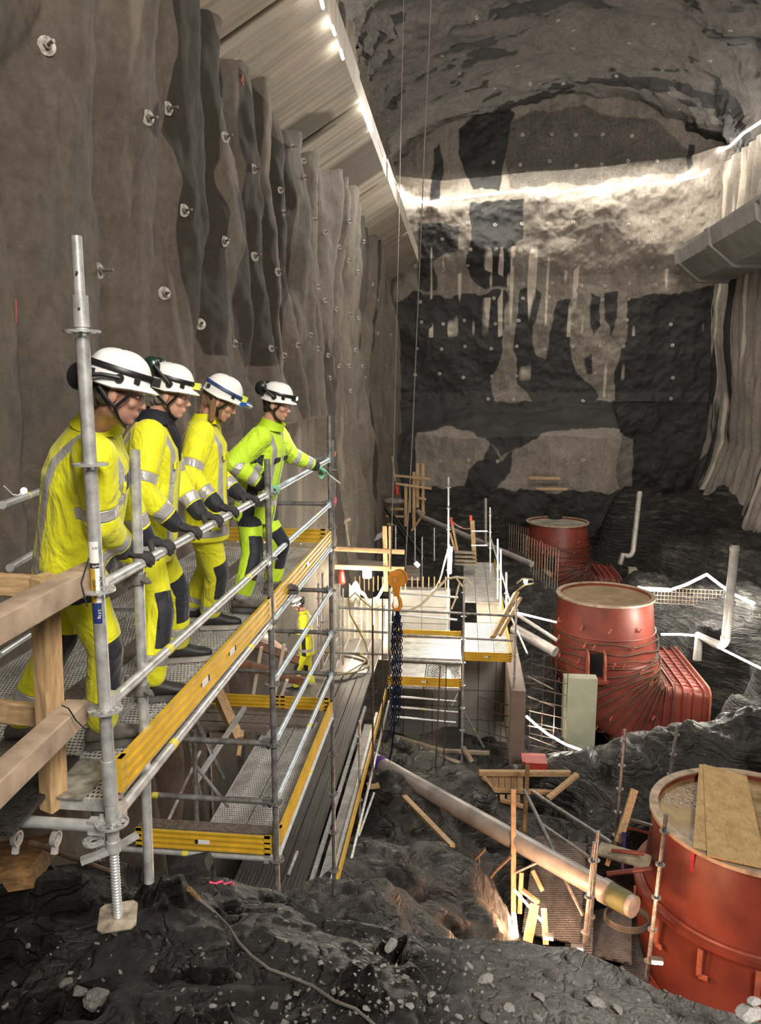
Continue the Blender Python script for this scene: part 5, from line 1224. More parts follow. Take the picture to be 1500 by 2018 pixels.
for k in (-.05, .0, .05): q.disc(pa+dd*(t0+k), dd, .162, .04, 20)
q.build('lifting_sling', M['purple'], label='purple webbing sling round the long grey pipe', cat='sling')
# ---------------- lower walkway (worker level) ----------------
ZW = -4.55
W = lambda px_, py_, z=ZW: PZ(px_, py_, z)
aL = W(650, 1340); xl = -2.85; xr = -1.92
for k in range(3):
    x0 = xl+k*.31; deck(x0, x0+.30, 8.3, 16.0, ZW, 'dark wet grooved plank of the low walkway right of the scaffold, %s' % ('left', 'middle', 'right')[k], 'dark_grooved', ribs=1)
deck(-3.1, -1.9, 16.05, 18.4, ZW, 'wide perforated landing under the hose coil', 'perf_dark', ribs=3)
deck(-3.75, -2.9, 13.0, 16.0, ZW, 'walkway plank the distant worker stands on', 'perf_dark', ribs=1)
XR2 = -1.86
toe((XR2+.28, 9.0), (XR2+.28, 15.6), ZW-.3, 'low yellow toe board running away right of the wet walkway', h=.14)
deck(XR2-.0, XR2+.24, 8.6, 14.2, ZW-.35, 'narrow perforated plank just left of the low yellow toe board', 'perf', ribs=0)
for k, (x, z, t, m_) in enumerate([(XR2-.04, .12, 'left edge rail of the narrow perforated plank', 'galv'), (XR2+.20, .0, 'right edge rail of the narrow perforated plank', 'galv')]):
    q = MB(); q.bar((x, 8.6, ZW-.3+z), (x, 14.6, ZW-.3+z), .05, .07); q.build('edge_rail', M[m_], label=t, cat='rail')
rail((XR2+.36, 8.7, ZW-.42), (XR2+.36, 15.6, ZW-.42), 'silver ledger tube under the low yellow toe board', 'galv', ends=False, tape=(.3, .7))
rail(W(655, 1790, ZW-.6), W(738, 1560, ZW-.7), 'long slanting silver tube right of the low yellow toe board', 'galv', ends=False, tape=(.6,))
rail(P(565, 1732, 8.8), P(588, 1672, 9.3), 'short silver tube sticking up between walkway and narrow plank', 'galv', ends=False)
# hoses coil
def coil(c, rx, ry, turns, r, label, mat='hose', cat='hose', tail=None, z=.02, ph=0):
    pts = [c+Vector((rx*(1+.04*math.sin(t*2.3))*math.cos(t), ry*math.sin(t), z+.012*t/3)) for t in [ph+i*.25 for i in range(int(turns*2*math.pi/.25))]]
    if tail: pts += tail
    q = MB(); q.path(pts, r, 7); return q.build('coiled_hose', M[mat], label=label, cat=cat)
cc = W(658, 1312, ZW); coil(cc+Vector((0, 0, .03)), .78, .75, 1.9, .022, 'ochre hose lying in a big coil on the perforated landing', tail=[W(728, 1300), P(722, 1270, 17.2), P(690, 1210, 17.3), P(687, 1180, 17.4), P(700, 1168, 17.5), P(712, 1180, 17.5), P(735, 1200, 17.8), P(760, 1190, 18.5)])
# posts around the middle
def tp(px_, y0, y1, Y, label, mat='galv', r=R_T, ros=None, px2=None, group=None):
    a = P(px_, y1, Y); b = P(px2 or px_, y0, Y); rt = empty('scaffold_post', a, label, 'scaffold post', group); q = MB(); q.tube(a, b, r, 10); q.build('post_tube', M[mat], rt)
    n = ros if ros is not None else int((b-a).length/.5)
    for k in range(n):
        q = MB(); p = b.lerp(a, (k+.5)/n); q.disc(p, (0, 0, 1), r*2.3, .012, 12); q.build('ring_disc', M[mat], rt)
    return rt
tp(709, 1420, 1668, 11.8, 'post with wooden foot pad right of the slanting silver tube', 'galv')
q = MB(); c = P(712, 1672, 11.8); q.box(c, (.30, .22, .05), Matrix.Rotation(.5, 3, 'Z')); q.box(c+Vector((.03, -.02, -.06)), (.1, .25, .06)); q.build('foot_pad', M['wood'], label='wooden foot pad under the post right of the slanting tube', cat='wood block')
q = MB(); c = P(735, 1548, 12.6); q.box(c, (.22, .16, .05), Matrix.Rotation(.3, 3, 'Z')); q.build('foot_pad', M['wood'], label='small wooden pad below the rusty bars by the grey pipe', cat='wood block')
tp(655, 868, 1095, 8.5, 'thin dark post end rising behind the pointing glove', 'galv_dark', ros=2)
for i, (x, y0, y1, Y) in enumerate([(734, 1170, 1590, 13), (735.5, 1232, 1540, 12.4), (754, 1180, 1480, 14), (766, 1150, 1420, 16)]):
    q = MB(); q.tube(P(x, y1, Y), P(x, y0, Y), .012, 6); q.build('rusty_bar', M['rust'], label='rusty bar standing left of the blue chains, %s' % ('furthest left', 'second from left', 'third from left', 'closest to the chains')[i], cat='bar')
for i, (x0, y0, x1, y1, Y, t) in enumerate([(868, 1308, 850, 1695, 14.2, 'longest, left one'), (880, 1308, 873, 1560, 14.5, 'right one beside it'), (852, 1365, 852, 1480, 17.0, 'short one with pale tip'), (796, 1355, 794, 1475, 17.0, 'short left one')]):
    q = MB(); q.tube(P(x1, y1, Y), P(x0, y0, Y), .013, 6); q.build('rusty_bar', M['rust'], label='rusty anchor bar hanging below the bright platform, '+t, cat='bar')
# ---- the bright platforms
ZA = CZ-5.98
mkq = lambda pts, z, th, name, mat, label, cat: quad(pts, z, th, name, mat, label, cat)
pA = [PZ(x, y, ZA) for x, y in ((762, 1340), (910, 1340), (903, 1256), (778, 1256))]
Xa0, Xa1 = PZ(765, 1340, ZA).x, PZ(908, 1340, ZA).x; Ya0, Ya1 = PZ(830, 1342, ZA).y, PZ(830, 1254, ZA).y; ym = PZ(830, 1297, ZA).y
for k in range(3):
    y0 = ym+.03+k*(Ya1-ym-.03)/3; q = MB()
    deck(Xa0, Xa1, y0, y0+(Ya1-ym)/3-.02, ZA, 'bright ribbed plank of the middle platform, %s' % ('front', 'centre', 'back by the yellow board')[k], 'perf_white', ribs=0)
deck(Xa0, (Xa0+Xa1)/2-.02, Ya0, ym-.03, ZA-.12, 'front left plank of the middle platform, muddy', 'perf', ribs=1)
deck((Xa0+Xa1)/2, Xa1, Ya0, ym-.03, ZA-.12, 'front right plank of the middle platform, wet and glossy', 'perf_wet', ribs=0)
toe((Xa0, Ya1), (Xa1, Ya1), ZA, 'yellow back toe board of the middle platform, bright', h=.16)
toe((Xa0, Ya0), (Xa1+.02, Ya0), ZA-.1, 'yellow front toe board of the middle platform with small sticker', h=.18, out=1, sticker_=1)
toe((Xa0-.02, ym), (Xa0-.02, Ya1), ZA, 'short yellow side toe board of the middle platform beside the chains', h=.2)
Xb0, Xb1 = PZ(912, 1285, ZA).x, PZ(1006, 1290, ZA).x; Yb0 = PZ(960, 1297, ZA).y; Yb1 = PZ(935, 1108, ZA).y
for k, (ya, yb, t, m_) in enumerate([(Yb0, Yb0+2.6, 'near', 'perf_white'), (Yb0+2.65, Yb0+4.6, 'sheet-covered middle', 'plyb'), (Yb0+4.65, Yb1, 'far', 'perf_white')]):
    for j in range(3):
        xx = Xb0+j*(Xb1-Xb0)/3
        if m_ == 'plyb' and j == 0: continue
        deck(xx+.01, xx+(Xb1-Xb0)/3, ya, yb, ZA, 'long right platform plank, %s section, %s column' % (t, ('left', 'centre', 'right')[j]), m_, ribs=1)
toe((Xb0, Yb0-.02), (Xb1, Yb0-.02), ZA-.06, 'dark yellow front toe board of the long right platform with sticker', h=.20, sticker_=1, mat='yellow')
toe((Xb1, Yb0), (Xb1, Yb0+4.4), ZA, 'near yellow side toe board of the long right platform', h=.14)
toe((Xb1, Yb0+4.5), (Xb1, Yb1), ZA, 'far yellow side toe board of the long right platform', h=.14)
tp(909, 1145, 1590, 15.3, 'tall post at the right front corner of the middle platform', 'galv', px2=915)
tp(769, 1160, 1420, 17.8, 'bright post left of the middle platform behind the chains', 'alu', r=.03, ros=2)
tp(1011, 1180, 1440, 16.5, 'post at the front right corner of the long platform', 'galv', px2=1018)
tp(883, 940, 1300, 19.5, 'tall silver post beside the bright work light', 'alu', px2=884)
tp(966, 1000, 1160, 24, 'post at the far right end of the long platform', 'alu')
tp(981, 1062, 1180, 21, 'post with white top right of the long platform, farther one', 'alu', ros=1)
tp(987, 1082, 1200, 19.5, 'post with white top right of the long platform, middle one', 'alu', ros=1)
tp(998, 1128, 1210, 18.5, 'post with white top right of the long platform, nearest one', 'alu', ros=1)
tp(957, 982, 1075, 30, 'thick standpipe behind the long platform', 'pipe', r=.06, ros=0)
for i, (x0, y0, Y0, x1, y1, Y1, t, m_) in enumerate([
    (768, 1168, 17.8, 908, 1178, 17.8, 'bright upper rail behind the middle platform', 'alu'), (785, 1212, 17.8, 906, 1222, 17.8, 'bright lower rail behind the middle platform', 'alu'),
    (660, 1197, 14.8, 1018, 1214, 15.6, 'long dark rail above the bright platforms', 'galv_dark'), (655, 1240, 14.8, 770, 1247, 15.0, 'dark rail above the hose coil', 'galv_dark'),
    (766, 1250, 15.2, 1016, 1263, 15.6, 'dark middle rail before the bright platforms', 'galv_dark'), (766, 1299, 15.0, 912, 1308, 15.1, 'dark low rail before the middle platform', 'galv_dark'),
    (655, 1285, 14.8, 770, 1290, 15, 'dark low rail above the landing', 'galv_dark'),
    (768, 1350, 15.2, 905, 1352, 15.3, 'ledger tube right under the front toe board of the middle platform', 'galv_dark'), (770, 1372, 15.2, 905, 1382, 15.3, 'white tube below the middle platform, upper', 'alu'),
    (765, 1392, 15.0, 908, 1404, 15.2, 'grey tube below the middle platform', 'galv'), (766, 1412, 15.4, 904, 1424, 15.5, 'white tube below the middle platform, lowest', 'alu'),
    (985, 1165, 22, 1040, 1290, 16.8, 'inclined rail along the right side of the long platform', 'galv'), (967, 1060, 24, 1010, 1200, 17.5, 'upper inclined rail behind the long platform', 'alu'),
    (925, 1047, 24, 965, 1047, 24, 'upper cross rail at the far end of the long platform', 'alu'), (925, 1075, 24, 965, 1075, 24, 'lower cross rail at the far end of the long platform', 'alu'),
    (910, 1395, 15.4, 955, 1475, 16, 'diagonal brace right of the corner post', 'galv'), (905, 1360, 15.4, 888, 1395, 15.3, 'short brace left of the corner post', 'galv')]):
    rail(P(x0, y0, Y0), P(x1, y1, Y1), t, m_, ends=False, tape=(.5,) if i % 3 == 0 else None)
# concrete walls of the shaft
def wallbox(x0, y0, x1, y1, Y, depth, mat, name, label, cat='concrete wall', joints=0, jz=0):
    a = P(x0, y0, Y); b = P(x1, y1, Y); o = MB(); o.box(((a.x+b.x)/2, Y+depth/2, (a.z+b.z)/2), (b.x-a.x, depth, a.z-b.z)); rt = o.build(name, M[mat], label=label, cat=cat)
    return rt, a, b
def joints(a, b, Y, nx, nz, rt, mat='jointdark', t=.018):
    for k in range(1, nx):
        x = a.x+(b.x-a.x)*k/nx; q = MB(); q.box((x, Y-.004, (a.z+b.z)/2), (t, .01, a.z-b.z)); q.build('panel_joint', M[mat], rt)
    for k in range(1, nz):
        z = b.z+(a.z-b.z)*k/nz; q = MB(); q.box(((a.x+b.x)/2, Y-.004, z), (b.x-a.x, .01, t)); q.build('panel_joint', M[mat], rt)
rt, a, b = wallbox(745, 1300, 925, 1478, 18.9, .5, 'conc', 'concrete_wall', 'grey concrete wall below the middle platform'); joints(a, b, 18.9, 4, 2, rt)
rt, a, b = wallbox(910, 1300, 1008, 1480, 18.6, .5, 'conc', 'concrete_wall', 'grey concrete wall with panel joints below the long right platform'); joints(a, b, 18.6, 3, 3, rt)
rt, a, b = wallbox(776, 1162, 886, 1262, 21.5, .4, 'conc', 'concrete_wall', 'bright concrete wall behind the middle platform'); joints(a, b, 21.5, 2, 3, rt)
for (x, y) in ((822, 1244), (862, 1247)): q = MB(); q.disc(P(x, y, 21.5)+Vector((0, -.004, 0)), (0, 1, 0), .035, .01, 10); q.build('tie_hole', M['black'], rt)
# fin wall at right
fz0 = P(1022, 1362, 16.2).z; fb = P(1022, 1512, 16.2).z; fx0, fx1 = P(1008, 1362, 16.2).x, P(1037, 1362, 16.2).x
q = MB(); q.box(((fx0+fx1)/2, 18.2, (fz0+fb)/2), (fx1-fx0, 4.0, fz0-fb)); q.build('concrete_fin', M['conc_brown'], label='brown concrete wall end standing right of the platforms', cat='concrete wall')
# bright formwork trench at left
rt, a, b = wallbox(660, 1180, 770, 1300, 20.5, .15, 'form', 'formwork_wall', 'bright pale formwork wall with vertical battens, left of the chains', 'formwork'); 
for k in range(9):
    x = a.x+(b.x-a.x)*(k+.3)/9; q = MB(); q.box((x, 20.46, (a.z+b.z)/2), (.06, .06, a.z-b.z)); q.build('batten', M['form'], rt)
q = MB(); a = P(757, 1160, 19.0); b = P(770, 1270, 17.0); q.rings([[P(768, 1170, 20.4), P(775, 1170, 20.4), P(764, 1290, 17.4), P(752, 1290, 17.4)], [P(768, 1170, 20.4)+Vector((0, 0, -.1)), P(775, 1170, 20.4)+Vector((0, 0, -.1)), P(764, 1300, 17.4), P(752, 1300, 17.4)]]); q.build('formwork_wall', M['form'], label='pale wall top running towards the chains', cat='formwork')
# draped sheet
nu, nv = 40, 24; V = []
for i in range(nu):
    for j in range(nv):
        u, v = i/(nu-1), j/(nv-1); x = 688+70*u; sag = 32*math.sin(math.pi*min(1, max(0, (u-.25)/.75)))*(u > .25)+6*math.sin(u*25)*(1-u)
        p = P(x, 1150+sag+v*(34 if u < .3 else 7), 20.0-.25*math.sin(v*3)+.05*math.sin(u*40)); V.append(p)
me = bpy.data.meshes.new('s'); me.from_pydata([tuple(p) for p in V], [], [(i*nv+j, (i+1)*nv+j, (i+1)*nv+j+1, i*nv+j+1) for i in range(nu-1) for j in range(nv-1)]); me.polygons.foreach_set('use_smooth', [True]*len(me.polygons))
o = link_mesh('draped_sheet', me, M['whitesheet'], label='white sheeting draped over the formwork top under the timber frame', cat='sheeting'); md = o.modifiers.new('s', 'SOLIDIFY'); md.thickness = .02
# ladder
rt = empty('ladder', P(706, 1290, 19.8), 'pale ladder leaning in the bright formwork pit', 'ladder')
for s in (0, 1): q = MB(); q.bar(P(699+s*14, 1300, 19.8), P(699+s*14, 1208, 20.3), .04, .06); q.build('ladder_side', M['form'], rt)
for k in range(6): q = MB(); y = 1290-k*15; q.tube(P(699, y, 19.8+k*.08), P(713, y, 19.8+k*.08), .015, 6); q.build('ladder_rung', M['form'], rt)
# ridge of starter bars on the wall top
sb = MB(); 
def bars(pts, h, r, name, mat, label, group, cat='rebar'):
    base = None
    for i_, p in enumerate(pts):
        q = MB(); q.path([Vector((0, 0, 0)), Vector((0, 0, h))], r, 6)
        o = q.build(name, M[mat], label=label, cat=cat, group=group) if base is None else base.copy()
        if base is None: base = o
        else: COL.objects.link(o)
        o.location = p; o['label'] = label+', '+ORD[i_]+' from the left'
    return base
bars([P(700+i*9, 1165-(i % 2)*2, 20.9) for i in range(12)], .42, .018, 'starter_bar', 'wood', 'short pale upright bar behind the white sheeting', 'bars behind the white sheeting')
bars([P(812+i*11, 1166, 21.7) for i in range(7)], .45, .018, 'starter_bar', 'wood', 'short brown upright on the top of the bright concrete wall', 'uprights on the bright concrete wall')
bars([P(1020+i*5.2, 1118+i*3.2, 31-i*.3) for i in range(16)], 1.5, .014, 'rebar_rod', 'rustlight', 'thin upright rebar beside the farthest draft tube', 'upright rebars left of the farthest draft tube')
bars([P(1003+i*4.5, 1090+i*1.0, 33) for i in range(9)], 1.3, .012, 'rebar_rod', 'rustlight', 'thin upright rebar behind the long platform end', 'upright rebars behind the long platform')
for i, (x, y0, y1) in enumerate([(780, 1035, 1085), (818, 1040, 1130), (856, 1040, 1105), (832, 1058, 1165)]):
    q = MB(); q.tube(P(x, y1, 24), P(x, y0, 24), .022, 6); q.build('thin_pole', M['galv'], label='thin pole standing behind the formwork, %s' % ('first from the left', 'second from the left', 'farthest right', 'tallest, right of the hook')[i], cat='pole')
# rebar mats / horizontal bars
def mat_(name, label, org, ux, uz, nx, nz, r, mat='rust', cat='rebar mesh'):
    rt = empty(name, org, label, cat); org = Vector(org)
    for i in range(nx+1): q = MB(); q.tube(org+ux*i/nx, org+ux*i/nx+uz, r, 5); q.build('upright_bar', M[mat], rt)
    for j in range(nz+1): q = MB(); q.tube(org+uz*j/nz, org+uz*j/nz+ux, r, 5); q.build('cross_bar', M[mat], rt)
    return rt
m0 = P(1254, 1186, 27); mat_('rebar_mesh', 'pale rebar mesh standing below the curved light strip', m0, P(1440, 1196, 26)-m0, Vector((0, 0, .55)), 26, 4, .010, 'rustlight')
m0 = P(940, 1480, 16.9); mat_('rebar_mesh', 'dark rebar mesh standing before the concrete fin', m0, P(1008, 1500, 16.9)-m0, Vector((0, 0, 1.35)), 3, 5, .011)
m0 = P(1042, 1490, 17.2); mat_('rebar_mesh', 'rebar mesh between the concrete fin and the greenish pillar', m0, P(1112, 1506, 17.4)-m0, Vector((0, 0, 2.6)), 3, 9, .010)
m0 = P(1418, 1460, 19.5); mat_('rebar_mesh', 'small rebar mesh behind the middle draft tube outlet', m0, P(1446, 1462, 19.5)-m0, Vector((0, 0, .9)), 3, 3, .010)
for i, (x0, y0, x1, y1) in enumerate([(1040, 1332, 1090, 1358), (1040, 1372, 1092, 1392), (1042, 1400, 1094, 1412), (1040, 1430, 1092, 1440), (1042, 1452, 1095, 1472)]):
    q = MB(); q.tube(P(x0, y0, 17), P(x1, y1, 18.5), .014, 6); q.build('rebar_rod', M['rustlight'], label='lit horizontal rebar right of the concrete fin, %s' % ('topmost', 'second', 'third', 'fourth', 'lowest')[i], cat='rebar')
# ================= DETAILS =================
bpy.context.view_layer.update()
OB = bpy.data.objects
def HIT(px_, py_, name, off=0.0):
    o = OB[name]; d = ray(px_, py_).normalized(); ok, loc, nor, _ = o.ray_cast(Vector((0, 0, CZ)), d)
    if not ok: return None, None
    if nor.dot(d) > 0: nor = -nor
    return loc+nor*off, nor
# ---- rock bolts
def bolt_proto(pr, rl):
    rt = empty('rock_bolt', (0, 0, 0), 'x', 'rock bolt')
    q = MB(); q.disc((0, -.012, 0), (0, 1, 0), pr, .012, 14); q.build('bearing_plate', M['boltplate'], rt)
    q = MB(); q.tube((0, 0, 0), (0, -rl, 0), .016, 8); q.disc((0, -.045, 0), (0, 1, 0), .036, .04, 6); q.build('bolt_rod', M['boltrod'], rt)
    return rt
LB = [(91, 91, .13, .15, 'topmost at the upper left'), (329, 214, .11, .20, 'on the dark stain, upper one of the pair'), (290, 232, .11, .28, 'at the left border of the dark stain'), (443, 271, .11, .24, 'between the two dark stains'), (499, 333, .10, .22, 'high on the second dark stain'),
      (361, 415, .11, .10, 'on the left border of the dark stain, lower'), (193, 534, .13, .14, 'above the first helmet, left of the stain'), (547, 536, .10, .18, 'at the right edge of the dark stains'), (323, 578, .10, .26, 'low left of the dark stain'), (394, 639, .10, .18, 'above the second helmet'),
      (441, 476, .10, .22, 'in the middle of the light fold'), (501, 506, .09, .2, 'in the middle of the second stain'), (462, 108, .11, .2, 'high beside the concrete ledge')]
protoA = bolt_proto(.085, .20); firstA = [True]
def place_bolt(proto, flag, loc, nor, label, group, s=1.0, tilt=0):
    if flag[0]: o = proto; flag[0] = False
    else: o = copy_tree(proto)
    o.location = loc; d = (nor*.8+Vector((.25, -.45, -.05))).normalized() if tilt else nor
    o.rotation_euler = (-d).to_track_quat('Y', 'Z').to_euler(); o.scale = (s, s, s); o['label'] = label; o['group'] = group
for x, y, pr, rl, t in LB:
    loc, nor = HIT(x, y, 'wall_left')
    if loc is not None: place_bolt(protoA, firstA, loc, nor, 'rock bolt on the left wall, '+t, 'large rock bolts on the left wall', 1, 1)
SB = [(552, 375), (558, 419), (618, 433), (640, 458), (626, 565), (640, 592), (663, 609), (688, 618), (705, 627), (686, 513), (705, 535), (669, 487), (688, 436), (717, 476), (646, 700), (626, 687), (586, 680), (668, 721), (688, 721), (714, 722), (745, 657), (770, 660), (534, 687), (560, 700), (462, 677),
      (690, 770), (720, 745), (745, 590), (735, 560), (650, 745), (612, 660), (600, 350), (575, 290), (598, 317), (700, 690), (760, 720)]
SB.sort()
for ib, (x, y) in enumerate(SB):
    loc, nor = HIT(x, y, 'wall_left')
    if loc is not None: place_bolt(protoA, firstA, loc, nor, 'small rock bolt on the left wall folds, %s from the left' % ORD[ib], 'small rock bolts far along the left wall', .8, 1)
protoB = bolt_proto(.10, .12); firstB = [True]
rnd = random.Random(11)
rows = [(265, [(1030, 1085, 1135, 1190, 1245)]), (322, [(975, 1028, 1082, 1133, 1185, 1240, 1295)]), (440, [(822, 925, 976, 1028, 1080, 1130, 1182, 1236, 1290)]), (475, [(873, 1130, 1183, 1236, 1290)]), (492, [(925, 975, 1028, 1078)]), (526, [(820, 872, 924, 1079, 1131, 1182, 1235, 1287)]),
        (560, [(1033, 1090, 1143, 1194, 1242, 1290)]), (590, [(831, 975, 1029, 1083, 1135, 1189, 1240)]), (635, [(828, 873, 917, 974, 1024, 1077, 1130, 1184, 1236, 1325)]), (685, [(824, 872, 916, 970, 1021, 1073, 1128, 1181, 1233, 1326)]), (740, [(820, 866, 914, 966, 1017, 1175, 1230, 1325)]), (785, [(965, 1012, 1325, 1150)]),
        (905, [(867, 922, 979, 1150)])]
for ir, (y, xs) in enumerate(rows):
    for ic, x in enumerate(sorted(xs[0])):
        loc, nor = HIT(x+rnd.uniform(-3, 3), y+rnd.uniform(-5, 5), 'wall_back')
        if loc is not None: place_bolt(protoB, firstB, loc, nor, 'white bolt plate on the end wall, %s row from the top, %s from left' % (ORD[ir], ORD[ic]), 'bolt plates on the end wall')
for iv, (x, y) in enumerate(sorted([(1130, 95), (1287, 47), (1240, 85), (1110, 165), (1065, 165), (1180, 185), (1215, 150), (1305, 138), (1130, 60), (940, 35), (870, 110), (975, 175), (1045, 165), (1340, 215), (1100, 40), (1020, 130), (905, 145), (1400, 120), (1440, 60)])):
    loc, nor = HIT(x, y, 'ceiling')
    if loc is not None: place_bolt(protoB, firstB, loc, nor, 'small white bolt plate on the vault, %s from the left' % ORD[iv], 'bolt plates on the vault', .9)
# ---- spray marks
def spray(px_, py_, host, strokes, mat, label, r=.012, k=1.0):
    loc, nor = HIT(px_, py_, host)
    if loc is None: return
    q = MB(); up = Vector((0, 0, 1)); x = up.cross(nor); x = x.normalized() if x.length > .1 else Vector((1, 0, 0)); y = nor.cross(x)
    for st in strokes: q.path([loc+x*a*k+y*b*k+nor*.01 for a, b in st], r, 5, flat=.4)
    q.build('spray_mark', M[mat], label=label, cat='paint mark')
spray(29, 612, 'wall_left', [[(0, -.1), (.01, 0), (.0, .1)]], 'paintred', 'faint red vertical spray mark on the left wall above the first helmet', .008)
spray(477, 155, 'wall_left', [[(-.05, -.06), (0, .05), (.05, -.05), (.02, -.1)]], 'paintred', 'red spray mark on the wall just under the concrete ledge', .015)
spray(659, 898, 'wall_left', [[(-.08, 0), (-.04, .1), (.04, .1), (.0, -.02)]], 'paintorange', 'orange spray mark on the wall by the thin post end', .02)
spray(659, 988, 'wall_left', [[(-.1, 0), (-.05, .1), (.05, .1), (.1, 0), (.0, -.1), (-.06, -.06), (.05, .03)]], 'paintpink', 'pink spray mark on the wall right of the scaffold end post', .02)
def groundmark(pts, label, mat='paintpink'):
    q = MB()
    for st in pts:
        w_ = [HIT(x, y, 'floor_near_rock', .006)[0] for x, y in st]; w_ = [p for p in w_ if p is not None]
        if len(w_) > 1: q.path(w_, .008, 5, flat=.4)
    if q.v: q.build('spray_mark', M[mat], label=label, cat='paint mark')
groundmark([[(398, 1732), (403, 1728)], [(412, 1740), (425, 1743), (438, 1738)], [(440, 1745), (455, 1740), (462, 1746)], [(470, 1738), (480, 1732), (478, 1742)]], 'pink spray dashes on the rock crest in front of the lower platform')
# ---- loose stones on the near rock
def stone_proto(seed, sx, mat, flat=.5):
    r_ = random.Random(seed); bm = bmesh.new(); bmesh.ops.create_icosphere(bm, subdivisions=2, radius=.5)
    pl = [(Vector((r_.gauss(0, 1), r_.gauss(0, 1), r_.gauss(0, 1))).normalized(), r_.uniform(.27, .42)) for _ in range(9)]
    for v in bm.verts:
        for n_, d in pl:
            k = v.co.dot(n_)
            if k > d: v.co -= n_*(k-d)
        v.co = Vector((v.co.x*1.35, v.co.y, v.co.z*flat*1.5))
    me = bpy.data.meshes.new('stone'); bm.to_mesh(me); bm.free(); me.materials.append(M[mat]); return me
SM = [stone_proto(i, 1, 'stone' if i % 3 else 'stonelight', (.35, .6, .45)[i % 3]) for i in range(9)]
SL = [(771, 1866, 26, 'p'), (697, 1897, 11, 'p'), (745, 1880, 7, 'p'), (700, 1921, 8, 'p'), (752, 1905, 8, 'p'), (760, 1905, 6, 'p'), (735, 1948, 9, 'p'), (722, 1990, 20, 'p'), (745, 1975, 12, 'p'), (770, 1978, 10, 'p'), (806, 1985, 24, 'p'), (850, 1962, 16, 'p'), (955, 1933, 30, 'p'), (925, 1905, 14, 'p'), (950, 1888, 10, 'p'), (1005, 1990, 26, 'p'), (1065, 1968, 24, 'p'), (1140, 1965, 22, 'g'), (1175, 1980, 34, 'p'), (1180, 1940, 20, 'g'), (1250, 1940, 18, 'g'),
      (1085, 1925, 26, 'g'), (1010, 1905, 22, 'g'), (880, 1990, 14, 'p'), (905, 2005, 16, 'p'), (835, 1945, 10, 'g'), (600, 1890, 12, 'g'), (640, 1880, 16, 'g'), (585, 1860, 20, 'g'), (155, 1958, 26, 'g'), (195, 1975, 46, 'g'), (130, 1940, 20, 'g'), (420, 1985, 14, 'p'), (460, 1980, 10, 'p'), (435, 1960, 10, 'g'), (470, 1925, 14, 'g'), (540, 1985, 18, 'g'), (505, 2000, 12, 'g'), (300, 1912, 12, 'g'), (350, 1990, 12, 'g'), (1120, 1890, 18, 'g'), (1220, 1995, 22, 'p'), (1300, 1975, 16, 'g'), (1350, 2000, 14, 'g'), (960, 2010, 30, 'g'), (1060, 2008, 18, 'p'), (560, 1925, 9, 'g'), (55, 1865, 12, 'g')]
SL.sort(); cnt = {'p': 0, 'g': 0}
for i, (x, y, s, k) in enumerate(SL):
    loc, nor = HIT(x, y, 'floor_near_rock')
    if loc is None: continue
    o = OB.new('loose_stone', SM[(i*3) % 9 if k == 'p' else (i*3+1) % 9]); COL.objects.link(o); dist = (loc-Vector((0, 0, CZ))).length; sz = s*dist/F
    o.location = loc+Vector((0, 0, sz*.12)); o.scale = (sz*.85, sz*.85, sz*.85); o.rotation_euler = (rnd.uniform(-.5, .5), rnd.uniform(-.5, .5), rnd.uniform(0, 6.28))
    cnt[k] += 1; tag(o, ('pale loose stone on the near rubble' if k == 'p' else 'dark loose stone on the near rock')+', %s from the left' % ORD[cnt[k]-1], 'stone', 'pale stones on the near rubble' if k == 'p' else 'dark stones on the near rock')
sv = []; r2_ = random.Random(77)
for i in range(1100):
    x, y = r2_.uniform(0, 1500), r2_.uniform(1830, 2030)
    if x < 560 and r2_.random() < .85: continue
    loc, nor = HIT(x, y, 'floor_near_rock')
    if loc is None: continue
    sv.append((loc, r2_.choice((.003, .005, .007, .012))*r2_.uniform(.7, 1.4), r2_.uniform(0, 6.28)))
q = MB()
for loc, s, a in sv:
    R = Matrix.Rotation(a, 3, 'Z') @ Matrix.Rotation(a*1.7, 3, 'X'); q.box(loc, (s*1.8, s*1.2, s*.8), R, taper=.6)
q.build('gravel_chips', M['chips'], label='scattered small rock chips covering the near rubble', cat='gravel', kind='stuff')
# white rock stack at bottom right
for (x, y, s, t) in ((1478, 1998, 58, 'large white stone at the bottom right corner'), (1487, 1974, 30, 'small white stone sitting on the large white stone')):
    loc = P(x, y, 2.95 if s > 40 else 2.97); sz = s*3.2/F; o = OB.new('white_stone', SM[0].copy()); o.data.materials.clear(); o.data.materials.append(M['whitestone']); COL.objects.link(o); o.location = loc; o.scale = (sz*.8, sz*.8, sz*.9); tag(o, t, 'stone')
# cable on near rock
cp = [(368, 1752), (385, 1772), (420, 1800), (450, 1832), (470, 1862), (495, 1890), (530, 1915), (575, 1932), (620, 1950), (665, 1975), (700, 1995), (740, 2025)]
pts = [HIT(x, y, 'floor_near_rock', .012)[0] for x, y in cp]; pts = [p for p in pts if p is not None]
rope(pts, .0065, 'thin dark cable snaking down over the near rock to the bottom', 'cabledirty', 'cable', 'cable')
q = MB(); q.tube(pts[0], pts[1], .013, 8); q.build('cable_plug', M['wood_dark'], label='brown plug end of the cable on the rock crest', cat='plug')
a = P(345, 1712, 3.75); b = P(412, 1697, 3.75); timber(a, b, .10, .07, 'charred wood piece lying on the rock crest under the yellow board', 'iron')
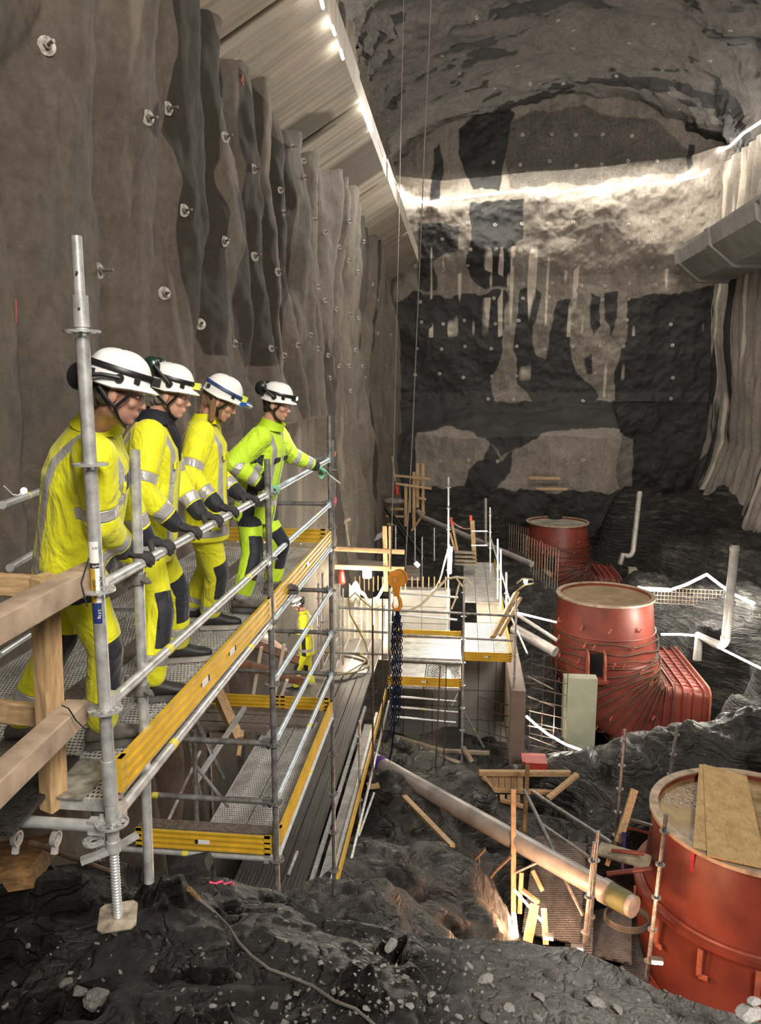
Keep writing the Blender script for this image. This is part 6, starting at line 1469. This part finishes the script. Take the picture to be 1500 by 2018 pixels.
# ================= timber works in the pit =================
def tm(x0, y0, Y0, x1, y1, Y1, w_, h_, label, mat='wood', up=(0, 0, 1), cat='timber'): return timber(P(x0, y0, Y0), P(x1, y1, Y1), w_, h_, label, mat, up, cat, seg=4)
U = (0, 1, 0)
tm(756+5, 1165, 19.5, 758, 1037, 19.5, .11, .09, 'left upright of the pale timber cross frame by the hook', up=U)
tm(768, 1130, 19.6, 768, 1037, 19.6, .05, .09, 'thin right upright of the pale timber cross frame by the hook', up=U)
tm(655, 1081, 19.4, 797, 1088, 19.4, .05, .12, 'upper horizontal board of the pale timber cross frame', 'wood_x')
tm(660, 1117, 19.4, 797, 1122, 19.4, .05, .12, 'lower horizontal board of the pale timber cross frame', 'wood_x')
tm(690, 1110, 20.5, 768, 1116, 20.5, .9, .04, 'weathered plank platform behind the timber cross frame', 'oldwood')
for i, (x, y0, y1, w_) in enumerate([(800, 953, 1037, .14), (808, 956, 1010, .10), (816, 930, 1045, .14), (823, 913, 1000, .14), (834, 913, 1009, .13)]):
    tm(x, y1, 34, x, y0, 34, w_, .08, 'upright board of the wooden stair tower at the back, %s' % ('leftmost', 'second from left', 'third from left, reaching lowest', 'fourth from left, tall', 'rightmost')[i], up=U)
for i, (x0, y0, x1, y1) in enumerate([(777, 937, 849, 944), (780, 953, 851, 963), (769, 1003, 795, 1003), (760, 1017, 796, 1018), (763, 1033, 788, 1034), (823, 981, 840, 984)]):
    tm(x0, y0, 33.8, x1, y1, 33.8, .06, .10, 'horizontal board of the wooden stair tower, %s' % ('topmost', 'second from the top', 'upper step', 'middle step', 'lowest step', 'short stub at right')[i], 'wood_x')
tm(811, 1046, 33.5, 837, 1010, 33.5, .08, .10, 'slanting board at the foot of the wooden stair tower')
tm(773, 899, 33.8, 779, 948, 33.8, .05, .06, 'thin leaning lath at the top left of the stair tower')
tm(772, 1012, 33, 838, 1106, 29, .06, .16, 'dark stair string running down from the stair tower, upper', 'iron')
tm(758, 1000, 33, 800, 1062, 30, .06, .16, 'dark stair string running down from the stair tower, lower', 'iron')
q = MB(); q.ell(P(776, 988, 33.5), (.5, .4, .17), None, 18, 8); q.build('covered_heap', M['tarp'], label='grey tarpaulin heap on the stair tower landing', cat='tarpaulin')
q = MB(); q.capsule(P(782, 973, 33.4), P(782, 961, 33.4), .09, .08, 12); q.tube(P(782, 959, 33.4), P(783, 955, 33.4), .03, 8); q.build('fire_extinguisher', M['bottle'], label='red fire extinguisher hanging at the stair tower', cat='extinguisher')
for i, (x0, y0, x1, y1, m_) in enumerate([(902, 1087, 889, 1020, 'wood'), (897, 1084, 887, 1050, 'wood'), (934, 1115, 928, 1016, 'wood'), (938, 1113, 933, 1026, 'wood')]):
    tm(x0, y0, 25, x1, y1, 25, .07, .09, 'upright board of the small gate on the long platform, %s' % ('left one with red tip', 'leftmost short one', 'right one with red tip', 'rightmost one')[i], up=U)
for i, (x, y, x1, y1) in enumerate([(889, 1022, 891, 1034), (928, 1016, 928, 1026)]):
    tm(x, y, 24.93, x1, y1, 24.93, .09, .11, 'red painted tip on the %s gate board' % ('left', 'right')[i], 'redtip', up=U, cat='painted tip')
rope([P(893, 1029, 25)]+[P(893+35*t, 1029+13*t+5*math.sin(math.pi*t), 25) for t in (.25, .5, .75)]+[P(928, 1042, 25)], .018, 'red and white chain between the two red-tipped gate boards', 'chainrw', 'chain', 'barrier_chain')
for i, y in enumerate((1088, 1096, 1104, 1111)): tm(896, y, 24.8-i*.15, 937, y+1, 24.8-i*.15, .30, .04, 'weathered slat of the pallet step behind the gate, %s' % ('topmost', 'second', 'third', 'lowest')[i], 'oldwoodl')
tm(1018, 1168, 17.4, 971, 1256, 16.6, .09, .20, 'leaning thick plank at the right corner of the long platform', up=U)
tm(1026, 1178, 17.6, 985, 1252, 16.9, .07, .10, 'second leaning plank behind the thick one at the long platform corner', up=U)
tm(660, 1040, 21, 690, 1022, 21, .1, .1, 'small slanting wood piece on a stand against the left wall', 'oldwoodl')
tm(676, 1118, 21, 675, 1040, 21, .05, .07, 'thin upright stand left of the timber cross frame', 'oldwoodl', up=U)
tm(688, 1075, 21, 682, 1030, 21, .04, .05, 'second thin stand beside the slanting wood piece', 'oldwoodl', up=U)
rt = empty('metal_grate', P(747, 1061, 26), 'small dark metal grate leaning on the rock behind the timber frame', 'grate')
for k in range(6): q = MB(); q.tube(P(739+k*3, 1066-k*1.5, 26), P(744+k*3, 1050-k*1.5+3, 26.2), .02, 5); q.build('grate_bar', M['galv'], rt)
q = MB(); q.capsule(P(674, 1145, 19.5), P(673, 1128, 19.5), .10, .07, 12); q.build('red_bottle', M['bottle'], label='red container at the left end of the white sheeting', cat='container')
rt = empty('water_jug', P(724, 1140, 19.6), 'translucent blue-white jug behind the white sheeting', 'jug'); q = MB(); q.rings([[P(724, 1139, 19.6)+Vector((r*math.cos(a), r*math.sin(a)*.8, z)) for a in [2*math.pi*k/14 for k in range(14)]] for r, z in ((.12, 0), (.13, .03), (.13, .22), (.06, .28), (.04, .29))]); q.build('jug_body', M['jug'], rt); q = MB(); q.disc(P(724, 1139, 19.6)+Vector((0, 0, .31)), (0, 0, 1), .05, .04, 12); q.build('jug_cap', M['blue'], rt)
q = MB(); q.tube(P(818, 1108, 22), P(826, 1116, 22), .07, 10); q.build('white_canister', M['white'], label='small white canister on planks right of the hook', cat='canister')
for i in range(4): tm(800, 1118+i*7, 23-.3*i, 828, 1119+i*7, 23-.3*i, .3, .06, 'dark plank of the small stack right of the hook, %s' % ('topmost', 'second', 'third', 'lowest')[i], 'oldwood')
# cables by the work light
rope([P(886, 1073, 19.4), P(877, 1105, 19.3), P(868, 1140, 19.3), P(858, 1160, 19.5), P(850, 1165, 20)], .02, 'cream cable hanging from the bright work light', 'hosecream', 'cable', 'cable')
rope([P(785, 1206, 16.5), P(800, 1206, 16.5), P(830, 1192, 16.6), P(860, 1162, 16.8), P(880, 1141, 17), P(900, 1137, 17), P(918, 1140, 17), P(928, 1152, 17)], .028, 'thick cream hose curving from the hook to the long platform', 'hosecream', 'hose', 'hose')
rope([P(900, 1140, 17), P(912, 1155, 17), P(925, 1166, 17), P(905, 1150, 17.2), P(898, 1180, 17.2), P(890, 1200, 17.2)], .02, 'thin cream cable dangling beside the tall silver post', 'hosecream', 'cable', 'cable')
rope([P(1018, 1150, 17), P(1030, 1140, 17), P(1050, 1142, 17), P(1052, 1150, 17), P(1035, 1153, 17), P(1018, 1165, 17)], .022, 'ochre cable loop round the small lamp at the platform corner', 'hose', 'cable', 'cable')
# brown timbers seen through the scaffold by the distant worker
for i, (x0, y0, x1, y1, t) in enumerate([(470, 1305, 600, 1345, 'long lower one'), (500, 1268, 585, 1300, 'middle one'), (505, 1250, 560, 1285, 'upper one'), (470, 1385, 560, 1330, 'crossing upward')]):
    tm(x0, y0, 12.0+i*.4, x1, y1, 13.6+i*.3, .10, .16, 'reddish brown plank under the platforms near the distant worker, '+t, 'redwood')
for i, (x0, y0, x1, y1) in enumerate([(498, 1375, 515, 1275), (540, 1378, 560, 1270), (552, 1378, 566, 1340)]):
    tm(x0, y0, 12.5, x1, y1, 12.5, .05, .08, 'pale upright lath behind the end posts, %s' % ('left', 'right, tall', 'right, short')[i], 'form', up=U)
for i, (x, y0, y1) in enumerate([(660, 1158, 1320), (669, 1150, 1300), (676, 1160, 1310), (628, 1150, 1320), (636, 1130, 1320)]):
    tp(x, y0, y1, 15.5+.3*i if i < 3 else 13.5, 'slim post between end post and formwork, %s' % ('first', 'second', 'third', 'left of the end post, farther left', 'just left of the end post')[i], 'galv', r=.02, ros=3)
tm(797, 1570, 12.3, 892, 1668, 10.8, .09, .06, 'pale board lying on the dark rock below the long grey pipe', 'wood_x')
for i, (x0, y0, x1, y1, Y) in enumerate([(778, 1452, 872, 1480, 15.5), (862, 1490, 906, 1505, 14.9), (912, 1472, 930, 1502, 15.2), (842, 1478, 965, 1484, 16.2)]):
    tm(x0, y0, Y, x1, y1, Y-.2, .10, .07, 'board on the floor before the grey concrete wall, %s' % ('long one at left', 'short one by the corner post', 'tilted one right of the corner post', 'long one at the wall')[i], 'woodl')
tm(1044, 942, 39, 1104, 943, 39, .06, .14, 'upper pale board on the rock before the end wall', 'wood_x'); tm(1058, 963, 38.5, 1118, 964, 38.5, .06, .12, 'lower pale board on the rock before the end wall', 'wood_x')
# ---- lower right corner works
for i in range(7): tm(953+i*12, 1556, 14.2, 953+i*12, 1522, 14.3, .11, .04, 'upright board of the orange-lit timber box, %s from left' % ('first', 'second', 'third', 'fourth', 'fifth', 'sixth', 'seventh')[i], 'woodw', up=U)
tm(944, 1523, 14.1, 1124, 1524, 14.3, .10, .10, 'long top plank of the orange-lit timber box', 'wood_x')
tm(966, 1556, 13.9, 1090, 1562, 14.0, .08, .08, 'lower plank of the orange-lit timber box', 'woodw'); tm(952, 1530, 14.0, 968, 1552, 13.9, .06, .08, 'short slanting side piece of the timber box', 'woodw')
tm(986, 1576, 13.7, 1034, 1590, 13.6, .08, .06, 'lowest plank under the timber box', 'woodw'); tm(1080, 1574, 13.2, 1138, 1526, 13.6, .10, .07, 'slanting pale board right of the timber box')
for i in range(4): tm(975+i*15, 1588, 13.7, 975+i*15, 1566, 13.8, .10, .03, 'lower row board of the timber box, %s' % ('first', 'second', 'third', 'fourth')[i], 'woodw', up=U)
q = MB(); c = P(1055, 1512, 15.2); q.box(c, (.46, .35, .36)); q.build('red_crate', M['redcrate'], label='red crate beside the concrete fin and timber box', cat='crate')
q = MB(); c = P(1052, 1495, 15.3); q.box(c, (.5, .4, .04)); q.build('crate_lid', M['bottle'], label='bright red lid lying above the red crate', cat='lid')
tm(1012, 1840, 10.4, 1012, 1556, 11.6, .08, .06, 'tall thin orange-lit post left of the tube lamp', 'woodw', up=U); tm(1024, 1800, 10.6, 1028, 1720, 10.8, .07, .05, 'short orange-lit post right of the tall thin one', 'woodw', up=U)
tm(1033, 1640, 12.4, 1040, 1508, 13.6, .07, .07, 'dark brown upright behind the timber box corner', 'wood_dark', up=U)
for i, (x0, y0, Y0, x1, y1, Y1, r, t) in enumerate([(1048, 1560, 13.0, 1206, 1662, 11.5, .035, 'upper long brace tube running down to the right'), (1070, 1626, 12.2, 1162, 1690, 11.2, .03, 'lower parallel brace tube'), (1034, 1558, 12.8, 1098, 1690, 11.2, .035, 'steep tube crossing the brace tubes'),
    (1115, 1735, 10.6, 1150, 1805, 10.2, .03, 'tube propping the long grey pipe'), (1232, 1612, 11.8, 1294, 1630, 11.2, .03, 'short rail from the post to the nearest draft tube'), (1232, 1630, 11.7, 1290, 1644, 11.2, .025, 'rust-red bar below the short rail'),
    (1016, 1720, 10.8, 1060, 1700, 10.8, .02, 'thin slanting bar above the tube lamp'), (1196, 1722, 10.6, 1285, 1712, 10.6, .035, 'red-brown beam towards the nearest draft tube'), (1205, 1676, 10.9, 1270, 1682, 10.8, .03, 'red-brown bar above the coil')]):
    brace(P(x0, y0, Y0), P(x1, y1, Y1), t, r, 'galv_dark' if i not in (5, 7, 8) else 'red')
for i, (x0, y0, x1, y1, Y, n_, t) in enumerate([(1232, 1438, 1212, 1668, 12.0, 5, 'leaning post left of the rock mound'), (1336, 1428, 1318, 1545, 13.0, 3, 'leaning post before the middle draft tube'), (1313, 1605, 1275, 1925, 9.3, 5, 'leaning post touching the nearest draft tube'),
    (1179, 1638, 1160, 1860, 9.9, 2, 'left one of the twin posts over the pipe end'), (1172, 1660, 1150, 1872, 9.7, 3, 'right one of the twin posts over the pipe end')]):
    tp(x1, y0, y1, Y, t, 'galv_dark', ros=n_, px2=x0, r=.027)
tm(1219, 1660, 11.5, 1251, 1556, 11.9, .12, .05, 'pale board leaning on the left leaning post', up=U)
q = MB(); q.tube(P(1228, 1712, 11.2), P(1230, 1640, 11.4), .035, 8); q.build('blue_prop', M['bluedark'], label='dark blue prop left of the nearest draft tube', cat='prop')
tm(1180, 1672, 11.2, 1282, 1700, 10.9, .35, .04, 'pale board shelf between the posts and the nearest tube', 'woodl')
tm(1196, 1706, 11.1, 1206, 1678, 11.2, .06, .05, 'small prop under the pale board shelf', 'woodw', up=U)
coil(P(1236, 1818, 10.0), .30, .26, 4, .016, 'black cable coil on the dark perforated deck', 'cableblk', 'cable coil', z=.02)
ZD = -6.15
def dk(px0, py0, px1, py1, w_, label, rot):
    a = P(px0, py0, 12.1); b = P(px1, py1, 10.5); c = (a+b)/2; d = (b-a); L = d.length; q = MB(); q.bar(a, b, w_, .04); return q.build('perforated_plank', M['perf_dark'], label=label, cat='deck plank')
dk(1105, 1655, 1085, 1850, .85, 'dark perforated plank left of the pipe props', 0); dk(1150, 1668, 1140, 1880, .40, 'dark perforated plank beneath the twin posts', 0); dk(1205, 1745, 1200, 1890, .65, 'dark perforated plank left of the cable coil', 0); dk(1250, 1760, 1250, 1930, .40, 'dark perforated plank next to the nearest draft tube', 0)
tm(1040, 1856, 9.9, 1054, 1782, 10.2, .13, .05, 'orange-lit board standing right of the short tube lamp', 'woodw', up=U); tm(1076, 1862, 9.7, 1072, 1790, 10.0, .08, .06, 'orange-lit post right of the standing board', 'woodw', up=U)
tm(1030, 1755, 10.6, 1060, 1778, 10.3, .07, .05, 'pale brace above the slanting tube lamp', 'woodw'); tm(1050, 1716, 10.8, 1070, 1756, 10.6, .06, .05, 'pale brace left under the long grey pipe', 'woodw', up=U)
for i, (pts_, t) in enumerate([([(956, 1672), (930, 1700), (909, 1738), (922, 1765), (936, 1792)], 'left'), ([(1008, 1686), (975, 1718), (950, 1752), (948, 1780)], 'right')]):
    rope([P(x, y, 10.4) for x, y in pts_], .022, 'bent dark bar on the rock under the long grey pipe, %s one' % t, 'rust', 'bar', 'bent_bar')
tm(944, 1780, 10.2, 944, 1680, 10.6, .03, .03, 'thin dark stake between the two bent bars', 'iron', up=U)
# ---- lamps
def ledtube(pts_, r, label, mat='led', cat='tube light', name='tube_light', seg=True):
    q = MB(); q.path(pts_, r, 8); return q.build(name, M[mat], label=label, cat=cat)
ledtube([P(886, 1130, 19.3), P(888, 1078, 19.3)], .05, 'bright vertical work light on the tall silver post', name='work_lamp', cat='lamp')
ledtube([P(1021, 1208, 17.3), P(1058, 1217, 18.5), P(1096, 1226, 20.0)], .022, 'straight light tube from the platform corner to the middle draft tube')
ledtube([P(1038, 1412, 17.2), P(1058, 1430, 17.4), P(1080, 1447, 17.6), P(1115, 1467, 18), P(1153, 1481, 18.4), P(1195, 1490, 18.8)], .026, 'hanging light tube crossing in front of the greenish pillar')
ledtube([P(1257, 1157, 27.5), P(1283, 1162, 27.3), P(1320, 1163, 27), P(1353, 1152, 26.8), P(1393, 1132, 26.5)], .045, 'curved light strip behind the tubes, left sagging half', name='led_light_strip', cat='light strip')
ledtube([P(1393, 1132, 26.5), P(1420, 1153, 26), P(1447, 1172, 25.6), P(1487, 1189, 25)], .045, 'curved light strip behind the tubes, right half running down', name='led_light_strip', cat='light strip')
ledtube([P(1303, 1250, 22.5), P(1340, 1250, 22.4), P(1378, 1253, 22.3)], .03, 'short light tube just behind the middle draft tube')
ledtube([P(1415, 1275, 21), P(1455, 1295, 20.5), P(1510, 1322, 20)], .028, 'light tube running off the right edge below the vent pipe')
ledtube([P(1014, 1754, 10.6), P(1072, 1820, 10.0)], .018, 'slanting warm light tube in the lower timber works', 'ledwarm')
ledtube([P(1013, 1800, 10.2), P(1018, 1846, 9.9)], .03, 'short upright warm light tube in the lower timber works', 'ledwarm')
def lamp(px_, py_, Y, label, r=.05):
    rt = empty('flood_lamp', P(px_, py_, Y), label, 'lamp'); q = MB(); c = P(px_, py_, Y); q.box(c, (.16, .08, .06)); q.build('lamp_body', M['black'], rt); q = MB(); q.box(c+Vector((0, -.045, .005)), (.13, .02, .035)); q.build('lamp_glass', M['ledwarm'], rt)
lamp(1138, 1868, 9.3, 'small glowing flood lamp at the foot of the twin posts'); lamp(1294, 1893, 8.9, 'glowing flood lamp at the foot of the nearest draft tube'); lamp(1080, 1846, 9.6, 'glowing lamp box right of the orange-lit post')
q = MB(); q.ell(P(1036, 1146, 17), (.045, .045, .06), None, 12, 8); q.build('bulb_lamp', M['led'], label='small round lamp glowing at the platform corner', cat='lamp')
loc = P(45, 970, 4.75); bl = empty('string_bulb', P(47, 967, 4.8), 'small lit bulb with white cord on the rail by the left wall', 'bulb')
q = MB(); q.path([P(8, 958, 4.6), P(25, 975, 4.7), P(36, 976, 4.75), P(46, 968, 4.8)], .004, 6); q.build('cord', M['white'], bl)
q = MB(); q.ell(P(47, 967, 4.8), (.022, .022, .022), None, 10, 6); q.build('bulb_glass', M['ledsoft'], bl)
LW = (1, .93, .8); WM = (1, .52, .28)
light('POINT', P(897, 1095, 19.0), 330, LW, .12)
light('POINT', P(700, 1150, 19.0), 170, (1, .88, .68), .25)
light('POINT', P(815, 1215, 20.0), 160, (1, .9, .72), .25)
light('POINT', P(1290, 1150, 26.6), 170, LW, .2); light('POINT', P(1395, 1125, 26.0), 220, LW, .2); light('POINT', P(1460, 1170, 24.9), 170, LW, .2)
light('POINT', P(1340, 1235, 21.9), 130, LW, .15); light('POINT', P(1460, 1285, 20.0), 130, LW, .15)
light('POINT', P(1060, 1205, 18.2), 60, LW, .1); light('POINT', P(1090, 1435, 17.2), 45, LW, .1)
light('POINT', P(1036, 1795, 9.8), 42, WM, .06); light('POINT', P(1070, 1760, 9.9), 45, WM, .06); light('POINT', P(1138, 1850, 9.2), 40, WM, .05); light('POINT', P(1288, 1875, 8.7), 60, WM, .05)
light('POINT', P(560, 1230, 14.0), 45, LW, .2)
